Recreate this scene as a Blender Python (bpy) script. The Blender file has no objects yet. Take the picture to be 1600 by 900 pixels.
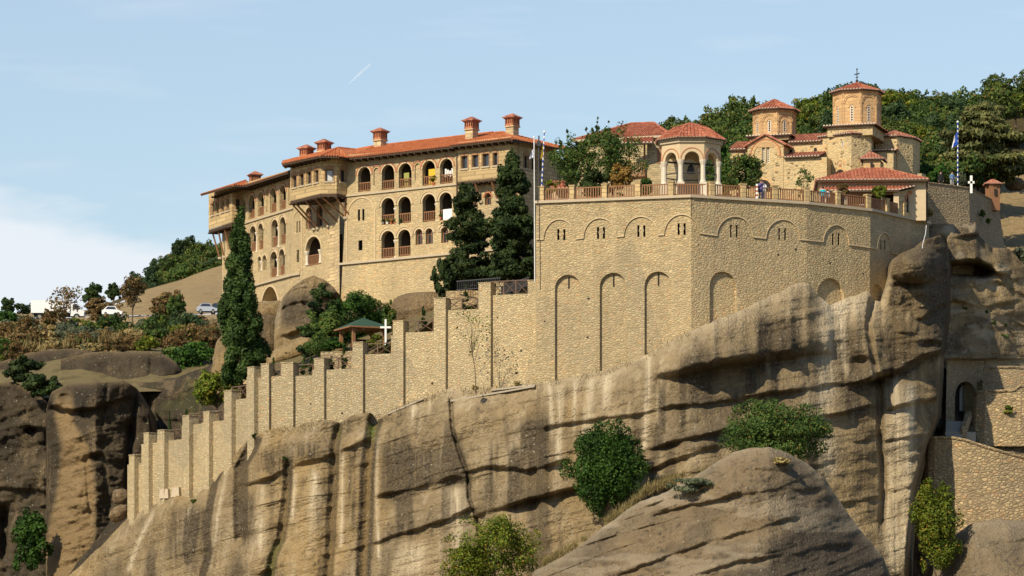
import bpy, bmesh, math, random
import numpy as np
from mathutils import Vector, Matrix
from mathutils.geometry import tessellate_polygon
random.seed(7)
R = math.radians
S = bpy.context.scene
COL = S.collection
# ------------------------------------------------------------------ camera, sky, sun, exposure
F = 6500.0      # focal length in photo pixels (photo 1600 wide)
YH = 1210.0     # photo row of eye level: the camera stands far below and uses vertical shift
cam = bpy.data.objects.new('camera', bpy.data.cameras.new('camera'))
COL.objects.link(cam)
cam.location = (0, 0, 0); cam.rotation_euler = (R(90), 0, 0)
cam.data.sensor_width = 36.0; cam.data.lens = F / 1600 * 36
cam.data.shift_y = (YH - 450) / 1600
cam.data.clip_start = 1.0; cam.data.clip_end = 30000
S.camera = cam
SUN_AZ, SUN_EL = R(-36), R(37)           # azimuth measured from the -Y axis, negative = left of it
sdir = Vector((math.sin(SUN_AZ) * math.cos(SUN_EL), -math.cos(SUN_AZ) * math.cos(SUN_EL), math.sin(SUN_EL)))
W = bpy.data.worlds.new('World'); S.world = W; W.use_nodes = True
def world():
    nt = W.node_tree; N = nt.nodes; L = nt.links
    bg = N['Background']
    sky = N.new('ShaderNodeTexSky'); sky.sky_type = 'NISHITA'; sky.sun_disc = False
    sky.sun_elevation = SUN_EL; sky.sun_rotation = math.atan2(sdir.x, sdir.y)
    sky.altitude = 300; sky.air_density = 1.35; sky.dust_density = 0.25; sky.ozone_density = 5.0
    tc = N.new('ShaderNodeTexCoord')
    sep = N.new('ShaderNodeSeparateXYZ'); L.new(tc.outputs['Generated'], sep.inputs[0])
    def m(op, a, b=None, c=None, clamp=False):
        n = N.new('ShaderNodeMath'); n.operation = op; n.use_clamp = clamp
        for i, v in enumerate((a, b, c)):
            if v is None: continue
            if isinstance(v, (int, float)): n.inputs[i].default_value = v
            else: L.new(v, n.inputs[i])
        return n.outputs[0]
    # a bank of pale cloud low in the left of the sky and faint high wisps
    mp = N.new('ShaderNodeMapping'); mp.inputs['Scale'].default_value = (9, 9, 34)
    L.new(tc.outputs['Generated'], mp.inputs[0])
    nz = N.new('ShaderNodeTexNoise'); nz.inputs['Scale'].default_value = 2.2; nz.inputs['Detail'].default_value = 6; nz.inputs['Roughness'].default_value = .55
    L.new(mp.outputs[0], nz.inputs['Vector'])
    az = m('ADD', sep.outputs[0], 0.0)
    # edge elevation of the bank falls towards the right
    edge = m('MULTIPLY_ADD', az, -0.24, 0.0935)
    e2 = m('MULTIPLY_ADD', nz.outputs[0], 0.030, edge)
    e3 = m('SUBTRACT', e2, sep.outputs[2])
    bank = m('MULTIPLY', m('ADD', e3, 0.004), 75.0, clamp=True)
    bank = m('MULTIPLY', bank, 0.86)
    mp2 = N.new('ShaderNodeMapping'); mp2.inputs['Scale'].default_value = (6, 6, 40); mp2.inputs['Location'].default_value = (3.1, 0, 1.3)
    L.new(tc.outputs['Generated'], mp2.inputs[0])
    nz2 = N.new('ShaderNodeTexNoise'); nz2.inputs['Scale'].default_value = 3.0; nz2.inputs['Detail'].default_value = 7
    L.new(mp2.outputs[0], nz2.inputs['Vector'])
    wisp = m('MULTIPLY', m('SUBTRACT', nz2.outputs[0], 0.52), 1.5, clamp=True)
    # haze veil whitening the blue evenly
    veil = m('ADD', m('MULTIPLY', wisp, 0.45), 0.24)
    tot = m('MAXIMUM', bank, veil)
    mix = N.new('ShaderNodeMix'); mix.data_type = 'RGBA'
    L.new(tot, mix.inputs[0]); L.new(sky.outputs[0], mix.inputs[6])
    mix.inputs[7].default_value = (7.4, 7.7, 8.1, 1)
    # clouds only near the horizon band; the rest of the dome stays plain sky
    up = m('MULTIPLY', m('SUBTRACT', 0.42, sep.outputs[2]), 5.0, clamp=True)
    mix2 = N.new('ShaderNodeMix'); mix2.data_type = 'RGBA'
    L.new(up, mix2.inputs[0]); L.new(sky.outputs[0], mix2.inputs[6]); L.new(mix.outputs[2], mix2.inputs[7])
    L.new(mix2.outputs[2], bg.inputs[0]); bg.inputs[1].default_value = 0.084
world()
sun = bpy.data.objects.new('sun', bpy.data.lights.new('sun', 'SUN')); COL.objects.link(sun)
sun.data.energy = 3.9; sun.data.angle = R(0.6); sun.data.color = (1.0, 0.87, 0.64)
sun.rotation_euler = (-sdir).to_track_quat('-Z', 'Y').to_euler()
S.view_settings.view_transform = 'Standard'; S.view_settings.look = 'None'
S.view_settings.exposure = 0.5; S.view_settings.gamma = 1.0; S.view_settings.use_curve_mapping = False
S.cycles.max_bounces = 5; S.cycles.diffuse_bounces = 3; S.cycles.transparent_max_bounces = 6; S.cycles.volume_bounces = 0

# ------------------------------------------------------------------ projection helpers (pixel of the photo + a depth -> point in the place)
def V2(v): return Vector((v[0], v[1]))
def P(px, py, Y): return Vector(((px - 800) / F * Y, Y, (YH - py) / F * Y))
def onz(px, py, z): return P(px, py, z * F / (YH - py))
def ray(px, py): return Vector(((px - 800) / F, 1.0, (YH - py) / F))
def on_plane(px, py, p, n):
    r = ray(px, py); return r * (p.dot(n) / r.dot(n))
class Fac:
    """vertical plane through A and B (plan points, A on the left as seen); u along it, z up, d inward"""
    def __init__(s, A, B):
        s.A = V2(A); s.B = V2(B); s.e = (s.B - s.A).normalized(); s.L = (s.B - s.A).length
        s.n = Vector((s.e.y, -s.e.x))
    def at(s, px, py, d=0.0):
        r = ray(px, py); q = s.A - s.n * d
        return r * (q.dot(s.n) / (r.x * s.n.x + r.y * s.n.y))
    def uz(s, px, py, d=0.0):
        p = s.at(px, py, d); return ((V2(p) - s.A).dot(s.e), p.z)
    def pt(s, u, z, d=0.0):
        q = s.A + s.e * u - s.n * d; return Vector((q.x, q.y, z))
    def xy(s, px, d=0.0): return V2(s.at(px, 400, d))

# ------------------------------------------------------------------ mesh builder
class MB:
    def __init__(s): s.v = []; s.f = []; s.m = []
    def add(s, vs, fs, mi=0):
        o = len(s.v); s.v += [tuple(v) for v in vs]; s.f += [tuple(i + o for i in f) for f in fs]; s.m += [mi] * len(fs); return s
    def quad(s, a, b, c, d, mi=0): return s.add([a, b, c, d], [(0, 1, 2, 3)], mi)
    def poly(s, pts, mi=0): return s.add(pts, [tuple(range(len(pts)))], mi)
    def hexa(s, b4, t4, mi=0):
        return s.add(list(b4) + list(t4), [(3, 2, 1, 0), (4, 5, 6, 7), (0, 1, 5, 4), (1, 2, 6, 5), (2, 3, 7, 6), (3, 0, 4, 7)], mi)
    def box(s, c, sx, sy, sz, ang=0, mi=0, top=1.0):
        ca, sa = math.cos(ang), math.sin(ang); b = []; t = []
        for x, y in ((-1, -1), (1, -1), (1, 1), (-1, 1)):
            X, Yy = x * sx / 2, y * sy / 2
            b.append((c[0] + X * ca - Yy * sa, c[1] + X * sa + Yy * ca, c[2]))
            X *= top; Yy *= top
            t.append((c[0] + X * ca - Yy * sa, c[1] + X * sa + Yy * ca, c[2] + sz))
        return s.hexa(b, t, mi)
    def fbox(s, fc, u0, u1, z0, z1, d0, d1, mi=0):
        return s.hexa([fc.pt(u0, z0, d0), fc.pt(u1, z0, d0), fc.pt(u1, z0, d1), fc.pt(u0, z0, d1)],
                      [fc.pt(u0, z1, d0), fc.pt(u1, z1, d0), fc.pt(u1, z1, d1), fc.pt(u0, z1, d1)], mi)
    def prism(s, poly, z0, z1, mi=0, cap=True):
        n = len(poly); vs = [(p[0], p[1], z0) for p in poly] + [(p[0], p[1], z1) for p in poly]
        fs = [(i, (i + 1) % n, n + (i + 1) % n, n + i) for i in range(n)]
        if cap: fs += [tuple(range(n))[::-1], tuple(range(n, 2 * n))]
        return s.add(vs, fs, mi)
    def tube(s, pts, rad, n=6, mi=0, rads=None, cap=True):
        pts = [Vector(p) for p in pts]; vs = []
        for i, p in enumerate(pts):
            t = (pts[min(i + 1, len(pts) - 1)] - pts[max(i - 1, 0)]).normalized()
            a = t.cross(Vector((0.31, 0.17, 0.93)) if abs(t.z) < .9 else Vector((1, 0, 0))).normalized(); b = t.cross(a)
            r = rads[i] if rads else rad
            for k in range(n):
                q = 2 * math.pi * k / n; vs.append(p + a * (math.cos(q) * r) + b * (math.sin(q) * r))
        fs = [(i * n + k, i * n + (k + 1) % n, (i + 1) * n + (k + 1) % n, (i + 1) * n + k) for i in range(len(pts) - 1) for k in range(n)]
        if cap: fs += [tuple(range(n))[::-1], tuple(range((len(pts) - 1) * n, len(pts) * n))]
        return s.add(vs, fs, mi)
    def lathe(s, c, prof, n=10, mi=0):
        vs = []; c = Vector(c)
        for r, z in prof:
            for k in range(n):
                q = 2 * math.pi * (k + .5) / n; vs.append((c.x + r * math.cos(q), c.y + r * math.sin(q), c.z + z))
        m_ = len(prof)
        fs = [(i * n + k, i * n + (k + 1) % n, (i + 1) * n + (k + 1) % n, (i + 1) * n + k) for i in range(m_ - 1) for k in range(n)]
        fs += [tuple(range(n))[::-1], tuple(range((m_ - 1) * n, m_ * n))]
        return s.add(vs, fs, mi)
    def build(s, name, mats, parent=None, smooth=False, inv=True):
        me = bpy.data.meshes.new(name); me.from_pydata(s.v, [], s.f)
        if not isinstance(mats, (list, tuple)): mats = [mats]
        for m in mats: me.materials.append(m)
        if len(mats) > 1: me.polygons.foreach_set('material_index', s.m)
        if smooth: me.polygons.foreach_set('use_smooth', [True] * len(me.polygons))
        me.update()
        o = bpy.data.objects.new(name, me); COL.objects.link(o)
        if parent is not None:
            o.parent = parent
            o.matrix_parent_inverse = Matrix.Translation(-Vector(parent.location)) if inv else Matrix()
        return o
def tag(o, label=None, cat=None, group=None, kind=None):
    if label: o['label'] = label
    if cat: o['category'] = cat
    if group: o['group'] = group
    if kind: o['kind'] = kind
    return o
def thing(name, loc, label, cat, group=None):
    o = bpy.data.objects.new(name, None); COL.objects.link(o); o.location = loc
    o.empty_display_size = .3
    return tag(o, label, cat, group)
def copy_tree(o, parent=None):
    c = o.copy(); COL.objects.link(c)
    if parent is not None: c.parent = parent
    for ch in list(o.children): copy_tree(ch, c)
    return c

# ------------------------------------------------------------------ numpy noise
def _h(ix, iy, iz, seed):
    n = (ix.astype(np.int64) * 374761393 + iy.astype(np.int64) * 668265263 + iz.astype(np.int64) * 2147483647 + seed * 974711) & 0xffffffff
    n = ((n ^ (n >> 13)) * 1274126177) & 0xffffffff
    n = ((n ^ (n >> 16)) * 2246822519) & 0xffffffff
    return ((n ^ (n >> 15)) & 0xffffff) / float(0xffffff)
def vn(x, y, z, seed=0):
    x = np.asarray(x, float); y = np.asarray(y, float) + 0 * x; z = np.asarray(z, float) + 0 * x
    ix, iy, iz = np.floor(x), np.floor(y), np.floor(z); fx, fy, fz = x - ix, y - iy, z - iz
    fx, fy, fz = [t * t * t * (t * (t * 6 - 15) + 10) for t in (fx, fy, fz)]
    r = 0
    for a in (0, 1):
        for b in (0, 1):
            for c in (0, 1):
                r = r + _h(ix + a, iy + b, iz + c, seed) * (fx if a else 1 - fx) * (fy if b else 1 - fy) * (fz if c else 1 - fz)
    return r * 2 - 1
def fbm(x, y, z, o=4, seed=0, g=.5):
    r = 0; a = 1; t = 0
    for i in range(o):
        r = r + a * vn(x * 2 ** i, y * 2 ** i, z * 2 ** i, seed + i * 17); t += a; a *= g
    return r / t
def sst(a, b, x):
    t = np.clip((x - a) / (b - a), 0, 1); return t * t * (3 - 2 * t)

# ------------------------------------------------------------------ materials
class NT:
    def __init__(s, name):
        s.m = bpy.data.materials.new(name); s.m.use_nodes = True; s.nt = s.m.node_tree; s.N = s.nt.nodes; s.L = s.nt.links
        s.b = s.N['Principled BSDF']; s.b.inputs['Roughness'].default_value = .85; s.b.inputs['Specular IOR Level'].default_value = .25
    def node(s, t, **k):
        n = s.N.new(t)
        for a, v in k.items():
            if a in n.inputs: s.set(n.inputs[a], v)
            else: setattr(n, a, v)
        return n
    def set(s, inp, v):
        if isinstance(v, bpy.types.NodeSocket): s.L.new(v, inp)
        else: inp.default_value = v
    def coord(s, sc=(1, 1, 1), kind='Object', rot=(0, 0, 0)):
        tc = s.node('ShaderNodeTexCoord'); mp = s.node('ShaderNodeMapping')
        s.L.new(tc.outputs[kind], mp.inputs[0]); mp.inputs['Rotation'].default_value = rot
        if any(rot):
            m2 = s.node('ShaderNodeMapping'); s.L.new(mp.outputs[0], m2.inputs[0]); m2.inputs['Scale'].default_value = sc; return m2.outputs[0]
        mp.inputs['Scale'].default_value = sc
        return mp.outputs[0]
    def noise(s, v, scale, detail=4, rough=.55):
        n = s.node('ShaderNodeTexNoise'); s.L.new(v, n.inputs['Vector'])
        n.inputs['Scale'].default_value = scale; n.inputs['Detail'].default_value = detail; n.inputs['Roughness'].default_value = rough
        return n.outputs[0]
    def vor(s, v, scale, feat='F1', rnd=1.0):
        n = s.node('ShaderNodeTexVoronoi'); n.feature = feat; s.L.new(v, n.inputs['Vector'])
        n.inputs['Scale'].default_value = scale; n.inputs['Randomness'].default_value = rnd
        return n
    def ramp(s, v, stops):
        n = s.node('ShaderNodeValToRGB'); s.L.new(v, n.inputs[0]); cr = n.color_ramp
        while len(cr.elements) < len(stops): cr.elements.new(.5)
        for e, (p, c) in zip(cr.elements, stops):
            e.position = p; e.color = (c[0], c[1], c[2], 1) if isinstance(c, (tuple, list)) else (c, c, c, 1)
        return n.outputs[0]
    def mix(s, f, a, b, mode='MIX'):
        n = s.node('ShaderNodeMix'); n.data_type = 'RGBA'; n.blend_type = mode
        s.set(n.inputs[0], f)
        for i, v in ((6, a), (7, b)): s.set(n.inputs[i], (v[0], v[1], v[2], 1) if isinstance(v, (tuple, list)) else v)
        return n.outputs[2]
    def math(s, op, a, b=0.0, clamp=False):
        n = s.node('ShaderNodeMath'); n.operation = op; n.use_clamp = clamp; s.set(n.inputs[0], a); s.set(n.inputs[1], b); return n.outputs[0]
    def bump(s, h, dist=.05, st=1.0, normal=None):
        n = s.node('ShaderNodeBump'); n.inputs['Distance'].default_value = dist; n.inputs['Strength'].default_value = st
        s.L.new(h, n.inputs['Height'])
        if normal is not None: s.L.new(normal, n.inputs['Normal'])
        s.L.new(n.outputs[0], s.b.inputs['Normal']); return n.outputs[0]
    def col(s, c): s.set(s.b.inputs['Base Color'], (c[0], c[1], c[2], 1) if isinstance(c, (tuple, list)) else c)
def plain(name, c, rough=.7, var=.18, scale=3.0, metal=0.0, spec=.25):
    t = NT(name); v = t.coord(); n = t.noise(v, scale, 5)
    t.col(t.mix(n, [x * (1 - var) for x in c], [min(1, x * (1 + var)) for x in c]))
    t.b.inputs['Roughness'].default_value = rough; t.b.inputs['Metallic'].default_value = metal; t.b.inputs['Specular IOR Level'].default_value = spec
    return t.m
def rubble(name, base, mortar, cell=.42, flat=.6, var=.5, stainc=(.25, .22, .17), stain=.5, bump=.05, darkst=.0):
    """irregular stone masonry: every stone its own tone, lighter or darker joints"""
    t = NT(name); c = 1 / cell; base = (base[0], base[1] * 1.005, base[2] * .95); mortar = (mortar[0], mortar[1] * 1.0, mortar[2] * .95)
    v0 = t.coord()
    wob = t.node('ShaderNodeTexNoise'); t.L.new(v0, wob.inputs['Vector']); wob.inputs['Scale'].default_value = 2.0; wob.inputs['Detail'].default_value = 2
    va = t.node('ShaderNodeVectorMath', operation='MULTIPLY_ADD'); t.L.new(wob.outputs['Color'], va.inputs[0]); va.inputs[1].default_value = (.25, .25, .25); t.L.new(v0, va.inputs[2])
    mp = t.node('ShaderNodeMapping'); t.L.new(va.outputs[0], mp.inputs[0]); mp.inputs['Scale'].default_value = (c, c, c / flat)
    vo = t.vor(mp.outputs[0], 1.0, rnd=.85); ed = t.vor(mp.outputs[0], 1.0, 'DISTANCE_TO_EDGE', rnd=.85)
    sep = t.node('ShaderNodeSeparateColor'); t.L.new(vo.outputs['Color'], sep.inputs[0])
    b = base
    tone = t.ramp(sep.outputs[0], [(0, [x * (1 - var) for x in b]), (.35, [x * (1 - var * .25) for x in b]), (.7, b), (1, [min(1, x * (1 + var * .55)) for x in b])])
    warm = t.mix(t.math('MULTIPLY', t.math('GREATER_THAN', sep.outputs[1], .88), .55), tone, (b[0] * 1.12, b[1] * .82, b[2] * .66))
    gry = t.mix(t.math('MULTIPLY', t.math('GREATER_THAN', sep.outputs[2], .82), .7), warm, (b[0] * .74, b[1] * .8, b[2] * .87))
    if darkst: gry = t.mix(t.math('GREATER_THAN', sep.outputs[0], 1 - darkst), gry, (b[0] * .38, b[1] * .36, b[2] * .36))
    j = t.ramp(ed.outputs['Distance'], [(0, 1.0), (.07, 1.0), (.15, 0.0)])
    c1 = t.mix(j, gry, mortar)
    big = t.noise(v0, .16, 4); fine = t.noise(v0, 9, 4)
    st = t.ramp(big, [(.42, 0.0), (.68, 1.0)])
    c2 = t.mix(t.math('MULTIPLY', st, stain), c1, t.mix(.5, c1, stainc))
    dr = t.noise(t.coord((1, 1, .07)), .7, 5, .6); c2 = t.mix(t.math('MULTIPLY', t.ramp(dr, [(.52, 0.0), (.68, 1.0)]), .5 * stain), c2, [x * .5 for x in base])
    c2 = t.mix(t.math('MULTIPLY', t.ramp(dr, [(.3, 1.0), (.42, 0.0)]), .5 * stain), c2, [min(1, x * 1.35) for x in base])
    pt_ = t.vor(v0, .13); ps_ = t.node('ShaderNodeSeparateColor'); t.L.new(pt_.outputs['Color'], ps_.inputs[0]); c2 = t.mix(.5, c2, t.mix(ps_.outputs[0], (.8, .82, .86), (1.18, 1.15, 1.08)), 'MULTIPLY')
    c3 = t.mix(.4, c2, t.mix(fine, [.55] * 3, [1.42] * 3), 'MULTIPLY')
    t.col(c3)
    h = t.ramp(ed.outputs['Distance'], [(0, 0.0), (.2, .8), (.5, 1.0)])
    h2 = t.math('ADD', h, t.math('MULTIPLY', fine, .35)); h3 = t.math('ADD', h2, t.math('MULTIPLY', sep.outputs[1], .6))
    t.bump(h3, bump, 1.0); t.b.inputs['Roughness'].default_value = .92
    return t.m
def ashlar(name, base, joint, bw=.55, bh=.24, var=.25):
    """coursed blocks: horizontal joints every bh, broken vertical ones"""
    t = NT(name); v0 = t.coord(); base = (base[0], base[1] * .985, base[2] * .95)
    wob = t.noise(v0, 1.3, 2)
    sep = t.node('ShaderNodeSeparateXYZ'); t.L.new(v0, sep.inputs[0])
    z = t.math('DIVIDE', t.math('MULTIPLY_ADD', wob, .06) if False else t.math('ADD', sep.outputs[2], t.math('MULTIPLY', wob, .08)), bh)
    row = t.math('FLOOR', z); fz = t.math('FRACT', z)
    h = t.math('ADD', sep.outputs[0], t.math('MULTIPLY', sep.outputs[1], .83))
    u = t.math('ADD', t.math('DIVIDE', h, bw), t.math('MULTIPLY', row, .37)); fu = t.math('FRACT', u); colm = t.math('FLOOR', u)
    cx = t.node('ShaderNodeCombineXYZ'); t.L.new(row, cx.inputs[0]); t.L.new(colm, cx.inputs[1])
    wn = t.node('ShaderNodeTexWhiteNoise'); t.L.new(cx.outputs[0], wn.inputs['Vector'])
    tone = t.ramp(wn.outputs[0], [(0, [x * (1 - var) for x in base]), (.5, base), (1, [min(1, x * (1 + var)) for x in base])])
    j1 = t.math('LESS_THAN', fz, .13); j2 = t.math('LESS_THAN', fu, .06); j = t.math('MAXIMUM', j1, j2)
    c = t.mix(j, tone, joint); fine = t.noise(v0, 7, 4); big = t.noise(v0, .35, 3)
    c = t.mix(.4, c, t.mix(fine, [.6] * 3, [1.4] * 3), 'MULTIPLY'); c = t.mix(.35, c, t.mix(big, [.6] * 3, [1.4] * 3), 'MULTIPLY')
    t.col(c); t.bump(t.math('ADD', t.math('SUBTRACT', 1.0, j), t.math('MULTIPLY', fine, .5)), .025)
    return t.m
def tilemat(name, a, b, c):
    t = NT(name); v = t.coord((3.2, 3.2, 7)); w = t.vor(v, 1.0)
    sep = t.node('ShaderNodeSeparateColor'); t.L.new(w.outputs['Color'], sep.inputs[0])
    col = t.ramp(sep.outputs[0], [(0, a), (.5, b), (1, c)]); v2 = t.coord()
    big = t.noise(v2, .8, 4); col = t.mix(.5, col, t.mix(big, [.55] * 3, [1.4] * 3), 'MULTIPLY')
    lich = t.ramp(t.noise(v2, 3.2, 5), [(.6, 0.0), (.72, .35)])
    t.col(t.mix(lich, col, (.32, .27, .2))); t.bump(t.noise(v2, 12, 3), .02); t.b.inputs['Roughness'].default_value = .8
    return t.m
def rockmat(name, base, dark, pale, streak=1.0, lichen=.5, warm=(.42, .26, .12), fine=1.0, wamt=.5):
    """conglomerate: pebbly bump, faint bedding, dark varnish, dark ledge bands and pale runs placed by the mesh's own stain attribute"""
    t = NT(name); v = t.coord()
    at = t.node('ShaderNodeAttribute'); at.attribute_name = 'stain'
    sep = t.node('ShaderNodeSeparateColor'); t.L.new(at.outputs['Color'], sep.inputs[0])
    n1 = t.noise(v, .35, 6, .6); n2 = t.noise(v, 2.6, 6, .65)
    vs = t.coord((1, 1, .06)); n3 = t.noise(vs, .8, 6, .65)          # tall streaks of washed dust
    vb = t.coord((.12, .12, 1.0), rot=(0, R(13), 0)); n4 = t.noise(vb, 2.2, 4, .6)       # bedding
    c = t.mix(t.ramp(n1, [(.35, 0.0), (.65, 1.0)]), base, [x * .78 for x in base])
    c = t.mix(t.math('MULTIPLY', t.ramp(n4, [(.46, 0.0), (.6, 1.0)]), .4), c, [x * .68 for x in base])
    nw = t.noise(v, .09, 4, .6); c = t.mix(t.math('MULTIPLY', t.ramp(nw, [(.5, 0.0), (.62, 1.0)]), wamt), c, warm)
    vf = t.coord((.3, .3, 4.0), rot=(0, R(13), 0)); n5 = t.noise(vf, 1.6, 5, .7)
    c = t.mix(.3, c, t.mix(n5, [.5] * 3, [1.5] * 3), 'MULTIPLY')
    c = t.mix(t.math('MULTIPLY', t.ramp(n3, [(.52, 0.0), (.7, 1.0)]), .42 * streak), c, pale)
    c = t.mix(t.math('MULTIPLY', t.ramp(n3, [(.3, 1.0), (.44, 0.0)]), .55 * streak), c, dark)
    lc = t.math('MULTIPLY', t.ramp(n2, [(.5, 0.0), (.6, 1.0)]), t.ramp(n1, [(.42, 0.0), (.6, lichen)]))
    c = t.mix(lc, c, dark)
    gm = t.ramp(t.noise(v, 5, 4, .7), [(.3, .5), (.6, 1.0)])
    c = t.mix(t.math('MULTIPLY', sep.outputs[1], gm), c, dark)
    c = t.mix(t.math('MULTIPLY', sep.outputs[0], .9), c, pale)
    c = t.mix(sep.outputs[2], c, t.mix(n2, warm, [x * .55 for x in warm]))
    c = t.mix(at.outputs['Alpha'], c, t.mix(n2, (.05, .09, .015), (.14, .19, .03)))
    pv = t.vor(v, 3.3); pe = t.node('ShaderNodeSeparateColor'); t.L.new(pv.outputs['Color'], pe.inputs[0])
    peb = t.math('GREATER_THAN', pe.outputs[0], .86); pd = t.math('LESS_THAN', pv.outputs['Distance'], .3)
    pm = t.math('MULTIPLY', peb, pd)
    c = t.mix(t.math('MULTIPLY', pm, .55), c, t.mix(pe.outputs[1], (.5, .45, .36), (.12, .1, .08)))
    fn = t.noise(v, 14, 5, .75)
    c = t.mix(.6, c, t.mix(fn, [.45] * 3, [1.55] * 3), 'MULTIPLY')
    t.col(c)
    h = t.math('ADD', t.math('MULTIPLY', n2, 1.0), t.math('MULTIPLY', fn, .45))
    h = t.math('ADD', h, t.math('MULTIPLY', n4, .5)); h = t.math('ADD', h, t.math('MULTIPLY', n5, .35)); h = t.math('ADD', h, t.math('MULTIPLY', pm, .25)); pb2 = t.vor(v, 5.5); h = t.math('ADD', h, t.math('MULTIPLY', t.math('SUBTRACT', 1.0, pb2.outputs['Distance']), .38))
    t.bump(h, .3 * fine, 1.0); t.b.inputs['Roughness'].default_value = .95; t.b.inputs['Specular IOR Level'].default_value = .12
    return t.m
def leafmat(name, lo, mid, hi, accent=None, acc=.0, trans=.25):
    t = NT(name); at = t.node('ShaderNodeAttribute'); at.attribute_name = 'leaf'
    sep = t.node('ShaderNodeSeparateColor'); t.L.new(at.outputs['Color'], sep.inputs[0])
    oi = t.node('ShaderNodeObjectInfo')
    f = t.math('ADD', t.math('MULTIPLY', sep.outputs[0], .55), t.math('MULTIPLY', sep.outputs[1], .45))
    c = t.ramp(f, [(.1, lo), (.5, mid), (.9, hi)])
    c = t.mix(.5, c, t.mix(oi.outputs['Random'], [.55] * 3, [1.45] * 3), 'MULTIPLY')
    if accent: c = t.mix(t.math('MULTIPLY', t.math('LESS_THAN', sep.outputs[2], acc), .85), c, accent)
    t.col(c); t.b.inputs['Roughness'].default_value = .6; t.b.inputs['Specular IOR Level'].default_value = .15
    tr = t.node('ShaderNodeBsdfTranslucent'); t.L.new(c, tr.inputs[0])
    mx = t.node('ShaderNodeMixShader'); mx.inputs[0].default_value = trans
    out = t.N['Material Output']; t.L.new(t.b.outputs[0], mx.inputs[1]); t.L.new(tr.outputs[0], mx.inputs[2]); t.L.new(mx.outputs[0], out.inputs[0])
    return t.m
M = {}
M['bastion'] = rubble('bastion_masonry', (.475, .37, .225), (.43, .335, .205), .30, .55, .3, stain=.55, bump=.045)
M['stair'] = rubble('stair_wall_masonry', (.52, .42, .27), (.42, .335, .215), .26, .55, .3, stain=.35, bump=.05)
M['house'] = rubble('house_masonry', (.51, .395, .235), (.47, .365, .22), .3, .6, .3, stain=.5, bump=.035)
M['church'] = rubble('church_masonry', (.53, .405, .235), (.56, .43, .25), .34, .6, .22, stain=.15, bump=.03, darkst=.16)
M['old'] = rubble('old_masonry', (.36, .275, .175), (.28, .215, .14), .32, .6, .4, stain=.6, bump=.05)
M['low'] = rubble('low_masonry', (.44, .33, .19), (.30, .22, .14), .4, .55, .5, stain=.4, bump=.06)
M['quoin'] = ashlar('quoin_blocks', (.54, .42, .25), (.36, .27, .17), .6, .34, .16)
M['bay'] = ashlar('bay_blocks', (.50, .375, .20), (.34, .235, .13), .8, .36, .2)
M['drum'] = ashlar('drum_brick', (.56, .36, .18), (.50, .36, .22), .5, .3, .12)
M['brickwall'] = ashlar('coursed_wall', (.40, .32, .19), (.30, .25, .16), .34, .17, .2)
M['trim'] = plain('arch_stone_trim', (.55, .43, .27), .85, .15, 4)
M['brick'] = plain('red_brick_trim', (.42, .17, .09), .85, .3, 8)
M['brow'] = plain('brown_brick_hood', (.33, .19, .10), .9, .25, 8)
M['plaster'] = plain('cream_plaster', (.56, .44, .29), .85, .12, 3)
M['cap'] = plain('pale_coping', (.46, .38, .27), .85, .2, 4)
M['marble'] = plain('pale_column_stone', (.62, .55, .44), .6, .12, 5)
M['tile_o'] = tilemat('orange_roof_tiles', (.34, .10, .036), (.45, .135, .048), (.52, .19, .08))
M['tile_r'] = tilemat('red_roof_tiles', (.25, .075, .042), (.37, .115, .065), (.46, .19, .11))
M['tile_d'] = tilemat('old_roof_tiles', (.24, .085, .055), (.36, .13, .08), (.46, .22, .14))
M['mortar'] = plain('tile_mortar', (.6, .52, .42), .9)
M['wood'] = plain('brown_timber', (.26, .13, .065), .7, .3, 6)
M['woodl'] = plain('light_timber', (.42, .24, .12), .7, .25, 6)
M['woodd'] = plain('dark_timber', (.07, .045, .03), .8, .3, 6)
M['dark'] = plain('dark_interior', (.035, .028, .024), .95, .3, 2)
M['loggia'] = plain('loggia_shade_plaster', (.16, .12, .08), .95, .25, 1.2)  # plaster darkened so the colour itself carries the shade inside the arches
M['iron'] = plain('dark_iron', (.05, .05, .055), .6, .2, 8)
M['rust'] = plain('rusty_rail', (.13, .085, .06), .75, .3, 8)
M['white'] = plain('white_paint', (.8, .8, .78), .5, .04, 4)
M['zinc'] = plain('grey_zinc', (.24, .235, .21), .5, .1, 5)
M['green'] = plain('green_shingle', (.035, .075, .05), .8, .2, 6)
M['yellow'] = plain('yellow_cloth', (.62, .42, .04), .8, .1, 5)
M['cloth'] = plain('white_cloth', (.72, .72, .74), .9, .08, 5)
M['olive'] = plain('olive_cloth', (.30, .30, .09), .9, .1, 5)
M['pot'] = plain('terracotta', (.45, .15, .07), .8, .15, 8)
M['concrete'] = plain('concrete', (.36, .31, .24), .9, .15, 4)
M['asphalt'] = plain('asphalt', (.06, .06, .06), .9, .2, 4)
M['blue'] = plain('flag_blue', (.02, .08, .45), .8, .05)
t_ = NT('window_glass'); t_.col((.03, .035, .045)); t_.b.inputs['Roughness'].default_value = .12; t_.b.inputs['Specular IOR Level'].default_value = .9
M['glass'] = t_.m
M['curtain'] = plain('pale_curtain', (.5, .52, .54), .8, .1, 3)
M['rock'] = rockmat('cliff_rock', (.365, .275, .158), (.07, .055, .038), (.70, .585, .41), warm=(.44, .30, .13))
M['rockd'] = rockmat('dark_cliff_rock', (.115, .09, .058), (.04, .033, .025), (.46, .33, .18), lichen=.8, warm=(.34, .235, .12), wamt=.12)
M['rockg'] = rockmat('grey_cliff_rock', (.255, .195, .12), (.08, .066, .052), (.46, .38, .27), streak=.5, lichen=.8, wamt=.15)
M['bark'] = plain('bark', (.12, .09, .06), .95, .3, 10)
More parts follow.
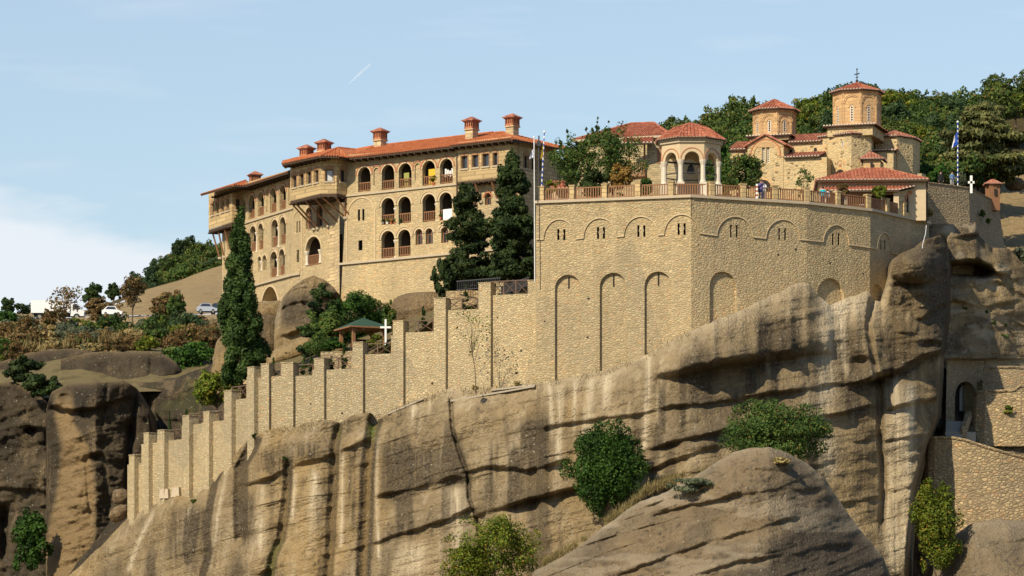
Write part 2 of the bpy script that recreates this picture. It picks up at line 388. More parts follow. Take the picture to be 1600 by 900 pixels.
M['g_cyp'] = leafmat('cypress_leaf', (.015, .033, .008), (.033, .064, .014), (.07, .11, .026), trans=.12)
M['g_con'] = leafmat('conifer_leaf', (.012, .025, .008), (.027, .048, .013), (.06, .085, .022), trans=.1)
M['g_ivy'] = leafmat('ivy_leaf', (.014, .038, .006), (.032, .08, .012), (.07, .14, .02), trans=.2)
M['g_mid'] = leafmat('green_leaf', (.025, .05, .012), (.055, .1, .022), (.12, .17, .035), accent=(.2, .13, .03), acc=.05)
M['g_yel'] = leafmat('yellow_green_leaf', (.045, .07, .01), (.11, .15, .016), (.22, .25, .03), accent=(.3, .17, .03), acc=.06)
M['g_for'] = leafmat('oak_leaf', (.028, .05, .012), (.075, .115, .025), (.15, .19, .04), accent=(.16, .1, .03), acc=.06)
M['g_aut'] = leafmat('autumn_leaf', (.09, .055, .022), (.17, .1, .04), (.26, .17, .065), accent=(.05, .08, .02), acc=.2)
M['g_oli'] = leafmat('olive_conifer_leaf', (.04, .05, .018), (.1, .11, .035), (.19, .18, .06), trans=.1)
M['g_gry'] = leafmat('grey_green_leaf', (.05, .065, .045), (.1, .12, .07), (.17, .18, .1))
M['g_dry'] = leafmat('dry_grass', (.2, .15, .06), (.34, .26, .11), (.5, .4, .18))
M['g_org'] = leafmat('orange_leaf', (.2, .12, .03), (.4, .24, .06), (.55, .36, .12))
# ------------------------------------------------------------------ walls with openings
def arch_pts(u0, u1, z0, zt, n=14, point=0.0):
    r = (u1 - u0) / 2; c = (u0 + u1) / 2; zs = max(zt - r * (1 + point), z0 + .01); h = zt - zs
    return [(u0, z0), (u1, z0)] + [(c + r * math.cos(math.pi * k / n), zs + h * math.sin(math.pi * k / n)) for k in range(n + 1)]
def sheet(mb, fc, outer, holes, d=0.0, mi=0):
    loops = [[Vector((u, z, 0)) for u, z in outer]] + [[Vector((u, z, 0)) for u, z in h] for h in holes]
    flat = [p for l in loops for p in l]
    tris = tessellate_polygon(loops)
    mb.add([fc.pt(p.x, p.y, d) for p in flat], [tuple(t) for t in tris], mi)
def reveal(mb, fc, loop, d0, d1, mi=0, close=None):
    n = len(loop)
    mb.add([fc.pt(u, z, d0) for u, z in loop] + [fc.pt(u, z, d1) for u, z in loop],
           [(i, (i + 1) % n, n + (i + 1) % n, n + i) for i in range(n)], mi)
    if close is not None: mb.poly([fc.pt(u, z, d1) for u, z in loop], close)
def ring(mb, fc, u0, u1, z0, zt, off, wid, pr=.05, d=0, legs=True, mi=0, n=16, point=0.0):
    """raised band following an arch; off = gap from the opening, wid = band width"""
    def path(o):
        r = (u1 - u0) / 2 + o; c = (u0 + u1) / 2; r0 = (u1 - u0) / 2; zs = zt - r0 * (1 + point)
        p = [(c + r * math.cos(math.pi * k / n), zs + (zt - zs + o) * math.sin(math.pi * k / n)) for k in range(n + 1)]
        if legs: p = [(c + r, z0)] + p + [(c - r, z0)]
        return p
    a, b = path(off), path(off + wid); m = len(a)
    vs = [fc.pt(u, z, d - pr) for u, z in a] + [fc.pt(u, z, d - pr) for u, z in b] + [fc.pt(u, z, d + .02) for u, z in a] + [fc.pt(u, z, d + .02) for u, z in b]
    fs = []
    for i in range(m - 1):
        fs += [(i, i + 1, m + i + 1, m + i), (i, 2 * m + i, 2 * m + i + 1, i + 1), (m + i, m + i + 1, 3 * m + i + 1, 3 * m + i)]
    mb.add(vs, fs, mi)
def railing(fc, u0, u1, z0, z1, d, parent, mat, name='balustrade', step=.19, bar=.07):
    mb = MB()
    mb.fbox(fc, u0, u1, z1 - .09, z1, d, d + .1); mb.fbox(fc, u0, u1, z0 + .08, z0 + .16, d + .01, d + .09)
    n = max(2, int((u1 - u0) / step))
    for i in range(n):
        u = u0 + (i + .5) * (u1 - u0) / n
        mb.fbox(fc, u - bar / 2, u + bar / 2, z0 + .16, z1 - .09, d + .015, d + .085)
    return mb.build(name, mat, parent)
def window(fc, loop, d, parent, kind='cross', glass='glass', frame='wood', name='window'):
    us = [p[0] for p in loop]; zs = [p[1] for p in loop]; u0, u1, z0, z1 = min(us), max(us), min(zs), max(zs)
    c = ((u0 + u1) / 2, (z0 + z1) / 2)
    inner = [(c[0] + (u - c[0]) * .8, c[1] + (z - c[1]) * .88) for u, z in loop]
    fr = MB(); n = len(loop)
    fr.add([fc.pt(u, z, d) for u, z in loop] + [fc.pt(u, z, d) for u, z in inner] + [fc.pt(u, z, d + .08) for u, z in inner],
           [(i, (i + 1) % n, n + (i + 1) % n, n + i) for i in range(n)] + [(n + i, n + (i + 1) % n, 2 * n + (i + 1) % n, 2 * n + i) for i in range(n)])
    if kind == 'cross':
        fr.fbox(fc, c[0] - .03, c[0] + .03, z0 + .08, z1 - .06, d + .01, d + .06)
        fr.fbox(fc, u0 + .06, u1 - .06, z0 + (z1 - z0) * .62, z0 + (z1 - z0) * .62 + .05, d + .012, d + .058)
    w = fr.build(name, M[frame], parent)
    MB().poly([fc.pt(u, z, d + .07) for u, z in inner]).build('pane', M[glass], w, inv=False)
    return w
def column(base, h, r, parent, mat, name='column', cap=1.5, inv=True):
    mb = MB(); mb.lathe(base, [(r * 1.35, 0), (r * 1.35, .1), (r, .17), (r * .9, h - .42), (r * cap, h - .16), (r * cap * 1.12, h - .14), (r * cap * 1.12, h)], 10)
    return mb.build(name, mat, parent, inv=inv)
def facade(fc, outer_px, ops, parent, mat='house', trim='trim', name='wall', pxmode=True):
    """outer_px polygon; ops = list of (kind, l, r, t, b[, opts]) all in photo pixels on this plane"""
    outer = [fc.uz(*p) for p in outer_px] if pxmode else outer_px
    holes = []; mb = MB(); trs = []; inns = []
    for op in ops:
        tr = MB(); inner = MB(); trs.append(tr); inns.append(inner)
        kind, l, r, t, b = op[:5]; o = op[5] if len(op) > 5 else {}
        u0 = fc.uz(l, (t + b) / 2)[0]; u1 = fc.uz(r, (t + b) / 2)[0]; zt = fc.uz((l + r) / 2, t)[1]; zb = fc.uz((l + r) / 2, b)[1]
        rect = kind in ('rwin', 'slit'); pnt = o.get('point', 0.0)
        loop = [(u0, zb), (u1, zb), (u1, zt), (u0, zt)] if rect else arch_pts(u0, u1, zb, zt, point=pnt)
        holes.append(loop)
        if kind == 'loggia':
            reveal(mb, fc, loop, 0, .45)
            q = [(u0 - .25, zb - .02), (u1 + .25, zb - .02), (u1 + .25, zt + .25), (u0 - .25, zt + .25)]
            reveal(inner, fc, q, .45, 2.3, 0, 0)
            if o.get('rail', True):
                railing(fc, u0 + .01, u1 - .01, zb, zb + (zt - zb) * .385, .16, parent, M['wood'])
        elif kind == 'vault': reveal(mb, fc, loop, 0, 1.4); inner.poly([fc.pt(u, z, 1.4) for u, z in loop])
        elif kind == 'awin':
            reveal(mb, fc, loop, 0, .32); window(fc, loop, .3, parent, frame=o.get('frame', 'wood'))
        elif kind == 'rwin':
            reveal(mb, fc, loop, 0, .22); window(fc, loop, .2, parent, 'plain', frame='woodd', glass=o.get('glass', 'glass'))
            uc = (u0 + u1) / 2; w = (u1 - u0) / 2 + .12
            if o.get('brow', True):
                for q in ([(uc - w, zt + .02), (uc + w, zt + .02), (uc + w, zt + .2), (uc, zt + .42), (uc - w, zt + .2)],):
                    tr.poly([fc.pt(u, z, -.06) for u, z in q], 3); reveal(tr, fc, q, -.06, .01, 3)
                for s_ in (-1, 1):
                    ue = uc + s_ * (w - .05); tr.fbox(fc, ue - .05, ue + .05, zb - .02, zt + .02, -.05, .01, 3)
            tr.fbox(fc, u0 - .14, u1 + .14, zb - .14, zb - .005, -.09, .01, 2)
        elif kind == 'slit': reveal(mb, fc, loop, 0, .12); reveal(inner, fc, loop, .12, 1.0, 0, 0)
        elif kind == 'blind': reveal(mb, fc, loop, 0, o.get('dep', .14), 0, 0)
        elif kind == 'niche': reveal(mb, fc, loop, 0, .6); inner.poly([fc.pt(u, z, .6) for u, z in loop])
        rg = o.get('ring')
        if rg:
            for off, wid, pr, mi in rg: ring(tr, fc, u0, u1, (zb if o.get('legs') else zt - (u1 - u0) / 2), zt, off, wid, pr, legs=o.get('legs', False), mi=mi, point=pnt)
    sheet(mb, fc, outer, holes)
    w = mb.build(name, M[mat], parent)
    for op, tr, inner in zip(ops, trs, inns):
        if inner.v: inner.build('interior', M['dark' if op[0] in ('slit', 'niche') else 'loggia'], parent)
        if tr.v: tr.build('window_trim', [M[trim], M['brick'], M['cap'], M['brow']], parent)
    return w
def ledge(fc, px0, py0, px1, py1, parent, h=.16, pr=.14, mat='cap', name='string_course', d=0):
    u0, za = fc.uz(px0, py0, d); u1, zb = fc.uz(px1, py1, d); z = (za + zb) / 2
    return MB().fbox(fc, u0, u1, z - h, z, d - pr, d + .02).build(name, M[mat], parent)

# ------------------------------------------------------------------ barrel tile roofs
def tile_plane(mb, poly, ea, eb, w=.27, r=.085, mort=True, step=.42):
    """poly: planar convex 3D polygon; ea->eb its eave. Rows of half round tiles run up the slope."""
    ea = Vector(ea); eb = Vector(eb); ex = (eb - ea).normalized()
    n = None
    for p in poly:
        c = ex.cross(Vector(p) - ea)
        if c.length > .3: n = c.normalized(); break
    if n.z < 0: n = -n
    ey = n.cross(ex).normalized()
    if sum(((Vector(p) - ea).dot(ey)) for p in poly) < 0: ey = -ey
    q = [((Vector(p) - ea).dot(ex), (Vector(p) - ea).dot(ey)) for p in poly]
    mb.poly([ea + ex * u + ey * v for u, v in q], 0)
    umin, umax = min(a for a, b in q), max(a for a, b in q)
    k = int((umax - umin) / w); w2 = (umax - umin) / max(1, k)
    for i in range(k):
        u = umin + (i + .5) * w2; vs = []
        for j in range(len(q)):
            (a, b), (c, d) = q[j], q[(j + 1) % len(q)]
            if (a - u) * (c - u) < 0: vs.append(b + (d - b) * (u - a) / (c - a))
        if len(vs) < 2: continue
        v0, v1 = min(vs) - .05, max(vs)
        if v1 - v0 < .15: continue
        m = max(1, int((v1 - v0) / step)); sec = []
        for t in range(m + 1):
            v = v0 + (v1 - v0) * t / m
            for s_ in ((0, 1) if 0 < t < m else ((1,) if t == 0 else (0,))):
                rr = r * (1.0 if s_ == 1 else .84); lift = .025 if s_ == 1 else 0.0
                sec.append([ea + ex * (u + rr * cx) + ey * v + n * (rr * cz + lift * (cz > 0)) for cx, cz in ((-1, 0), (-.75, .66), (0, 1.0), (.75, .66), (1, 0))])
        o = [p for s_ in sec for p in s_]; fs = []
        for t in range(len(sec) - 1):
            for c in range(4): fs.append((t * 5 + c, t * 5 + c + 1, t * 5 + 5 + c + 1, t * 5 + 5 + c))
        mb.add(o, fs, 0); mb.add(sec[0], [(0, 1, 2, 3, 4)], 1 if mort else 2)
def ridge_line(mb, pts, r=.11): mb.tube(pts, r, 6, 0)
def roof(polys, mat, parent, name='roof', w=.27, r=.085, mort=True, ridges=(), under=None, thick=.16):
    """polys: list of (polygon, eaveA, eaveB)"""
    mb = MB()
    for poly, a, b in polys:
        tile_plane(mb, poly, a, b, w, r, mort)
        if under is not None:
            a = Vector(a); b = Vector(b); dn = Vector((0, 0, -thick))
            mb.quad(a, b, b + dn, a + dn, 3)
            mb.poly([Vector(p) + dn for p in poly], 3)
    for rd in ridges: ridge_line(mb, rd)
    return mb.build(name, [M[mat], M['mortar'], M['woodd'], M[under or 'woodd']], parent)
def soffit(fc, u0, u1, z, d0, d1, parent, step=.75, name='rafters'):
    """dark rafter ends under an eave"""
    mb = MB(); n = max(1, int((u1 - u0) / step))
    for i in range(n + 1):
        u = u0 + (u1 - u0) * i / n; mb.fbox(fc, u - .06, u + .06, z - .3, z - .14, d0, d1)
    return mb.build(name, M['woodd'], parent)
def ngon(c, Rr, n=8, rot=0.0): return [(c[0] + Rr * math.cos(rot + 2 * math.pi * k / n), c[1] + Rr * math.sin(rot + 2 * math.pi * k / n)) for k in range(n)]
def cone_roof(c, Rr, n, rot, z, za, mat, parent, w=.25, r=.08, name='roof', apex=None, belly=0.0, mort=True):
    ps = [Vector((x, y, z)) for x, y in ngon(c, Rr, n, rot)]; ap = Vector((c[0], c[1], za)) if apex is None else Vector(apex)
    mb = MB()
    for i in range(n):
        a, b = ps[i], ps[(i + 1) % n]
        if belly:
            k = .52; la = a.lerp(ap, k) + Vector((0, 0, belly)); lb = b.lerp(ap, k) + Vector((0, 0, belly))
            tile_plane(mb, [a, b, lb, la], a, b, w, r, mort); tile_plane(mb, [la, lb, ap], la, lb, w, r, False)
            mb.tube([a, la, ap], .09, 5)
        else:
            tile_plane(mb, [a, b, ap], a, b, w, r, mort); mb.tube([a, ap], .08, 5)
    mb.poly([p - Vector((0, 0, .1)) for p in ps], 2)
    mb.add([p for p in ps] + [p - Vector((0, 0, .1)) for p in ps], [(i, (i + 1) % n, n + (i + 1) % n, n + i) for i in range(n)], 2)
    return mb.build(name, [M[mat], M['mortar'], M['woodd']], parent)
def chimney(base, ztop, parent, ang, w=.85, zcap=None):
    """square shaft, open brick lantern, tiled cap"""
    h = ztop - base.z; ch = .55; lh = .75
    mb = MB(); mb.box(base - Vector((0, 0, .9)), w, w, h - ch - lh + .9, ang, 0)
    mb.box(base + Vector((0, 0, h - ch - lh - .02)), w * 1.25, w * 1.25, .12, ang, 0)
    ln = MB(); zb = base.z + h - ch - lh + .1
    for i in range(-2, 3):
        for s_ in (-1, 1):
            for (x, y) in ((i * w * .25, s_ * w * .5), (s_ * w * .5, i * w * .25)):
                X = base.x + x * math.cos(ang) - y * math.sin(ang); Y = base.y + x * math.sin(ang) + y * math.cos(ang)
                ln.box((X, Y, zb), .11, .11, lh - .1, ang, 0)
    ln.box((base.x, base.y, zb), w * .6, w * .6, lh - .12, ang, 1)
    ln.box((base.x, base.y, zb - .001), w * 1.12, w * 1.12, .2, ang, 0)
    cp = MB(); cz = base.z + h - ch
    cp.box((base.x, base.y, cz), w * 1.35, w * 1.35, .1, ang, 0); cp.box((base.x, base.y, cz + .1), w * 1.62, w * 1.62, .08, ang, 0)
    cp.box((base.x, base.y, cz + .18), w * 1.6, w * 1.6, .36, ang, 0, top=.08)
    for src, off in ((ln, 0), (cp, 2)):
        mb.add(src.v, src.f); mb.m[-len(src.f):] = [m + off for m in src.m]
    mb.m[:12] = [3] * 12
    return mb.build('chimney', [M['brick'], M['dark'], M['tile_d'], M['quoin']], parent, inv=False)

# ================================================================== THE TWO MONASTERY RANGES
ZL = 54.67                                     # floor of the top storey
pA, pB = onz(544, 305, ZL), onz(712, 287, ZL)
F1 = Fac(pA, pB)
w0, w1 = onz(383, 347.4, ZL), onz(458.7, 323.8, ZL)
LW = Fac(w0, w1)
t0 = LW.at(458.7, 323.8); LT = Fac(t0, P(522, 400, 395.2))
bTL = Fac(onz(453.5, 313.8, ZL), onz(500, 303, ZL)); bTF = Fac(onz(500, 303, ZL), onz(526, 302.6, ZL)); bTR = Fac(onz(526, 302.6, ZL), onz(544, 305.5, ZL))
BE = Fac(onz(326, 359.3, ZL), onz(362.5, 347.4, ZL))
e_ = BE.xy(362.5); BER = Fac(e_, e_ - BE.n * 1.3)
def plan_root(fc, u, z, d): return fc.pt(u, z, d)
mon = thing('monastery_building', F1.pt(5, 44, 6), 'long four-storey stone monastery range with arcaded loggias, overhanging bays and orange tiled roofs', 'monastery')
BR = [(.16, .09, .05, 1), (.0, .14, .035, 0)]
ST = [(.02, .17, .06, 0), (.24, .07, .1, 0)]
A = lambda k, l, r, t, b, **o: (k, l, r, t, b, o)
f1ops = [A('loggia', l, r, t, b, ring=[(.16, .11, .06, 1), (.0, .13, .04, 0)]) for l, r, t, b in
         ((559.5, 579, 261, 299), (596.5, 616, 257.5, 296), (623, 643, 255, 293), (660, 680, 251, 289.3), (687.5, 707.3, 248, 286.5))]
f1ops += [A('blind', l, r, t, b, ring=[(.14, .1, .05, 1)]) for l, r, t, b in ((583.8, 592.2, 262, 289), (648, 657.5, 255, 282))]
f1ops += [A('loggia', l, r, t, b, ring=ST) for l, r, t, b in
          ((596.5, 616.3, 309.5, 350.5), (622.8, 642, 307.5, 348.3), (660.3, 680.3, 303.5, 346), (687, 706.3, 301, 343.5),
           (596, 616.5, 361, 403), (622.6, 641.5, 359, 400))]
f1ops += [A('awin', l, r, t, b, ring=ST) for l, r, t, b in ((649.3, 660.3, 358, 382.5), (665.2, 676.3, 357, 381.3), (689.3, 700.5, 355, 379.5))]
f1ops += [A('slit', 559, 562.6, 327, 345), A('slit', 566, 569.4, 326.5, 344.5), A('slit', 560, 566.3, 375.5, 391)]
f1ops += [A('awin', 757.5, 767.5, 302, 320, ring=[(.02, .14, .06, 1)]), A('awin', 737, 746, 303, 321, ring=[(.02, .14, .06, 1)]),
          A('slit', 752, 755, 354, 370), A('slit', 768, 771.5, 353, 368)]
facade(F1, [(530, 520), (812, 520), (812, 221), (544, 242)], f1ops, mon)
# shallow blind arch moulding round the slit windows, string courses
def arch_moulding(fc, l, r, t, b, parent, wid=.1):
    mb = MB(); u0 = fc.uz(l, t + 20)[0]; u1 = fc.uz(r, t + 20)[0]; ring(mb, fc, u0, u1, fc.uz(l, b)[1], fc.uz((l + r) / 2, t)[1], 0, wid, .07, legs=True)
    mb.build('blind_arch', M['trim'], parent)
arch_moulding(F1, 543.5, 586, 309.5, 411, mon)
ledge(F1, 530, 305.8, 714, 286.9, mon); ledge(F1, 530, 413, 812, 383, mon, .2, .2)
# columns between the paired arches
for fc, x, t, b in ((F1, 619.6, 325, 350.8), (F1, 683.7, 318, 346), (F1, 619.4, 375, 402.8), (F1, 662.8, 366.5, 381.8)):
    p0 = fc.at(x, b, .2); p1 = fc.at(x, t, .2); column(p0, p1.z - p0.z, .17 if x != 662.8 else .12, mon, M['marble'])
# left range
lwops = [A('loggia', l, r, t, b, ring=[(.14, .1, .06, 1), (.0, .12, .04, 0)]) for l, r, t, b in ((388.3, 398, 304, 341.5), (402.5, 412.3, 299.5, 337), (421.7, 431.7, 293.5, 332), (436.7, 446.7, 289, 327.5))]
lwops += [A('niche', 378.8, 383.6, 312.5, 345), A('blind', 416.2, 419.3, 299, 331, ring=[(.12, .1, .05, 1)]), A('blind', 450.3, 453.3, 289, 320, ring=[(.12, .1, .05, 1)])]
lwops += [A('loggia', l, r, t, b, ring=ST) for l, r, t, b in ((390.3, 400.6, 353.5, 393), (403.6, 411.4, 349.5, 390), (424, 435, 343.5, 385.5), (437.6, 446.5, 339.5, 381.5),
          (422.3, 433.6, 393.5, 433), (436.3, 444.8, 389.5, 429.5))]
lwops += [A('niche', l, r, t, b, ring=[(.02, .14, .06, 0)]) for l, r, t, b in ((403, 408.7, 401, 424), (410.7, 416.8, 399, 421.5), (390.2, 395.3, 405, 430))]
lwops += [A('vault', 407.7, 435.3, 448, 480, ring=[(.0, .2, .05, 0)], point=.15), A('awin', 355.2, 361.5, 367, 390, ring=[(.03, .16, .06, 1)]), A('slit', 354.5, 357.5, 421, 436)]
facade(LW, [(347, 600), (458.6, 600), (458.6, 264), (347, 296)], lwops, mon)
ltops = [A('awin', 477.7, 488, 324.5, 357, ring=[(.02, .12, .04, 0)]), A('awin', 494.2, 504, 321, 353.5, ring=[(.02, .12, .04, 0)]),
         A('loggia', 477.8, 501.6, 370, 414.5, ring=[(.02, .16, .05, 0)]), A('slit', 463.6, 467, 390.6, 409.5), A('slit', 463.2, 465.2, 346, 364), A('slit', 467.3, 469.2, 345, 363)]
facade(LT, [(458.7, 600), (522, 600), (522, 249), (458.7, 265)], ltops, mon)
arch_moulding(LT, 459.5, 472, 331, 424, mon, .08)
LQ = Fac(LT.xy(522), F1.xy(530.4)); LQm = MB()
LQm.quad(LQ.at(522, 600), LQ.at(530.4, 600), LQ.at(530.4, 250), LQ.at(522, 250)); LQm.build('quoin_wall', M['quoin'], mon)
ql = MB(); u0 = LT.uz(515, 400)[0]; u1 = LT.uz(522, 400)[0]
for k in range(22):
    z = 42 + k * .62; ql.fbox(LT, u0 - (.0 if k % 2 else .35), u1, z, z + .58, -.03, .02)
ql.build('quoin_stones', M['quoin'], mon)
ledge(LW, 383, 347.6, 458.6, 324, mon); ledge(LW, 392, 446, 458.6, 428.3, mon, .2, .2); ledge(LT, 458.7, 428.5, 469.5, 425.8, mon, .2, .2)
for fc, x, t, b in ((LW, 402.4, 363, 394.5), (LW, 436.6, 355, 386.5), (LW, 435.3, 404.5, 432), (LW, 409.8, 408, 423), (LT, 480, 393, 415), (LT, 501, 390, 411)):
    p0 = fc.at(x, b, .12); p1 = fc.at(x, t, .12); column(p0, p1.z - p0.z, .16, mon, M['marble'])
# overhanging bays: a wall sheet per face, floor plate and struts
def bay(faces, wallf, parent, ztop, zbot, struts):
    fl = MB()
    pts = [V2(f.A) for f in faces] + [V2(faces[-1].B)]
    back = [V2(p) - faces[0].n * 2.2 for p in (pts[-1], pts[0])]
    fl.prism([tuple(p) for p in pts + back], zbot - .28, zbot - .02); fl.build('bay_floor', M['woodd'], parent)
    jm = MB()
    for f in faces:
        n = max(1, int(f.L / .6))
        for i in range(n + 1): jm.fbox(f, f.L * i / n - .05, f.L * i / n + .05, zbot - .4, zbot - .285, -.08, 1.0)
    jm.build('joists', M['woodd'], parent)
    for a, b in struts: MB().tube([a, b], .09, 5).build('strut', M['wood'], parent); 
    for a, b in struts: MB().box(b - Vector((0, 0, .22)), .34, .34, .2).build('corbel', M['cap'], parent)
def rw(ls, t='glass'): return [A('rwin', l, r, tt, b, glass=t) for l, r, tt, b in ls]
ZT = F1.at(640, 238.5, -.9).z
facade(bTL, [(453.5, 313.8), (500, 303), (500, 243), (453.5, 257)], rw(((456.6, 463.4, 274, 293), (467.6, 474.8, 271.5, 290), (479.1, 486.4, 268.5, 287.5), (491.1, 497.8, 266, 285))), mon, 'bay', name='bay_wall')
facade(bTF, [(500, 303), (526, 302.6), (526, 242), (500, 243)], rw(((508.5, 520.4, 264.6, 283),), 'curtain'), mon, 'bay', name='bay_wall')
facade(bTR, [(526, 302.6), (544, 305.5), (544, 245), (526, 242)], rw(((532, 540, 265.6, 284.5),)), mon, 'bay', name='bay_wall')
def strut_pairs(fc, xs, zb, wallf, drop, d=.12):
    out = []
    for x in xs:
        a = fc.at(x, 400, d); a = Vector((a.x, a.y, zb - .3)); q = V2(a); dd = (q - wallf.A).dot(wallf.n)
        b = q - wallf.n * max(dd, .02); b = b + wallf.n * .08
        out.append((a, Vector((b.x, b.y, zb - .3 - drop))))
    return out
bay([bTL, bTF, bTR], LT, mon, ZT, ZL, strut_pairs(bTL, (456, 461.5, 477, 492), ZL, LT, 2.1) + strut_pairs(bTF, (503, 524), ZL, LT, 1.7)+ strut_pairs(bTR, (540,), ZL, Fac(LQ.A, LQ.B), 1.7))
facade(BE, [(326, 359.3), (362.5, 347.4), (362.5, 288), (326, 300.5)], rw(((329.7, 334, 318.6, 336.3), (337.6, 342, 316, 334), (345.6, 350, 313.6, 331.3), (353.6, 358, 311, 329))), mon, 'bay', name='bay_wall')
facade(BER, [(362.5, 347.4), (380, 350.5), (380, 293), (362.5, 288)], rw(((368.8, 375.4, 310.5, 327.5),)), mon, 'bay', name='bay_wall')
bay([BE, BER], LW, mon, ZT, ZL, [(BE.pt(.3, ZL - .3, .3), LW.pt(-6.6, ZL - 2.7, -.05)), (BE.pt(1.9, ZL - .3, .3), LW.pt(-6.3 + .9, ZL - 2.7, -.1)), (BE.pt(3.8, ZL - .3, .2), LW.pt(-3.6, ZL - 2.3, -.1)), (BE.pt(5.6, ZL - .3, .2), LW.pt(-1.6, ZL - 2.0, -.1))])
F2 = Fac(F1.xy(715, -1.05), F1.xy(798, -1.05)); F2.n = F1.n; F2.e = F1.e
c2 = F2.B; F3 = Fac(c2, c2 - F1.n * 12)
facade(F2, [(715, 285), (798, 277.6), (798, 213), (715, 223)], rw(((721, 730.5, 244, 263.3), (738, 747.3, 242.5, 261.3), (754, 764, 240.5, 259.8), (770.6, 777.4, 239, 258.3))), mon, 'bay', name='bay_wall')
f3o = rw(((819, 825.4, 243.5, 263), (830.5, 836.5, 246, 265.5), (841, 847, 248, 267.5)))
facade(F3, [(798, 420), (870, 430), (870, 231), (798, 213)], f3o, mon, 'bay', name='bay_wall')
bay([F2], F1, mon, ZT, ZL, strut_pairs(F2, (718, 742, 768, 790), ZL, F1, 1.5))
MB().tube([F1.at(713.6, 240, -.12), F1.at(713.6, 395, -.12)], .06, 5).build('downpipe', M['rust'], mon)
# hidden back and side walls close the volume
core = MB(); q0 = F1.xy(545, 2.5); q1 = F1.xy(812, 2.5)
core.prism([tuple(q0), tuple(q1), tuple(q1 - F1.n * 9), tuple(q0 - F1.n * 9)], 40, ZT - .3)
q0 = LW.xy(349, 2.6); q1 = LW.xy(458, 2.6)
core.prism([tuple(q0), tuple(q1), tuple(q1 - LW.n * 8), tuple(q0 - LW.n * 8)], 38, ZT - .3)
q0 = LW.xy(347, 0); core.prism([tuple(q0), tuple(q0 - LW.n * 8), tuple(q0 - LW.n * 8 + LW.e * .6), tuple(q0 + LW.e * .3 - LW.n * .1)], 38, ZT - .3)
core.build('rear_walls', M['house'], mon)
# roofs
zr = F1.at(660, 219.5, 5.0).z
ea, eb = F1.at(541, 247, -.9), F1.at(712, 229, -.9); ea.z = eb.z = (ea.z + eb.z) / 2
n1 = (eb - ea).cross(F1.at(660, 219.5, 5.0) - ea).normalized()
def on1(px, py): return on_plane(px, py, ea, n1)
v1 = on1(552, 233.8); v2 = on1(574, 228); v3 = on1(586, 226); rr_ = F1.at(770, 207.5, 5.0); rr_.z = zr
rl = F1.at(586, 226, 5.0); rl.z = zr
pk = F1.at(785, 206.2, 5.2); pk.z = F1.at(785, 206.2, 5.2).z
c0, c1 = F1.at(704, 227.3, -1.95), F1.at(800.5, 217, -1.95); c0.z = c1.z = (c0.z + c1.z) / 2
dR = c1 - Vector((F1.n.x, F1.n.y, 0)) * 14
pkL = pk - Vector((F1.e.x, F1.e.y, 0)) * 2.4
rpolys = [([ea, eb, rr_, rl], ea, eb), ([c0, c1, pk, pkL], c0, c1), ([c1, dR, pk], c1, dR)]
bk = F1.pt(0, ea.z, 11); bk2 = F1.pt(15, ea.z, 11)
e1, e2, e3, e4 = onz(441, 256.5, ea.z), onz(500, 243.8, ea.z), onz(529, 244, ea.z), onz(545, 247, ea.z)
ap = P(529, 230.6, 397.5)
nTL = (e2 - e1).cross(ap - e1).normalized()
qk = on_plane(452, 251.5, e1, nTL) + Vector((-.6, 4, 0))
nTR = (e4 - e3).cross(ap - e3).normalized()
rpolys += [([e1, e2, ap, qk], e1, e2), ([e2, e3, ap], e2, e3), ([e3, e4, ap], e3, e4)]
vv = P(556, 233.6, 399.0)
rpolys += [([eb.lerp(ea, .97), e4 + Vector((0, .3, .1)), vv, rl], eb, ea)][0:0]
fm = MB(); fm.poly([e4, ea, rl, vv, ap]); fm.poly([ap, vv, rl, rl + Vector((-2, 4, -.6)), qk])
fm.build('valley', M['tile_o'], mon)
rpolys += [([e4, e4 + Vector((F1.e.x, F1.e.y, 0)) * .5, vv, ap], e4, e4 + Vector((F1.e.x, F1.e.y, 0)) * .5)]
g0, g1 = onz(362, 291.5, ZT), onz(455, 267.3, ZT)
gz = ZT
h0, h1 = onz(314, 304, ZT), onz(364, 289.5, ZT)
hk = P(384, 282, 418.5); 
up = Vector((0, 0, .95))
k0 = h0 - Vector((LW.n.x, LW.n.y, 0)) * 4.4 + Vector((LW.e.x, LW.e.y, 0)) * 4.5 + up
k1 = g1 - Vector((LW.n.x, LW.n.y, 0)) * 4.4 + up
gm = h1 - Vector((LW.n.x, LW.n.y, 0)) * 1.1
rpolys += [([h0, h1, hk], h0, h1), ([h1, gm + Vector((.8, -.2, 0)), hk], h1, gm + Vector((.8, -.2, 0))), ([gm, g1, k1, hk], gm, g1)]
rpolys2 = [([h0, hk, h0 - Vector((LW.n.x, LW.n.y, 0)) * 9], h0, h0 - Vector((LW.n.x, LW.n.y, 0)) * 9)]
rf = roof(rpolys, 'tile_o', mon, w=.24, r=.075, under='woodd', mort=False, ridges=([rl, rr_], [pkL, pk], [c1, pk], [pk, dR], [e2, ap], [e3, ap], [e1, ap], [ap, vv], [vv, rl], [h1, hk], [h0, hk], [c0, pkL]))
for fc, a, b, d0 in ((F1, ea, eb, -.88), (F2, c0, c1, -.85), (bTL, e1, e2, -.8), (LW, g0, g1, -.9), (BE, h0, h1, -.6)):
    ua = (V2(a) - fc.A).dot(fc.e); ub = (V2(b) - fc.A).dot(fc.e); soffit(fc, ua + .2, ub - .1, a.z, d0, .3, mon)
def add_chimney(px, pyc, pyb, Y, ang=None, w=.86):
    b = P(px, pyb, Y); zt = P(px, pyc, Y).z
    a = math.atan2(F1.e.y, F1.e.x) if ang is None else ang
    return chimney(b, zt, rf, a, w)
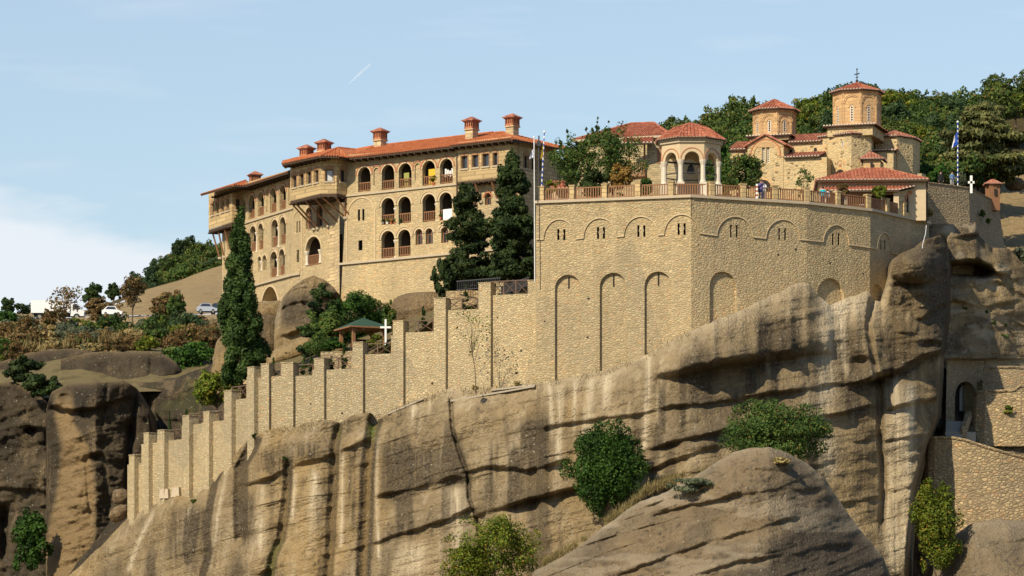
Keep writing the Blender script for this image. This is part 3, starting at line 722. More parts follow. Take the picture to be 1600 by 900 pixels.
for args in ((398.5, 267, 283, 413, .3), (479, 225.5, 245, 399.5), (506.5, 216.8, 240, 398.5), (594, 199, 231.5, 396), (737, 182, 217.5, 386.5), (800.5, 177, 214.5, 386)):
    add_chimney(*args)
# things seen in the loggias
tag(MB().fbox(F1, *[F1.uz(x, 270)[0] for x in (664.5, 680)], F1.at(670, 291).z, F1.at(670, 263).z, .5, .54).build('curtain', M['yellow']), 'yellow cloth hung inside a top-floor loggia arch', 'curtain')
tag(MB().fbox(F1, *[F1.uz(x, 330)[0] for x in (692, 706)], F1.at(699, 343).z, F1.at(699, 326.5).z, .03, .07).build('sheet', M['cloth']), 'cream sheet hung over the rail of a second-floor loggia arch', 'sheet')
lm = MB()
for i in range(5):
    u = F1.uz(690, 270)[0] + i * .24; lm.fbox(F1, u, u + .2, F1.at(699, 275).z + .1 * (i % 2), F1.at(699, 262).z - .1 * (i % 3), .5 + .02 * i, .53 + .02 * i)
tag(lm.build('laundry', M['cloth']), 'white laundry hanging in the rightmost top-floor loggia arch', 'laundry')
tag(MB().fbox(F1, *[F1.uz(x, 270)[0] for x in (626, 634)], F1.at(630, 292).z, F1.at(630, 269).z, .5, .54).build('curtain', M['olive']), 'olive green screen inside a top-floor loggia arch', 'screen')
# ================================================================== THE BASTION WITH ITS TERRACE
ZTR = 47.2
T = [onz(838, 318, ZTR), onz(1080, 308.5, ZTR), onz(1261, 319.5, ZTR), onz(1359, 330, ZTR), onz(1450, 350, ZTR)]
TF = [Fac(T[i], T[i + 1]) for i in range(4)]
bas = thing('terrace_bastion', (T[1].x, T[1].y + 3, 20), 'tall faceted rubble stone bastion with two tiers of blind arches carrying the railed terrace', 'bastion wall')
PRD = .08
low_ops = [[A('blind', 867, 907, 429.3, 640, dep=.32), A('blind', 937, 978, 426, 640, dep=.32), A('blind', 1007, 1048.5, 424.3, 640, dep=.32)],
           [A('blind', 1108.8, 1151, 424.3, 640, dep=.3)], [A('blind', 1277, 1319, 434.5, 478, dep=.35)], [A('blind', 1362, 1381, 444, 482, dep=.35)]]
slits = [[(889, 433, 451), (959, 430, 448), (1029, 427.5, 446.5)], [(1128.3, 428, 446.5)], [], []]
Hs = [[(877, 358, 375), (939, 355, 373), (1002, 352, 370), (1065, 349, 367)], [(1147, 351.5, 371), (1222.5, 356.5, 375)], [(1306.3, 364.5, 383)], [(1379.5, 375.5, 390)]]
def win_strip(i): return (838, 1080, 1261, 1359, 1450)[i], (838, 1080, 1261, 1359, 1450)[i + 1]
for i, fc in enumerate(TF):
    a, b = win_strip(i)
    ops = [A('slit', x - 2.2 * s + (-1.5 if s > 0 else 1.5) * 0 - (0 if s > 0 else 0) if False else x + s * 4.6 - 1.7, x + s * 4.6 + 1.7, t, bb, inn='dark') for x, t, bb in Hs[i] for s in (-1, 1)]
    if i == 3: ops = [A('slit', x + s * 3 - 1.2, x + s * 3 + 1.2, t, bb, inn='dark') for x, t, bb in Hs[i] for s in (-1, 1)]
    ops += low_ops[i]
    w = facade(fc, [(a, 680), (b, 680), (b, 350), (b, (308.5, 319.5, 330, 350)[i]), (a, (318, 308.5, 319.5, 330)[i])], ops, bas, 'bastion')
    if slits[i]:
        sl = MB(); pn = MB()
        for x, t, bb in slits[i]:
            u0, u1 = fc.uz(x - 1.3, t, .32)[0], fc.uz(x + 1.3, t, .32)[0]; za, zb_ = fc.at(x, bb, .32).z, fc.at(x, t, .32).z
            reveal(sl, fc, [(u0, za), (u1, za), (u1, zb_), (u0, zb_)], .30, .315, 0); sl.poly([fc.pt(u, z, .305) for u, z in ((u0, za), (u1, za), (u1, zb_), (u0, zb_))])
        sl.build('arrow_slit', M['dark'], bas)
    cr = MB()
    for x, t, bb in Hs[i]:
        zc = fc.at(x, (t + bb) / 2 - 1, 0).z; u = fc.uz(x, 360)[0]
        cr.fbox(fc, u - .2, u + .2, zc - .1, zc + .1, .02, .12)
    cr.build('crossbar', M['cap'], bas)
# the proud upper band whose lower edge steps over each upper arch
arches = [(849.5, 899, 343.2, 374.5), (912, 963, 341.3, 372), (975, 1028, 339, 370), (1038, 1093, 335.7, 367.5), (1120.5, 1176.5, 338.7, 369.5), (1197, 1250, 343.6, 373.5), (1286.5, 1327, 352, 380), (1370.5, 1393.5, 364, 390)]
lk = [(838, 374.6), (849.5, 374.6), (899, 374.5), (912, 372.5), (963, 371), (975, 369.5), (1028, 368), (1038, 367.5), (1093, 365), (1120, 368.8), (1176, 371), (1197, 373.3), (1250, 375), (1287, 378.5), (1327, 383), (1359, 387.5), (1371, 390), (1394, 396), (1450, 410)]
def lineY(x): return float(np.interp(x, [p[0] for p in lk], [p[1] for p in lk]))
def lowY(x):
    y = lineY(x)
    for l, r, t, b in arches:
        if l < x < r:
            c = (l + r) / 2; k = (x - c) / ((r - l) / 2); return y - (y - t) * math.sqrt(max(0, 1 - k * k))
    return y
for i, fc in enumerate(TF):
    a, b = win_strip(i); xs = sorted(set([a, b] + [x for x in np.arange(a + 1, b, 2.0)] + [x + e for l, r, t, bb in arches for x in (l, r) for e in (-.01, .01, .4, -.4) if a < x + e < b]))
    lowp = [fc.uz(x, lowY(x), -PRD) for x in xs]; ztp = ZTR
    mb = MB(); n = len(xs)
    u0 = fc.uz(a, 330, 0)[0]; u1 = fc.uz(b, 330, 0)[0]
    lowp[0] = (0.0, lowp[0][1]); lowp[-1] = (fc.L, lowp[-1][1])
    vs = [fc.pt(u, z, -PRD) for u, z in lowp] + [fc.pt(u, ztp, -PRD) for u, z in lowp] + [fc.pt(u, z, .02) for u, z in lowp]
    mb.add(vs, [(k, k + 1, n + k + 1, n + k) for k in range(n - 1)] + [(k, 2 * n + k, 2 * n + k + 1, k + 1) for k in range(n - 1)])
    mb.build('upper_band', M['bastion'], bas)
    em = MB()
    for k in range(n - 1):
        (ua, za), (ub, zb_) = lowp[k], lowp[k + 1]
        dz = .09
        em.hexa([fc.pt(ua, za - .0, -PRD - .035), fc.pt(ub, zb_, -PRD - .035), fc.pt(ub, zb_, -PRD + .02), fc.pt(ua, za, -PRD + .02)],
                [fc.pt(ua, za + dz, -PRD - .035), fc.pt(ub, zb_ + dz, -PRD - .035), fc.pt(ub, zb_ + dz, -PRD + .02), fc.pt(ua, za + dz, -PRD + .02)])
    em.build('arch_moulding', M['brick' if False else 'trim'], bas)
    cp = MB(); cp.fbox(fc, -.05, fc.L + .05, ZTR - .02, ZTR + .2, -.28, .5); cp.build('coping', M['cap'], bas)
floor = MB(); fpts = [tuple(V2(p)) for p in T]
floor.prism([(p[0], p[1] + .3) for p in fpts] + [(36, 372), (30, 380), (6, 380), (3.0, 350)], ZTR - .6, ZTR + .05)
tag(floor.build('terrace_paving', M['concrete']), kind='structure')
lw_ = Fac((T[0].x, T[0].y + 14), (T[0].x, T[0].y)); 
MB().quad(lw_.pt(0, 22, 0), lw_.pt(14, 22, 0), lw_.pt(14, ZTR, 0), lw_.pt(0, ZTR, 0)).build('side_wall', M['bastion'], bas)
# railing of the terrace: stone posts and timber panels
rl_ = thing('terrace_railing', (T[1].x, T[1].y + .3, ZTR + .2), 'brown timber railing panels between square stone posts along the terrace edge', 'railing')
posts = [843, 894.2, 945, 997, 1049, 1111.5, 1160.5, 1210, 1259.8, 1308, 1355.5, 1384.5, 1411]
def fac_of(px):
    for i in range(4):
        if px <= (1080, 1261, 1359, 1451)[i]: return i
prev = None
for x in posts:
    i = fac_of(x); fc = TF[i]; u = fc.uz(x, 312, .12)[0]
    if x == 843: u = .45
    mb = MB(); mb.fbox(fc, u - .21, u + .21, ZTR + .19, ZTR + 1.3, -.1, .34); mb.fbox(fc, u - .26, u + .26, ZTR + 1.3, ZTR + 1.42, -.15, .39)
    mb.build('post', M['bay'], rl_)
    p = V2(fc.pt(u, 0, .12))
    if prev is not None:
        g = Fac(prev, p); railing(g, .25, g.L - .25, ZTR + .2, ZTR + 1.22, -.05, rl_, M['wood'], 'panel', step=.2, bar=.085)
    prev = p
# ------------------------------------------------------------------ open bell pavilion
GC = Vector((14.76, 343.6)); rotg = math.pi / 8
pav = thing('bell_pavilion', (GC.x, GC.y, ZTR), 'open eight-sided stone pavilion with round columns, brick-edged arches and a red tiled roof', 'pavilion')
RC = 2.4; zc0 = ZTR + .25; zcap = P(1062, 249, 341.2).z
cv = ngon(GC, RC, 8, rotg)
for k, (x, y) in enumerate(cv):
    mb = MB(); mb.box((x, y, zc0), .58, .58, 1.15, 0); mb.lathe((x, y, zc0 + 1.15), [(.27, 0), (.25, .12), (.21, .2), (.2, zcap - zc0 - 1.6), (.3, zcap - zc0 - 1.3), (.33, zcap - zc0 - 1.15)], 10)
    mb.build('column', M['marble'], pav)
zat = P(1080, 221.5, 341).z
for k in range(8):
    a, b = Vector(cv[k]), Vector(cv[(k + 1) % 8])
    m_ = (a + b) / 2 - GC
    fc = Fac(a, b)
    if fc.n.dot(m_) < 0: fc = Fac(b, a)
    fc = Fac(fc.A + fc.n * .2, fc.B + fc.n * .2); L_ = fc.L; ex = .2 * math.tan(math.pi / 8)
    lp = arch_pts(.3, L_ - .3, zcap - .001, zcap + (L_ - .6) / 2 + .05)
    mb = MB(); outer = [(-ex, zcap)] + [(.3, zcap)] + lp[2:][::-1] + [(L_ - .3, zcap), (L_ + ex, zcap), (L_ + ex, zat), (-ex, zat)]
    outer = [(-ex, zcap), (.3, zcap)] + list(reversed(lp[2:]))[1:-1] + [(L_ - .3, zcap), (L_ + ex, zcap), (L_ + ex, zat), (-ex, zat)]
    sheet(mb, fc, outer, []); sheet(mb, fc, outer, [], .42)
    nn = len(outer); mb.add([fc.pt(u, z, 0) for u, z in outer] + [fc.pt(u, z, .42) for u, z in outer], [(i, (i + 1) % nn, nn + (i + 1) % nn, nn + i) for i in range(nn - 2)])
    mb.build('arch', M['trim'], pav)
    tr = MB(); ring(tr, fc, .3, L_ - .3, zcap, zcap + (L_ - .6) / 2 + .05, .26, .07, .04, legs=False); tr.build('brick_edging', M['brick'], pav)
co = MB()
for r0, z0, z1 in ((2.78, zat - .02, zat + .18), (2.9, zat + .18, zat + .3)): co.prism(ngon(GC, r0, 8, rotg), z0, z1)
co.build('cornice', M['cap'], pav)
cone_roof(GC, 3.06, 8, rotg, zat + .38, P(1078.5, 192.5, 343.6).z, 'tile_r', pav, w=.27, r=.09, belly=.28)
tr = MB()
for k in range(8): tr.tube([(*cv[k], zcap - 1.05), (*cv[(k + 1) % 8], zcap - 1.05)], .05, 5)
tr.tube([(*cv[0], zcap), (*cv[4], zcap)], .09, 5); tr.build('tie_rod', M['iron'], pav)
b_ = MB(); b_.lathe((GC.x, GC.y, zcap - .8), [(.42, 0), (.34, .12), (.27, .4), (.22, .6), (.08, .7)], 12); b_.tube([(GC.x, GC.y, zcap - .1), (GC.x, GC.y, zcap)], .04)
tag(b_.build('bell', M['iron'], smooth=True), 'dark bronze bell hanging inside the open pavilion', 'bell')
MB().prism(ngon(GC, 2.9, 8, rotg), ZTR + .04, zc0).build('plinth', M['cap'], pav)

# ================================================================== THE CHURCH
ch = thing('church', (26, 372, ZTR), 'Byzantine stone church with two octagonal brick drums and red tiled roofs', 'church')
def poly_block(pts, z0, z1, mat, name='wall'):
    return MB().prism([tuple(V2(p)) for p in pts], z0, z1).build(name, M[mat], ch)
al = R(-18); E1 = Vector((math.cos(al), math.sin(al))); E2 = Vector((-math.sin(al), math.cos(al)))
CF = Fac(onz(1196, 226, 0) if False else V2(P(1168, 226, 366.0)), V2(P(1168, 226, 366.0)) + E1 * 10)
zb = ZTR
def blk(l, r, t, d, dep, mat, name='wall', z0=None, eave=None, tile='tile_d', over=.28, rise=.5, back=None):
    """rectangular block on the church's own axes; l, r, t pixels on its front plane d; optional lean-to / hip roof"""
    ul, ur = CF.uz(l, t, d)[0], CF.uz(r, t, d)[0]; z = CF.at((l + r) / 2, t, d).z
    MB().fbox(CF, ul, ur, z0 or zb, z, d, d + dep).build(name, M[mat], ch)
    if eave:
        a, b = CF.pt(ul - over, z, d - over), CF.pt(ur + over, z, d - over)
        if eave == 'lean':
            c_, e_2 = CF.pt(ur + over, z + rise, d + dep), CF.pt(ul - over, z + rise, d + dep); roof([([a, b, c_, e_2], a, b)], tile, ch, under='woodd', w=.26, r=.09, thick=.1)
        if eave == 'hip':
            c_, f_ = CF.pt(ur + over, z, d + dep + over), CF.pt(ul - over, z, d + dep + over)
            m1, m2 = CF.pt(ul + dep * .45, z + rise, d + dep / 2), CF.pt(ur - dep * .45, z + rise, d + dep / 2)
            if (ur - ul) < dep * .95: m1 = m2 = CF.pt((ul + ur) / 2, z + rise, d + dep / 2)
            pl = [([a, b, m2, m1] if m1 is not m2 else [a, b, m1], a, b), ([b, c_, m2], b, c_), ([f_, a, m1], f_, a)]
            roof(pl, tile, ch, under='woodd', w=.26, r=.09, thick=.1, ridges=([a, m1], [b, m2]))
    return ul, ur, z
# gabled transept with double window
ul, ur = CF.uz(1168, 240, 0)[0], CF.uz(1224.2, 240, 0)[0]; ze_ = CF.at(1196, 227.5, 0).z; zg = CF.at(1196, 213.2, 0).z; um = (ul + ur) / 2
zw0, zw1 = CF.at(1196, 254.5).z, CF.at(1196, 229.5).z; uw = CF.uz(1196.3, 240)[0]
mb = MB(); holes = [arch_pts(uw - .34, uw - .06, zw0, zw1, 8), arch_pts(uw + .06, uw + .34, zw0, zw1, 8)]
sheet(mb, CF, [(ul, zb), (ur, zb), (ur, ze_), (um, zg), (ul, ze_)], holes)
for h in holes: reveal(mb, CF, h, 0, .2)
mb.fbox(CF, ur - .02, ur, zb, ze_, 0.01, 2.4); mb.build('transept_wall', M['church'], ch)
win = MB(); sheet(win, CF, [(uw - .42, zw0), (uw + .42, zw0), (uw + .42, zw1 + .02), (uw - .42, zw1 + .02)], [], .16); wo = win.build('window', M['marble'], ch)
dots = MB()
for s_ in (-1, 1):
    for k in range(8):
        z = zw0 + .1 + k * .165; dots.fbox(CF, uw + s_ * .2 - .05, uw + s_ * .2 + .05, z, z + .09, .15, .17)
dots.build('pane', M['dark'], wo, inv=False)
tr = MB(); ring(tr, CF, uw - 1.05, uw + 1.05, zw1 - .9, zw1 + .35, .0, .24, .06); ring(tr, CF, uw - 1.05, uw + 1.05, zw1 - .9, zw1 + .35, .26, .08, .09, mi=1)
for sg in (-1, 1): tr.fbox(CF, uw + sg * 1.3 - .25 + sg * .12, uw + sg * 1.3 + .25 + sg * .12, zw1 - .95, zw1 - .75, -.06, .01)
tr.build('window_arch', [M['drum'], M['brick']], ch)
pd = MB(); zz = ze_ - .15
sheet(pd, CF, [(ul - .02, zz), (ur + .02, zz), (ur + .02, ze_ + .05), (um, zg + .05), (ul - .02, ze_ + .05)], [], -.05)
for a_, b_ in (((ul - .3, ze_ - .1), (um, zg + .12)), ((um, zg + .12), (ur + .3, ze_ - .1))):
    p = [a_, b_]; pd.hexa([CF.pt(a_[0], a_[1], -.3), CF.pt(b_[0], b_[1], -.3), CF.pt(b_[0], b_[1], 2.4), CF.pt(a_[0], a_[1], 2.4)], [CF.pt(a_[0], a_[1] + .12, -.3), CF.pt(b_[0], b_[1] + .12, -.3), CF.pt(b_[0], b_[1] + .12, 2.4), CF.pt(a_[0], a_[1] + .12, 2.4)], 1)
pd.build('pediment', [M['drum'], M['tile_d']], ch)
g1_, g2_, g3_, g4_ = CF.pt(um, zg + .2, -.3), CF.pt(ur + .35, ze_ - .02, -.3), CF.pt(ur + .35, ze_ - .02, 2.4), CF.pt(um, zg + .2, 2.4)
g5_, g6_ = CF.pt(ul - .35, ze_ - .02, -.3), CF.pt(ul - .35, ze_ - .02, 2.4)
roof([([g2_, g3_, g4_, g1_], g2_, g3_), ([g6_, g5_, g1_, g4_], g6_, g5_)], 'tile_d', ch, w=.26, r=.08)
# nave and aisle walls, low lean-to roofs
blk(1224.5, 1292, 247, .05, 2.0, 'church'); 
a_, b_, z_ = blk(1232, 1292, 222, 2.0, 5, 'church')
def lean(l, r, tf, tb, d0, d1, name='roof', tile='tile_d'):
    """tiled slope: eave at pixel row tf on plane d0, top at row tb on plane d1"""
    u0, z0 = CF.uz(l, tf, d0); u1 = CF.uz(r, tf, d0)[0]; z0 = CF.at((l + r) / 2, tf, d0).z; z1 = CF.at((l + r) / 2, tb, d1).z
    a, b, c_, e_2 = CF.pt(u0, z0, d0), CF.pt(u1, z0, d0), CF.pt(u1, z1, d1), CF.pt(u0, z1, d1)
    return roof([([a, b, c_, e_2], a, b)], tile, ch, under='woodd', w=.26, r=.09, thick=.12)
lean(1224.5, 1281, 244.5, 238.5, -.25, 2.0); lean(1231, 1283, 221, 210, 1.75, 4.6)
blk(1139, 1170, 234, 2.0, 6, 'church'); lean(1136, 1170, 233, 222, 1.75, 5.0); blk(1139, 1168, 252, .6, 1.5, 'church'); lean(1138, 1168, 252, 246.5, .3, 2.0)
for x, t, b in ((1164, 239, 246), (1236, 233.5, 239), (1274, 230.5, 236)):
    u = CF.uz(x, t, 1.97)[0]; z0 = CF.at(x, b, 1.97).z; z1 = CF.at(x, t, 1.97).z
    mb = MB(); mb.poly([CF.pt(u_, z, 1.96) for u_, z in arch_pts(u - .13, u + .13, z0, z1, 8)]); mb.build('small_window', M['dark'], ch)
# drums
def drum(px, half, ptop, pbot, Y, eavehalf, papex, cross=False, nslot=5):
    c = V2(P(px, 200, Y)); k = Y / F; Rr = half * k / math.cos(R(8)); rot = al - math.pi / 2 + math.pi / 8
    z1 = P(px, ptop, Y - Rr).z; z0 = P(px, pbot, Y - Rr).z - 1.2
    pts = ngon(c, Rr, 8, rot)
    d_ = MB().prism(pts, z0, z1).build('drum', M['drum'], ch)
    for i in range(8):
        a, b = Vector(pts[i]), Vector(pts[(i + 1) % 8]); m_ = (a + b) / 2 - c; fc = Fac(a, b)
        if fc.n.dot(m_) < 0: fc = Fac(b, a)
        if fc.n.y > .25: continue
        L_ = fc.L; tr = MB(); top = z1 - .5
        ring(tr, fc, .22, L_ - .22, z0 + 1.2, top, .0, .1, .06, legs=False); ring(tr, fc, .22, L_ - .22, z0 + 1.2, top, .13, .07, .09, legs=False)
        for s_ in (0, L_): tr.fbox(fc, max(0, s_ - .12), min(L_, s_ + .12), z0, z1, -.05, .01)
        wh = (z1 - z0 - 1.2) * .5; zs = z0 + 1.35; um_ = L_ / 2
        ring(tr, fc, um_ - .2, um_ + .2, zs, zs + wh, .06, .1, .05, legs=False)
        tr.build('blind_arch', M['drum'], d_, inv=False)
        sl = MB(); sl.poly([fc.pt(u, z, -.012) for u, z in arch_pts(um_ - .15, um_ + .15, zs, zs + wh, 8)]); so = sl.build('window', M['marble'], d_, inv=False)
        dt = MB()
        for q in range(nslot):
            z = zs + .08 + q * (wh - .12) / nslot; dt.add([fc.pt(um_ + .085 * math.cos(t), z + .085 + .085 * math.sin(t), -.02) for t in np.linspace(0, 2 * math.pi, 8, endpoint=False)], [tuple(range(8))])
        dt.build('lattice_holes', M['dark'], d_, inv=False)
    er = eavehalf * k / math.cos(R(8))
    MB().prism(ngon(c, Rr + .12, 8, rot), z1 - .12, z1 + .02).build('cornice', M['drum'], ch)
    cone_roof(c, er, 8, rot, z1 + .1, P(px, papex, Y).z, 'tile_r', ch, w=.25, r=.085, name='drum_roof')
    return c, z1
drum(1210, 33, 171, 208.5, 370.5, 40.5, 155.5, nslot=5)
cc, z1 = drum(1339, 37, 141, 192, 370.5, 43, 129.3, nslot=6)
blk(1171.5, 1232, 212, 1.9, 4.6, 'church', z0=56, eave='lean', rise=.02, over=.3)
blk(1293, 1363.5, 196, 1.6, 5.0, 'church', z0=56, eave='lean', rise=.02, over=.35)
a_, b_ = CF.uz(1171.5, 212, 1.9)[0], CF.uz(1232, 212, 1.9)[0]
cr = MB(); ax = P(1339, 129, 370.5); zt = P(1339, 107.5, 370.5).z
cr.tube([ax, (ax.x, ax.y, zt)], .045, 6); cr.lathe((ax.x, ax.y, ax.z + .05), [(.1, 0), (.16, .1), (.05, .22)], 8)
zc = ax.z + (zt - ax.z) * .62
dv = Vector((math.cos(R(-62)), math.sin(R(-62)), 0)); cr.tube([Vector((ax.x, ax.y, zc)) - dv * .38, Vector((ax.x, ax.y, zc)) + dv * .38], .05, 6)
cr.tube([Vector((ax.x, ax.y, zc - .3)) - dv * .2, Vector((ax.x, ax.y, zc - .3)) + dv * .2], .035, 6); cr.lathe((ax.x, ax.y, zt - .1), [(.03, 0), (.09, .06), (.02, .16)], 8)
cr.build('roof_cross', M['iron'], ch)
# polygonal conch and apse, roofed low
zq = (YH - 209) / F * 364.2
c1_, c2_, c3_, c4_ = onz(1281, 215, zq), onz(1330, 209, zq), onz(1361.3, 211.3, zq), onz(1368, 214.3, zq)
pts = [c1_, c2_, c3_, c4_ + Vector((0, 2, 0)), c4_ + Vector((-.5, 6, 0)), c1_ + Vector((.4, 5, 0))]
poly_block(pts, zb, zq, 'church', 'conch_wall')
def fan(pts, apx, z, over=.25, name='roof', tile='tile_d'):
    cen = Vector((sum(p.x for p in pts) / len(pts), sum(p.y for p in pts) / len(pts), 0)); q = []
    for p in pts:
        d = Vector((p.x - cen.x, p.y - cen.y, 0)); q.append(Vector((p.x, p.y, z + .06)) + d.normalized() * over)
    return roof([([q[i], q[i + 1], apx], q[i], q[i + 1]) for i in range(len(q) - 1)], tile, ch, under='woodd', w=.26, r=.09, thick=.1, name=name, ridges=[[p, apx] for p in q])
fan(pts[:4] , P(1322, 201.3, 367.5), zq)
zq2 = (YH - 213) / F * 368.0
d1, d2, d3, d4 = onz(1367, 215.5, zq2), onz(1401.7, 213, zq2), onz(1426.5, 216.5, zq2), onz(1437.2, 221.5, zq2)
pts = [d1, d2, d3, d4, d4 + Vector((-1.5, 5, 0)), d1 + Vector((0, 5, 0))]
poly_block(pts, zb, zq2, 'church', 'apse_wall'); fan(pts[:4], P(1398, 205.3, 371.5), zq2)
zq3 = (YH - 236) / F * 366.2
s1, s2 = onz(1361, 237, zq3), onz(1396, 235.5, zq3)
poly_block([s1, s2, s2 + Vector((.6, 3, 0)), s1 + Vector((.4, 3, 0))], zb, zq3, 'church', 'vestry_wall')
q = [s1 + Vector((-.1, -.25, .05)), s2 + Vector((.25, -.25, .05)), s2 + Vector((.7, 2.2, .42)), s1 + Vector((.4, 2.2, .42))]
roof([(q, q[0], q[1])], 'tile_d', ch, under='woodd', w=.26, r=.09, thick=.1)
zq4 = (YH - 249) / F * 362.0
s1, s2 = onz(1349, 249.5, zq4), onz(1375.5, 249, zq4)
poly_block([s1, s2, s2 + Vector((.5, 2.4, 0)), s1 + Vector((.4, 2.4, 0))], zb, zq4, 'drum', 'porch_wall')
q = [s1 + Vector((-.3, -.3, .05)), s2 + Vector((.3, -.3, .05)), s2 + Vector((.8, 2.4, .05)), s1 + Vector((.1, 2.4, .05))]; apx = P(1360, 237, 363.4)
roof([([q[0], q[1], apx], q[0], q[1]), ([q[1], q[2], apx], q[1], q[2]), ([q[3], q[0], apx], q[3], q[0])], 'tile_d', ch, under='woodd', w=.24, r=.08, thick=.1)
MB().box(P(1362, 263.5, 361.9), .22, .1, .55).build('small_window', M['dark'], ch)
# conch windows, niche with red mark, dark door heads
CS = Fac(c1_, c2_)
for x, t, b in ((1317, 221, 229),):
    u, z0 = CS.uz(x, b); z1_ = CS.uz(x, t)[1]; MB().poly([CS.pt(u_, z, -.02) for u_, z in arch_pts(u - .13, u + .13, z0, z1_, 8)]).build('small_window', M['marble'], ch)
    dt = MB(); [dt.fbox(CS, u - .06, u + .06, z0 + .07 + k * .13, z0 + .14 + k * .13, -.03, -.01) for k in range(3)]; dt.build('lattice_holes', M['dark'], ch)
u, z0 = CS.uz(1313, 260); tr = MB(); ring(tr, CS, u - .3, u + .3, z0, z0 + .5, .02, .1, .05, legs=False); tr.fbox(CS, u - .12, u + .12, z0 - .02, z0 + .2, -.04, .01, 1); tr.build('niche', [M['drum'], M['brick']], ch)
for (fc, x, t, b, w_) in ((CS, 1313, 265, 290, .5), (CF, 1192, 281, 300, .75)):
    u, z0 = fc.uz(x, b); z1_ = fc.uz(x, t)[1]; mb = MB(); mb.poly([fc.pt(u_, z, -.015) for u_, z in arch_pts(u - w_, u + w_, z0, z1_, 12)]); mb.build('doorway', M['dark'], ch)
    tr = MB(); ring(tr, fc, u - w_, u + w_, z0, z1_, 0, .18, .05); tr.build('door_arch', M['drum'], ch)

# ================================================================== LOGGIA BUILDING AT THE RIGHT END OF THE TERRACE
lg = thing('terrace_loggia', (30, 355, ZTR), 'low loggia with two tiers of red tiled roof at the right end of the terrace', 'loggia building')
K = TF[3].xy(1404.5); ka = Vector((26.1, K.y + .5))
LF = Fac(ka, K)
zup = P(1360, 291, 354.4).z; UF = Fac(P(1280.5, 285, 354.6), P(1447, 285, 354.2))
g = MB(); zl1 = P(1400, 297.5, K.y).z
ub0, ub1 = 0, UF.L
g.fbox(UF, ub0, ub1, ZTR, P(1360, 283.5, 354.4).z, .25, 5.5); g.build('wall', M['plaster'], lg)
MB().fbox(UF, -.1, ub1 + .1, P(1360, 284.5, 354.4).z, P(1360, 281.5, 354.4).z, -.12, 5.6).build('cornice', M['cap'], lg)
MB().fbox(UF, -.05, ub1 + .05, P(1360, 287.5, 354.4).z, P(1360, 286, 354.4).z, .12, 5.5).build('moulding', M['cap'], lg)
E_a, E_b = UF.pt(-.3, P(1278, 280.6, 354).z, -.45), UF.pt(ub1 + .2, P(1278, 280.6, 354).z, -.45)
R1, R2 = P(1343, 264.5, 357.8), P(1381, 263.6, 357.4); R1.z = R2.z = (R1.z + R2.z) / 2
R0 = UF.pt(-.3, E_a.z, 6.3); R3 = UF.pt(ub1 + .2, E_a.z, 6.3)
roof([([E_a, E_b, R2, R1], E_a, E_b), ([E_b, R3, R2], E_b, R3), ([R0, E_a, R1], R0, E_a)], 'tile_r', lg, w=.3, r=.1, under='woodd', ridges=([E_a, R1], [R1, R2], [R2, E_b]))
La, Lb = LF.pt(.2, zl1, -.4), LF.pt(LF.L + .02, zl1, -.4)
Lc, Ld = UF.pt(UF.L - .9, P(1360, 290, 354.4).z, .2), UF.pt(0, P(1360, 290, 354.4).z, .2)
roof([([La, Lb, Lc, Ld], La, Lb)], 'tile_r', lg, name='lower_roof', w=.3, r=.1, under='woodd')
for x in (1290, 1322, 1352, 1379): column(LF.pt(LF.uz(x, 300)[0], ZTR + .05, .3), zl1 - ZTR - .3, .14, lg, M['marble'], name='pillar')
MB().fbox(LF, LF.L - .45, LF.L, ZTR + .05, zl1 - .12, .0, .5).build('pillar', M['plaster'], lg)
MB().fbox(LF, .2, LF.L, zl1 - .32, zl1 - .12, .05, .3).build('beam', M['wood'], lg)
MB().fbox(UF, .1, ub1 - 1.5, ZTR + .05, zl1 + .4, .2, .24).build('arcade_shade', M['dark'], lg)  # near-black sheet painting the arcade's shade in front of the plaster wall
WF = TF[3]; u0 = WF.uz(1404.5, 330)[0]; u1 = WF.uz(1446, 330)[0]; ze = P(1360, 292, 354.4).z
ua, z_a = WF.uz(1416, 332); ub = WF.uz(1433, 332)[0]; za_ = WF.uz(1424, 302.5)[1]
w = MB(); lp = arch_pts(ua, ub, WF.uz(1424, 333)[1], za_)
sheet(w, WF, [(u0, ZTR + .05), (u1, ZTR + .05), (u1, ze + .5), (u1 - 1.2, ze + .1), (u0, zl1 - .1)], [lp], .05); reveal(w, WF, lp, .05, .5); w.build('end_wall', M['church'], lg)
tr = MB(); ring(tr, WF, ua, ub, z_a, za_, .0, .2, .04, d=.05, legs=False); tr.build('arch_ring', M['brick'], lg)
qn = MB()
for k in range(11): qn.fbox(WF, u1 - (.45 if k % 2 else .7), u1 + .02, ZTR + .06 + k * .38, ZTR + .4 + k * .38, -.03, .4)
qn.build('quoin_stones', M['quoin'], lg)
railing(WF, ua, ub, WF.uz(1424, 333)[1], WF.uz(1424, 333)[1] + .95, .2, lg, M['iron'])

# ================================================================== REFECTORY BEHIND THE PAVILION
rf2 = thing('refectory', (10, 366, ZTR), 'pale stone building with a low red hipped roof and white gutter behind the bell pavilion', 'building')
ze = P(960, 215.5, 363).z
QF = Fac(onz(893, 218.5, ze), onz(1046, 210.5, ze)); QB = 8
MB().fbox(QF, .3, QF.L - .3, ZTR, ze - .12, .5, QB).build('wall', M['brickwall'], rf2)
a, b = QF.pt(0, ze, 0), QF.pt(QF.L, ze, 0); c_, d_ = QF.pt(QF.L, ze, QB + .5), QF.pt(0, ze, QB + .5)
m1, m2 = P(985, 193.5, 367.5), P(1022, 191.5, 367); m1.z = m2.z = (m1.z + m2.z) / 2
roof([([a, b, m2, m1], a, b), ([b, c_, m2], b, c_), ([d_, a, m1], d_, a)], 'tile_r', rf2, w=.22, r=.05, under='cap', mort=False, ridges=([a, m1], [m1, m2], [m2, b]))
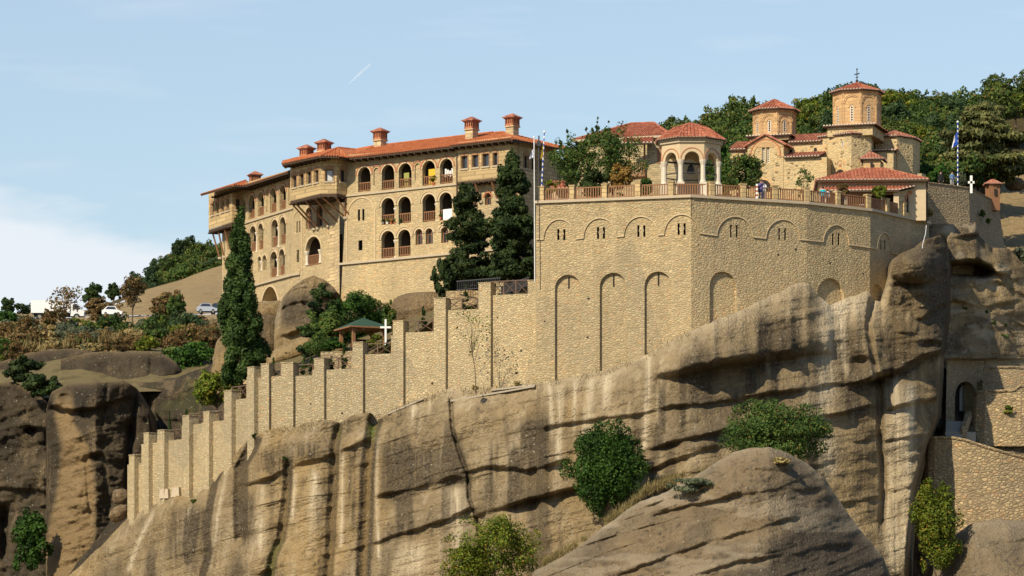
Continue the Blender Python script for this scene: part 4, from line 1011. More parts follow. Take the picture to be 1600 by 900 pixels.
MB().fbox(QF, 0, QF.L, ze - .2, ze - .02, -.12, .1).build('gutter', M['cap'], rf2)
# annexe in coursed stone with a balcony and porch roof
AF = Fac(onz(1011, 225, P(1011, 225, 358).z), onz(1056, 222, P(1011, 225, 358).z))
MB().fbox(AF, 0, AF.L + .3, ZTR, P(1011, 222, 358).z, 0, 6).build('annexe_wall', M['brickwall'], rf2)
p0, p1 = P(972, 224, 356.5), P(1020, 223, 356.0); p1.z = p0.z
q0, q1 = P(972, 214.5, 361), P(1020, 213.5, 361); q1.z = q0.z
roof([([p0, p1, q1, q0], p0, p1)], 'tile_r', rf2, name='porch_roof', w=.3, r=.1, under='woodd', thick=.12)
MB().fbox(AF, -1.6, -.05, P(1000, 276, 358).z, P(1000, 273, 358).z, -.4, 1.2).build('balcony_floor', M['wood'], rf2)
railing(AF, -1.6, -.1, P(1000, 273, 358).z, P(1000, 253.5, 358).z, -.4, rf2, M['wood'], 'balcony_rail', .16, .06)
for u in (-1.55, -.12): MB().fbox(AF, u - .06, u + .06, P(1000, 273, 358).z, P(1000, 222, 357).z, -.35, -.23).build('balcony_post', M['wood'], rf2)
for x, t, b in ((1029.5, 231, 256),):
    u0, u1 = AF.uz(x - 2.5, t)[0], AF.uz(x + 2.5, t)[0]; MB().fbox(AF, u0, u1, AF.at(x, b).z, AF.at(x, t).z, -.03, .05).build('shutter', M['wood'], rf2)
# small tiled shelter at the left end of the terrace
sh = thing('shelter', P(873, 318, 352), 'little red tiled shelter behind the left end of the terrace railing', 'shelter')
p0, p1 = P(858, 294, 351), P(889, 294, 351); q0, q1 = P(862, 282.5, 354), P(888, 282.5, 354)
roof([([p0, p1, q1, q0], p0, p1)], 'tile_r', sh, w=.3, r=.1, under='woodd')
for x in (860, 887): MB().tube([P(x, 318, 351.3), P(x, 294, 351.3)], .08, 5).build('post', M['wood'], sh)
MB().box(P(873, 318, 353.5), 1.5, .1, 1.2).build('back_board', M['plaster'], sh)

# ================================================================== STEPPED RETAINING WALL WITH PILASTERS
p0_ = Vector((T[0].x + .3, 346.2)); kx = Vector((-21.5, 355.9)); ex_ = Vector((-34.6, 371.2))
S1, S2 = Fac(kx, p0_), Fac(ex_, kx)
sw = thing('stepped_retaining_wall', (-15, 352, 25), 'long rubble stone retaining wall stepping down to the left with tall square pilasters', 'retaining wall')
segs = [(838, 766, 461, 458.5), (748, 696, 484.5, 483), (678, 629, 520, 517.5), (614, 567, 554.5, 551.5), (551, 506, 578.5, 575.5), (491, 458, 587, 587), (440, 420, 588, 588), (408, 396, 591, 590),
        (386, 361, 626, 621.5), (350, 326, 660, 656), (318, 295, 665, 660.5), (285, 257, 690, 685), (246, 232, 692.5, 692), (224.5, 210, 724.5, 724)]
pils = [(825, 838, 438.5), (747.5, 766.6, 442.3), (678, 696.3, 466.5), (614, 630, 502), (551, 567, 535.2), (490.7, 506.3, 560.6), (439, 458, 567.2), (407.6, 420.2, 569.2), (386.4, 397, 574.2),
        (350, 361.7, 611), (317.8, 326.7, 643.5), (285, 295.6, 650), (246, 256.7, 672.5), (224.5, 232, 677), (201.6, 210, 711.5)]
sheets = {0: [], 1: []}
for r_, l_, tr_, tl_ in segs:
    pass
def sfac(x): return S1 if x > 407 else S2
for k, (r_, l_, tr_, tl_) in enumerate(segs):
    fc = sfac(l_ + 1); L2 = l_ - (18 if l_ > 407 else 11); R2_ = r_ + 2
    if r_ == 838: R2_ = 838
    if fc is S1: L2 = max(L2, 407.2)
    if fc is S2: R2_ = min(R2_, 407)
    u0, u1 = fc.uz(L2, 600)[0], fc.uz(R2_, 600)[0]; z = fc.at((l_ + r_) / 2, (tr_ + tl_) / 2).z
    zbm = fc.at(l_, 900).z if l_ > 500 else fc.at(l_, 880).z
    mb = MB(); mb.fbox(fc, u0, u1, 10, z, 0.004 * (k % 3), .8); mb.build('wall_bay', M['stair'], sw)
for l_, r_, t_p in pils:
    fc = sfac((l_ + r_) / 2); d = -.32 if fc is S1 else -.45
    u0, u1 = fc.uz(l_, 600, d)[0], fc.uz(r_, 600, d)[0]; z = fc.at((l_ + r_) / 2, t_p, d).z
    if fc is S2: u1 = max(u1, u0 + .75)
    mb = MB(); mb.fbox(fc, u0, u1, 10, z, d, .84 if fc is S1 else .6); mb.fbox(fc, u0 - .04, u1 + .04, z, z + .07, d - .04, .86)
    mb.build('pilaster', M['stair'], sw)
# timber fences with crossed braces in the gaps
fences = [(768, 825, 460, 438, 'brown'), (697, 746, 484, 466, ''), (630, 677, 518, 500.5, ''), (567, 613, 553, 536, ''), (507, 550, 576, 558, ''), (459, 489, 585, 569, ''), (421, 438, 586, 570, ''), (362, 385, 622, 603, ''),
          (328, 349, 657, 641, ''), (296, 317, 661, 645, ''), (258, 284, 685, 671, ''), (233, 245, 690, 677, ''), (211, 223, 722, 709, '')]
fw = ['topmost', 'second', 'third', 'fourth', 'fifth', 'sixth', 'seventh', 'eighth', 'ninth', 'tenth', 'eleventh', 'twelfth', 'lowest']
for k, (l_, r_, b, t, _) in enumerate(fences):
    fc = sfac((l_ + r_) / 2); d = .55; u0, u1 = fc.uz(l_, b, d)[0], fc.uz(r_, b, d)[0]; zb_ = fc.at((l_ + r_) / 2, b, d).z - .1; zt_ = fc.at((l_ + r_) / 2, t, d).z
    f = thing('wooden_fence', fc.pt((u0 + u1) / 2, zb_, d), f'{fw[k]} crossed-brace timber fence counted down the gaps of the stepped wall', 'fence', 'crossed-brace fences on the stepped wall')
    n = max(1, int(round((u1 - u0) / 1.3)))
    for i in range(n + 1):
        u = u0 + (u1 - u0) * i / n; MB().fbox(fc, u - .05, u + .05, zb_, zt_, d, d + .09).build('post', M['rust'], f)
    MB().fbox(fc, u0, u1, zt_ - .08, zt_, d - .01, d + .1).build('rail', M['rust'], f)
    for i in range(n):
        xb = MB()
        a, b2 = u0 + (u1 - u0) * i / n, u0 + (u1 - u0) * (i + 1) / n
        xb.tube([fc.pt(a, zb_ + .1, d + .03), fc.pt(b2, zt_ - .08, d + .03)], .035, 4); xb.tube([fc.pt(a, zt_ - .08, d + .07), fc.pt(b2, zb_ + .1, d + .07)], .035, 4)
        xb.build('brace', M['rust'], f)

rh = random.Random(5)
for fc, l_, r_, lo_, hi_, par, n in ((S1, 420, 830, 470, 640, sw, 16), (TF[0], 850, 1070, 380, 560, bas, 5), (TF[1], 1090, 1250, 380, 430, bas, 3), (TF[2], 1265, 1355, 390, 430, bas, 2)):
    for k in range(n):
        x = rh.uniform(l_, r_); y = rh.uniform(lo_, hi_) + ((700 - x) * .12 if fc is S1 else 0); u, z = fc.uz(x, y, -.01)
        s_ = rh.uniform(.05, .11); MB().poly([fc.pt(u + s_ * a, z + s_ * b, -.012) for a, b in ((-1, -.8), (.9, -1), (1.1, .8), (-.8, 1))]).build('putlog_hole', M['dark'], par)
# ================================================================== CLIFFS
def ip(pts, x): return np.interp(x, [p[0] for p in pts], [p[1] for p in pts])
REL = []
def on_rel(px, py, out=.0):
    best = None
    for PX_, PY_, Y_ in REL:
        d = np.abs(PX_ - px) + np.abs(PY_ - py); k = np.unravel_index(np.argmin(d), d.shape)
        if d[k] < 5 and (best is None or Y_[k] < best): best = Y_[k]
    return P(px, py, (best if best is not None else 345.0) - out)
def relief(name, px0, px1, top, bot, Yt, slope=.25, step=2.0, feats=(), stain=None, mat='rock', shoulder=1.2, side=(0, 0), nz=(1.0, .35), seed=1, back=12, rows=None, bed=.2, strata=.12):
    """a cliff face: depth over (px, row) with ledges, gullies and fractal relief, running back level at its top"""
    xs = np.arange(px0, px1 + step, step); n = len(xs)
    tp = ip(top, xs); bt = bot if np.isscalar(bot) else ip(bot, xs)
    m = rows or int((np.max(bt - tp)) / step) + 2
    t = np.linspace(0, 1, m)[:, None]
    PX = np.repeat(xs[None, :], m, 0)
    TP = tp[None, :]; BT = (bt if not np.isscalar(bt) else np.full(n, bt))[None, :]
    wig = fbm(xs[None, :] * .05, 0 * xs[None, :], 3.3, 4, seed + 5) * 3.0 * (np.clip((t) * 0 + 1, 0, 1)) * (1 - t)
    PY = TP + (BT - TP) * t + wig
    Y0 = ip(Yt, xs)[None, :]
    dz = (PY - TP) * Y0 / F
    Y = Y0 - slope * dz - shoulder * (1 - np.exp(-np.maximum(dz, 0) / (shoulder * .9 + .01)))
    X = (PX - 800) / F * Y0; Z = (YH - PY) / F * Y0
    for f in feats: Y = Y + f(PX, PY, TP, Y0)
    rot = X * math.cos(bed) + Z * math.sin(bed); rz = -X * math.sin(bed) + Z * math.cos(bed)
    Y = Y - nz[0] * (fbm(X * .11, Y0 * 0 + seed, Z * .16, 5, seed) + .35 * fbm(rot * .10, 1.0 * seed, rz * .9, 4, seed + 9))
    Y = Y - nz[1] * fbm(X * .7, 4.0, Z * .8, 4, seed + 3, .6)
    q = rz * .9 + 1.1 * fbm(X * .08, 2.0, Z * .08, 3, seed + 31); fr_ = q - np.floor(q); am = sst(.0, .4, fbm(X * .12, np.floor(q) * 1.7, 0 * X, 2, seed + 32))
    Y = Y - strata * am * (sst(0, .12, fr_) * (1 - fr_) - .4)
    q = rz * 2.7 + 1.5 * fbm(X * .1, 5.0, Z * .1, 3, seed + 41); fr_ = q - np.floor(q); am = sst(.05, .45, fbm(X * .2, np.floor(q) * 1.3, 0 * X, 2, seed + 42))
    Y = Y - strata * .35 * am * (sst(0, .15, fr_) * (1 - fr_) - .4)
    if side[0]: Y = Y + side[0] * (1 - np.sqrt(np.clip(1 - (1 - np.clip((PX - px0) / (side[0] * 7), 0, 1)) ** 2, 0, 1)))
    if side[1]: Y = Y + side[1] * (1 - np.sqrt(np.clip(1 - (1 - np.clip((px1 - PX) / (side[1] * 7), 0, 1)) ** 2, 0, 1)))
    X = (PX - 800) / F * Y; Z = (YH - PY) / F * Y
    REL.append((PX.astype(np.float32), PY.astype(np.float32), Y.astype(np.float32)))
    if back:
        bx = []; by = []; bz = []
        for k, dd in enumerate((.35, 1.0, 2.2, 5, back)):
            bx.append(X[0] * (1 + 0 * dd)); by.append(Y[0] + dd); bz.append(Z[0] + .12 * min(dd, 1.2) - (0.02 * dd))
        X = np.vstack([np.array(bx[::-1]), X]); Y = np.vstack([np.array(by[::-1]), Y]); Z = np.vstack([np.array(bz[::-1]), Z])
        PX = np.vstack([np.repeat(PX[:1], 5, 0), PX]); PY = np.vstack([np.repeat(PY[:1], 5, 0), PY]); TP2 = np.repeat(TP, m + 5, 0)
    else: TP2 = np.repeat(TP, m, 0)
    M_, N_ = X.shape
    co = np.stack([X, Y, Z], -1).reshape(-1, 3).astype(np.float32)
    i = np.arange(M_ - 1)[:, None] * N_ + np.arange(N_ - 1)[None, :]
    fa = np.stack([i, i + N_, i + N_ + 1, i + 1], -1).reshape(-1, 4)
    me = bpy.data.meshes.new(name); me.vertices.add(len(co)); me.vertices.foreach_set('co', co.ravel())
    me.loops.add(fa.size); me.loops.foreach_set('vertex_index', fa.ravel().astype(np.int32))
    me.polygons.add(len(fa)); me.polygons.foreach_set('loop_start', np.arange(0, fa.size, 4, dtype=np.int32)); me.polygons.foreach_set('loop_total', np.full(len(fa), 4, np.int32))
    me.polygons.foreach_set('use_smooth', np.ones(len(fa), bool)); me.update(calc_edges=True); me.validate()
    st = np.zeros((M_, N_, 4), np.float32)
    if stain is not None:
        for k, a in enumerate(stain(PX, PY, TP2)): st[..., k] = np.clip(a, 0, 1)
    at = me.color_attributes.new('stain', 'FLOAT_COLOR', 'POINT'); at.data.foreach_set('color', st.ravel())
    me.materials.append(M[mat])
    o = bpy.data.objects.new(name, me); COL.objects.link(o); tag(o, kind='structure')
    return o
def ledge_f(pts, A, hu=26, hd=12, fade=22, nose=6):
    """overhanging bed along a polyline: swells out above the line, undercut below it"""
    x0, x1 = pts[0][0], pts[-1][0]
    def f(PX, PY, TP, Y0):
        ly = ip(pts, PX) + 3.0 * fbm(PX * .04, 0, pts[0][1] * .1, 3, 5)
        s = ly - PY
        w = sst(x0 - fade, x0 + fade * .4, PX) * (1 - sst(x1 - fade * .4, x1 + fade, PX))
        w = w * np.clip(.62 + .95 * fbm(PX * .022, 0, pts[0][1] * .37, 3, 77), .12, 1.25)
        up = -A * np.exp(-np.maximum(s, 0) / hu) * sst(-nose * .4, nose, s)
        dn = A * .55 * np.exp(-np.maximum(-s, 0) / hd) * sst(-nose * .4, nose * .6, -s)
        return (up + dn) * w
    return f
def gully_f(pts, D, w, wide=26, lobe=1.0):
    y0, y1 = pts[0][1], pts[-1][1]
    def f(PX, PY, TP, Y0):
        gx = np.interp(PY, [p[1] for p in pts], [p[0] for p in pts]); dx = PX - gx
        v = sst(y0 - 8, y0 + 14, PY) * (1 - sst(y1 - 4, y1 + 25, PY))
        return (D * np.exp(-(dx / w) ** 4) + lobe * np.exp(-np.abs(dx) / wide)) * v
    return f
def pocket_f(cx, cy, rx, ry, D):
    return lambda PX, PY, TP, Y0: D * np.exp(-(((PX - cx) / rx) ** 2 + ((PY - cy) / ry) ** 2) ** 1.5)
def run_s(pts, w, soft=1.0):
    def f(PX, PY):
        gx = np.interp(PY, [p[1] for p in pts], [p[0] for p in pts]); y0, y1 = pts[0][1], pts[-1][1]
        n = .6 + .55 * fbm(PX * .35, 0, PY * .02, 3, int(pts[0][0])); 
        return np.exp(-((PX - gx) / w) ** 2) * sst(y0 - 10, y0 + 12, PY) * (1 - sst(y1 - 40 * soft, y1, PY)) * np.clip(n, 0, 1)
    return f
G = {'A': [(352, 715), (335, 755), (326, 799), (321.6, 828), (326, 865), (316, 900), (308, 930)],
     'B': [(401, 682), (389.5, 706), (376.5, 729), (376.5, 755), (375, 784), (375, 813), (376, 839)],
     'C': [(449, 716), (450, 755), (444, 807), (438.6, 842), (425.6, 871), (421, 900), (420, 930)],
     'D': [(530, 662), (522, 698), (521, 755), (518, 799), (516.6, 842), (513.7, 880), (510, 930)],
     'E': [(586, 650), (579, 689), (574, 741), (573, 799), (569, 857), (567, 900), (566, 930)],
     'F': [(704, 622), (706.7, 669), (719, 711), (731.6, 742), (733, 779), (744, 807), (748, 830)],
     'R': [(1362, 468), (1356.6, 510), (1364.6, 558), (1372.6, 601), (1375, 686), (1380.6, 761), (1378, 815)]}
top_main = [(88, 915), (125, 885), (160, 850), (185, 825), (205, 806), (235, 793), (270, 775), (300, 777), (330, 757), (350, 735), (362, 715), (385, 690), (405, 676), (440, 668), (462, 668), (480, 659), (505, 655), (530, 661), (548, 650), (578, 646),
            (592, 655), (610, 641), (640, 628), (700, 609), (760, 607), (840, 599), (940, 579), (1010, 555), (1040, 534), (1090, 513), (1150, 488), (1200, 464), (1245, 442), (1264, 444), (1278, 461), (1298, 476), (1330, 464), (1355, 454), (1366, 470), (1378, 470),
            (1390, 432), (1396, 405), (1410, 394), (1430, 386), (1445, 374), (1470, 366), (1486, 392), (1494, 420)]
Y_main = [(88, 378), (205, 370.2), (290, 363.5), (407, 354.7), (470, 352.6), (838, 344.8), (850, 342.8), (1010, 340.6), (1080, 339.4), (1261, 343.4), (1359, 347.4), (1400, 349.5), (1420, 350), (1450, 352), (1494, 354)]
dark_band = lambda pts, up, dn, k: (lambda PX, PY: k * np.exp(-np.maximum(ip(pts, PX) - PY, 0) / up) * np.exp(-np.maximum(PY - ip(pts, PX), 0) / dn) * sst(pts[0][0] - 15, pts[0][0] + 15, PX) * (1 - sst(pts[-1][0] - 15, pts[-1][0] + 15, PX)))  # tone darkens along a ledge line, fading above and below it
BIG = [(1060, 588), (1082, 581), (1146, 570), (1189, 565), (1274, 553), (1330, 560)]
KN = [(1335, 606), (1370, 592), (1410, 580), (1440, 562), (1470, 550), (1494, 540)]
mainf = [gully_f(G['A'], .12, 6, 22, .8), gully_f(G['B'], .5, 9, 22, 1.4), gully_f(G['C'], .18, 6, 20, 1.5), gully_f(G['D'], .18, 6, 20, 1.3), gully_f(G['E'], .25, 9, 24, 1.5),
         gully_f(G['F'], .45, 3, 14, .4), gully_f(G['R'], .7, 5, 20, .8),
         ledge_f([(388, 757), (420, 748), (453, 731)], 1.3, 34, 8), ledge_f([(455, 731), (490, 722), (519, 712)], .6, 40, 14, 10), ledge_f([(537, 703), (555, 697), (576, 689)], .7, 26, 8, 8),
         ledge_f([(597, 775), (641, 764), (678, 755), (708, 747)], 1.2, 40, 16), ledge_f([(592, 847), (603, 842), (646, 831), (700, 813), (732, 795)], 1.0, 32, 10), ledge_f([(405, 897), (462, 880), (514, 868), (522, 865), (586, 851)], .7, 22, 8),
         ledge_f([(745, 808), (787, 793), (879, 768), (960, 745)], 1.5, 38, 9), ledge_f([(734, 738), (762, 730), (822, 736), (890, 719), (1000, 690)], .7, 30, 10), ledge_f([(720, 690), (850, 668), (1010, 647), (1090, 629)], .45, 20, 8),
         ledge_f([(1020, 700), (1043, 694), (1080, 687), (1140, 673)], 1.1, 26, 10), ledge_f([(1000, 737), (1014, 733), (1050, 722), (1110, 700)], .8, 20, 10),
         ledge_f(BIG, 3.4, 75, 22, 60, 16), ledge_f([(1040, 638), (1146, 625), (1263, 607), (1370, 595)], 1.3, 30, 9), ledge_f([(1262, 656), (1306, 649), (1370, 633)], 1.2, 24, 14),
         ledge_f([(1290, 792), (1311, 788), (1370, 780)], .8, 26, 8), ledge_f([(1384, 768), (1430, 760)], .8, 26, 8), ledge_f([(1290, 700), (1340, 690), (1372, 680)], .5, 20, 10), ledge_f([(1385, 640), (1440, 628), (1480, 622)], 1.0, 26, 10), ledge_f([(1385, 690), (1450, 682)], .7, 22, 10),
         ledge_f(KN, 3.2, 60, 16, 20, 10), ledge_f([(1440, 500), (1465, 480), (1490, 470)], 1.2, 30, 12), lambda PX, PY, TP, Y0: (-2.4 * np.sqrt(np.clip(1 - ((PX - 1432) / 44) ** 2 - ((PY - 414) / 30) ** 2, 0, 1)) + 1.1 * np.exp(-((PX - 1428) / 34) ** 2 - ((PY - 446) / 5) ** 2)),
         lambda PX, PY, TP, Y0: 2.2 * sst(1440, 1480, PX) * (1 - sst(500, 560, PY)) - .35 * sst(-.1, .3, fbm(PX * .045, 0, PY * .045, 3, 17)) * sst(1390, 1410, PX) * (1 - sst(540, 580, PY)), pocket_f(584, 655, 6, 7, 3.0), pocket_f(1456, 540, 18, 8, 1.2), 
         lambda PX, PY, TP, Y0: 14 * sst(0, 1, (PX - ip([(300, 1494), (500, 1489), (560, 1476), (650, 1474), (690, 1452), (760, 1430), (860, 1422), (930, 1420)][0:0] or [(0, 0), (1, 0)], PX) * 0 - np.interp(PY, [300, 500, 560, 650, 690, 760, 860, 930], [1482, 1478, 1466, 1462, 1444, 1424, 1414, 1412])) / 16.0),
         lambda PX, PY, TP, Y0: -2.0 * np.exp(-((PX - 1410) / 32) ** 2 - ((PY - 640) / 46) ** 2) - 1.5 * np.exp(-((PX - 1425) / 40) ** 2 - ((PY - 410) / 34) ** 2)]
pale_runs = [run_s([(876, 600), (872, 730), (868, 800)], 5), run_s([(900, 595), (896, 690)], 4), run_s([(925, 590), (915, 680), (905, 760)], 7), run_s([(950, 583), (946, 660)], 7), run_s([(1015, 553), (1012, 620), (1006, 710)], 5, .4), run_s([(860, 600), (864, 700)], 4),
             run_s([(1296, 474), (1292, 560), (1288, 640), (1296, 760)], 13), run_s([(1314, 470), (1318, 560), (1325, 600)], 6), run_s([(1398, 592), (1400, 700), (1395, 800), (1400, 900)], 16, .3), run_s([(1425, 600), (1420, 720), (1412, 890)], 8),
             run_s([(648, 630), (640, 680)], 5), run_s([(672, 622), (668, 660)], 4), run_s([(492, 735), (488, 840)], 8), run_s([(410, 760), (405, 880)], 8), run_s([(240, 800), (215, 850), (198, 900)], 4, .3), run_s([(590, 660), (588, 760), (592, 880)], 3, .3), run_s([(712, 760), (716, 900)], 14), run_s([(650, 850), (640, 920)], 20),
             run_s([(355, 735), (341, 800), (334, 860)], 3, .3), run_s([(462, 740), (456, 820)], 3, .3), run_s([(536, 710), (533, 860)], 3, .3)]
dark_runs = [run_s([(832, 660), (828, 800)], 26), run_s([(806, 700), (798, 812)], 8), run_s([(772, 690), (764, 808)], 9), run_s([(1000, 640), (990, 760)], 10), run_s([(1230, 500), (1225, 560)], 22, .4), run_s([(610, 690), (612, 800)], 12), run_s([(500, 740), (503, 850)], 13), run_s([(552, 700), (548, 850)], 9),
             run_s([(425, 700), (425, 745)], 24, .3), run_s([(480, 690), (480, 725)], 30, .4), run_s([(650, 700), (655, 765)], 45, .5), run_s([(1090, 560), (1085, 640)], 20), run_s([(1180, 570), (1170, 640)], 12), run_s([(1345, 640), (1345, 800)], 10), run_s([(300, 790), (280, 900)], 30), run_s([(390, 770), (385, 870)], 12)]
def gx(k, PX, PY, w): 
    g = G[k]; return np.exp(-((PX - np.interp(PY, [p[1] for p in g], [p[0] for p in g])) / w) ** 6) * sst(g[0][1] - 5, g[0][1] + 10, PY) * (1 - sst(g[-1][1] - 15, g[-1][1] + 5, PY))
def main_stain_bands(PX, PY, TP):
    pale = sum(f(PX, PY) for f in pale_runs) + .45 * np.exp(-np.maximum(PY - TP, 0) / 16) * sst(600, 700, PX) * (1 - sst(1380, 1400, PX))
    pale = pale + .5 * np.exp(-((PX - 1330) / 40) ** 2 - ((PY - 480) / 20) ** 2)
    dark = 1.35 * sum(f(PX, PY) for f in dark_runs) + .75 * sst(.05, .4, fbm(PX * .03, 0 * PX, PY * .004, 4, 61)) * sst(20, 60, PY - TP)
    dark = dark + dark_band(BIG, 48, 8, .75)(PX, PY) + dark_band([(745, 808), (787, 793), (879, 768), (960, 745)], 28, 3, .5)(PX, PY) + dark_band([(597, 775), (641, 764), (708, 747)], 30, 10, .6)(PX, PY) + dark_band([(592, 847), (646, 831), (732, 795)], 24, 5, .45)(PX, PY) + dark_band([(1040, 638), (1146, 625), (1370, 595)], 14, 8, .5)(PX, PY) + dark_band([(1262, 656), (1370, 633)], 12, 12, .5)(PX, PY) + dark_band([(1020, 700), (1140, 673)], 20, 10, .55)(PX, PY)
    knob = sst(1384, 1402, PX) * (1 - sst(0, 14, PY - ip(KN, PX))) * (.55 + .6 * sst(1400, 1480, PX) + .3 * fbm(PX * .03, 0, PY * .04, 3, 8))
    gapd = sst(1440, 1470, PX) * sst(560, 600, PY)  # darker low on the right-hand edge
    dark = dark + knob + .7 * gapd + .35 * sst(980, 1090, PX) * (1 - sst(1130, 1200, PX)) * sst(560, 600, PY) * (1 - sst(690, 720, PY))
    dark = dark  + .6 * gx('F', PX, PY, 4)
    dark = dark * (1 - .8 * np.clip(pale, 0, 1)); pale = pale * (1 - np.clip(sum(gx(k_, PX, PY, w_) for k_, w_ in (('A', 7), ('B', 11), ('C', 8), ('D', 8), ('E', 12))), 0, 1))
    dark = dark + 1.4 * gx('A', PX, PY, 6) + 1.8 * gx('B', PX, PY, 11) + 1.4 * gx('C', PX, PY, 8) + 1.5 * gx('D', PX, PY, 8) + 1.5 * gx('E', PX, PY, 12)
    rust = .6 * gx('C', PX, PY, 6) * sst(745, 790, PY) + .8 * gx('E', PX, PY, 6) + .4 * gx('D', PX, PY, 7) + .35 * np.exp(-((PX - 800) / 40) ** 2 - ((PY - 612) / 12) ** 2) + .3 * np.exp(-((PX - 700) / 40) ** 2 - ((PY - 870) / 50) ** 2) + .3 * sst(.1, .5, fbm(PX * .012, 2, PY * .012, 3, 4))
    moss = .9 * np.exp(-((PX - 581) / 6) ** 2 - ((PY - 672) / 15) ** 2) + .35 * gx('C', PX, PY, 7) * sst(830, 860, PY) + .3 * np.exp(-((PX - 530) / 4) ** 2 - ((PY - 675) / 12) ** 2)
    return pale, dark, rust * .6, moss
relief('cliff', 88, 1494, top_main, 925, Y_main, .22, 1.5, mainf, main_stain_bands, 'rock', 1.4, seed=3, nz=(1.2, .22), back=7, bed=.22)
# the grey dome in front
dome_top = [(815, 930), (835, 893), (900, 858), (960, 812), (1000, 785), (1040, 770), (1100, 736), (1145, 708), (1172, 700), (1205, 699), (1232, 707), (1262, 726), (1288, 746), (1312, 784), (1345, 828), (1380, 870), (1400, 925)]
domef = [ledge_f([(900, 862), (955, 837), (1010, 808), (1080, 790), (1160, 770)], .8, 18, 6), ledge_f([(940, 812), (990, 800), (1040, 782), (1110, 762)], .5, 16, 6), ledge_f([(960, 900), (1100, 850), (1240, 810)], .6, 22, 8), ledge_f([(1050, 760), (1140, 735), (1240, 735)], .4, 14, 6), ledge_f([(1000, 925), (1150, 880), (1330, 850)], .5, 20, 8),
         ledge_f([(1100, 790), (1200, 765), (1290, 765)], .4, 14, 6)]
def dome_stain(PX, PY, TP):
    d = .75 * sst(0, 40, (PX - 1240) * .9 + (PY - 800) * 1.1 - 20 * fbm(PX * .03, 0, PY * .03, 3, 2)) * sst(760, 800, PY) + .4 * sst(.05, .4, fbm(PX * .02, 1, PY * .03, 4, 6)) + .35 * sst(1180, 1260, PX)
    p = .5 * np.exp(-np.maximum(PY - TP, 0) / 10) + .4 * sst(.1, .4, fbm(PX * .012, 3, PY * .05, 3, 16))
    return p, d, 0 * d, .0 * d
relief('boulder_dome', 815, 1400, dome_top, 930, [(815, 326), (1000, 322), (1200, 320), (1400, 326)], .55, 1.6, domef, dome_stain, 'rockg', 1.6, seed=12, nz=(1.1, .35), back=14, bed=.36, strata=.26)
# rocks on the far right
relief('right_boulder', 1448, 1760, [(1448, 925), (1462, 880), (1490, 838), (1520, 818), (1560, 812), (1616, 815)], 930, [(1448, 347), (1520, 343), (1616, 343)], .4, 1.8, [ledge_f([(1500, 858), (1616, 840)], .4, 20, 8)],
       lambda PX, PY, TP: (.5 * np.exp(-np.maximum(PY - TP, 0) / 30), .7 * sst(.0, .4, fbm(PX * .03, 0, PY * .02, 3, 9)) * sst(1540, 1580, PX), 0, 0), 'rockg', 2.5, seed=21, nz=(.5, .25), back=8)
RRt = [(1425, 372), (1440, 357), (1460, 350), (1500, 352), (1524, 346), (1531, 368), (1545, 384), (1575, 388), (1600, 412), (1616, 430)]
RRf = [pocket_f(1508, 422, 36, 9, 6.0), pocket_f(1532, 428, 14, 5, 4.0), ledge_f([(1478, 412), (1530, 408), (1560, 428)], 2.2, 34, 8), ledge_f([(1500, 372), (1530, 366)], 1.2, 16, 6), ledge_f([(1480, 470), (1540, 480), (1600, 470)], 1.2, 26, 10), pocket_f(1470, 400, 10, 26, 2.5), pocket_f(1552, 386, 5, 10, 1.5), ledge_f([(1560, 440), (1616, 470)], .8, 18, 8)]
relief('upper_right_rock', 1425, 1760, RRt, 560, [(1425, 357.5), (1500, 360.0), (1545, 362), (1616, 366)], .1, 1.6, RRf,
       lambda PX, PY, TP: (.35 * sst(.1, .4, fbm(PX * .03, 0, PY * .05, 3, 5)), .25 + .6 * sst(-.1, .3, fbm(PX * .025, 2, PY * .03, 4, 15)) * (1 - sst(1560, 1600, PX)), 0 * PX, 0 * PX), 'rock', 1.5, seed=33, nz=(1.0, .35), back=4)
relief('right_slope_rock', 1490, 1616, [(1490, 668), (1520, 664), (1560, 662), (1616, 660)], 760, [(1490, 357), (1616, 357)], .35, 2.0, [ledge_f([(1510, 690), (1600, 700)], .5, 14, 6)], None, 'rockg', 1.0, seed=41, nz=(.6, .3), back=8)
relief('gap_rock', 1418, 1512, [(1418, 520), (1445, 560), (1478, 575), (1488, 600), (1512, 640)], 925, [(1418, 358), (1470, 359), (1512, 361)], .05, 2.0, [ledge_f([(1430, 620), (1480, 625)], 1.6, 26, 10), ledge_f([(1430, 670), (1470, 672)], 1.4, 26, 10), ledge_f([(1430, 575), (1480, 585)], 1.2, 20, 10)], lambda PX, PY, TP: (0 * PX, .5 + 0 * PX, 0 * PX, 0 * PX), 'rockd', 1.0, seed=43, nz=(1.2, .4), back=2)
# left background cliffs
def lc_stain(k, rst=0):
    def f(PX, PY, TP):
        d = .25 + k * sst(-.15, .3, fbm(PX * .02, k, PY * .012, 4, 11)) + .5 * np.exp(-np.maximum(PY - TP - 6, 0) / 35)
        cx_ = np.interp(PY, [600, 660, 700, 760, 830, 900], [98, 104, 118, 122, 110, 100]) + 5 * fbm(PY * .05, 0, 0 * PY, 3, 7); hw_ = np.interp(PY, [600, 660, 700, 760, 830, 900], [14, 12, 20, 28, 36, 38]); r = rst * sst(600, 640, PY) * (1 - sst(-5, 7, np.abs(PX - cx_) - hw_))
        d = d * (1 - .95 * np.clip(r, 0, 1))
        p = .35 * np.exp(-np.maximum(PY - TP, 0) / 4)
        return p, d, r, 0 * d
    return f
relief('back_dome_left', 95, 305, [(95, 560), (130, 553), (160, 549), (210, 549), (250, 550), (275, 566), (290, 590), (305, 640)], 700, [(95, 452), (305, 446)], .3, 2.2, [gully_f([(236, 556), (232, 640)], .3, 3, 12, .5)], lc_stain(.9), 'rockd', 3.0, seed=51, nz=(1.0, .5), back=8)
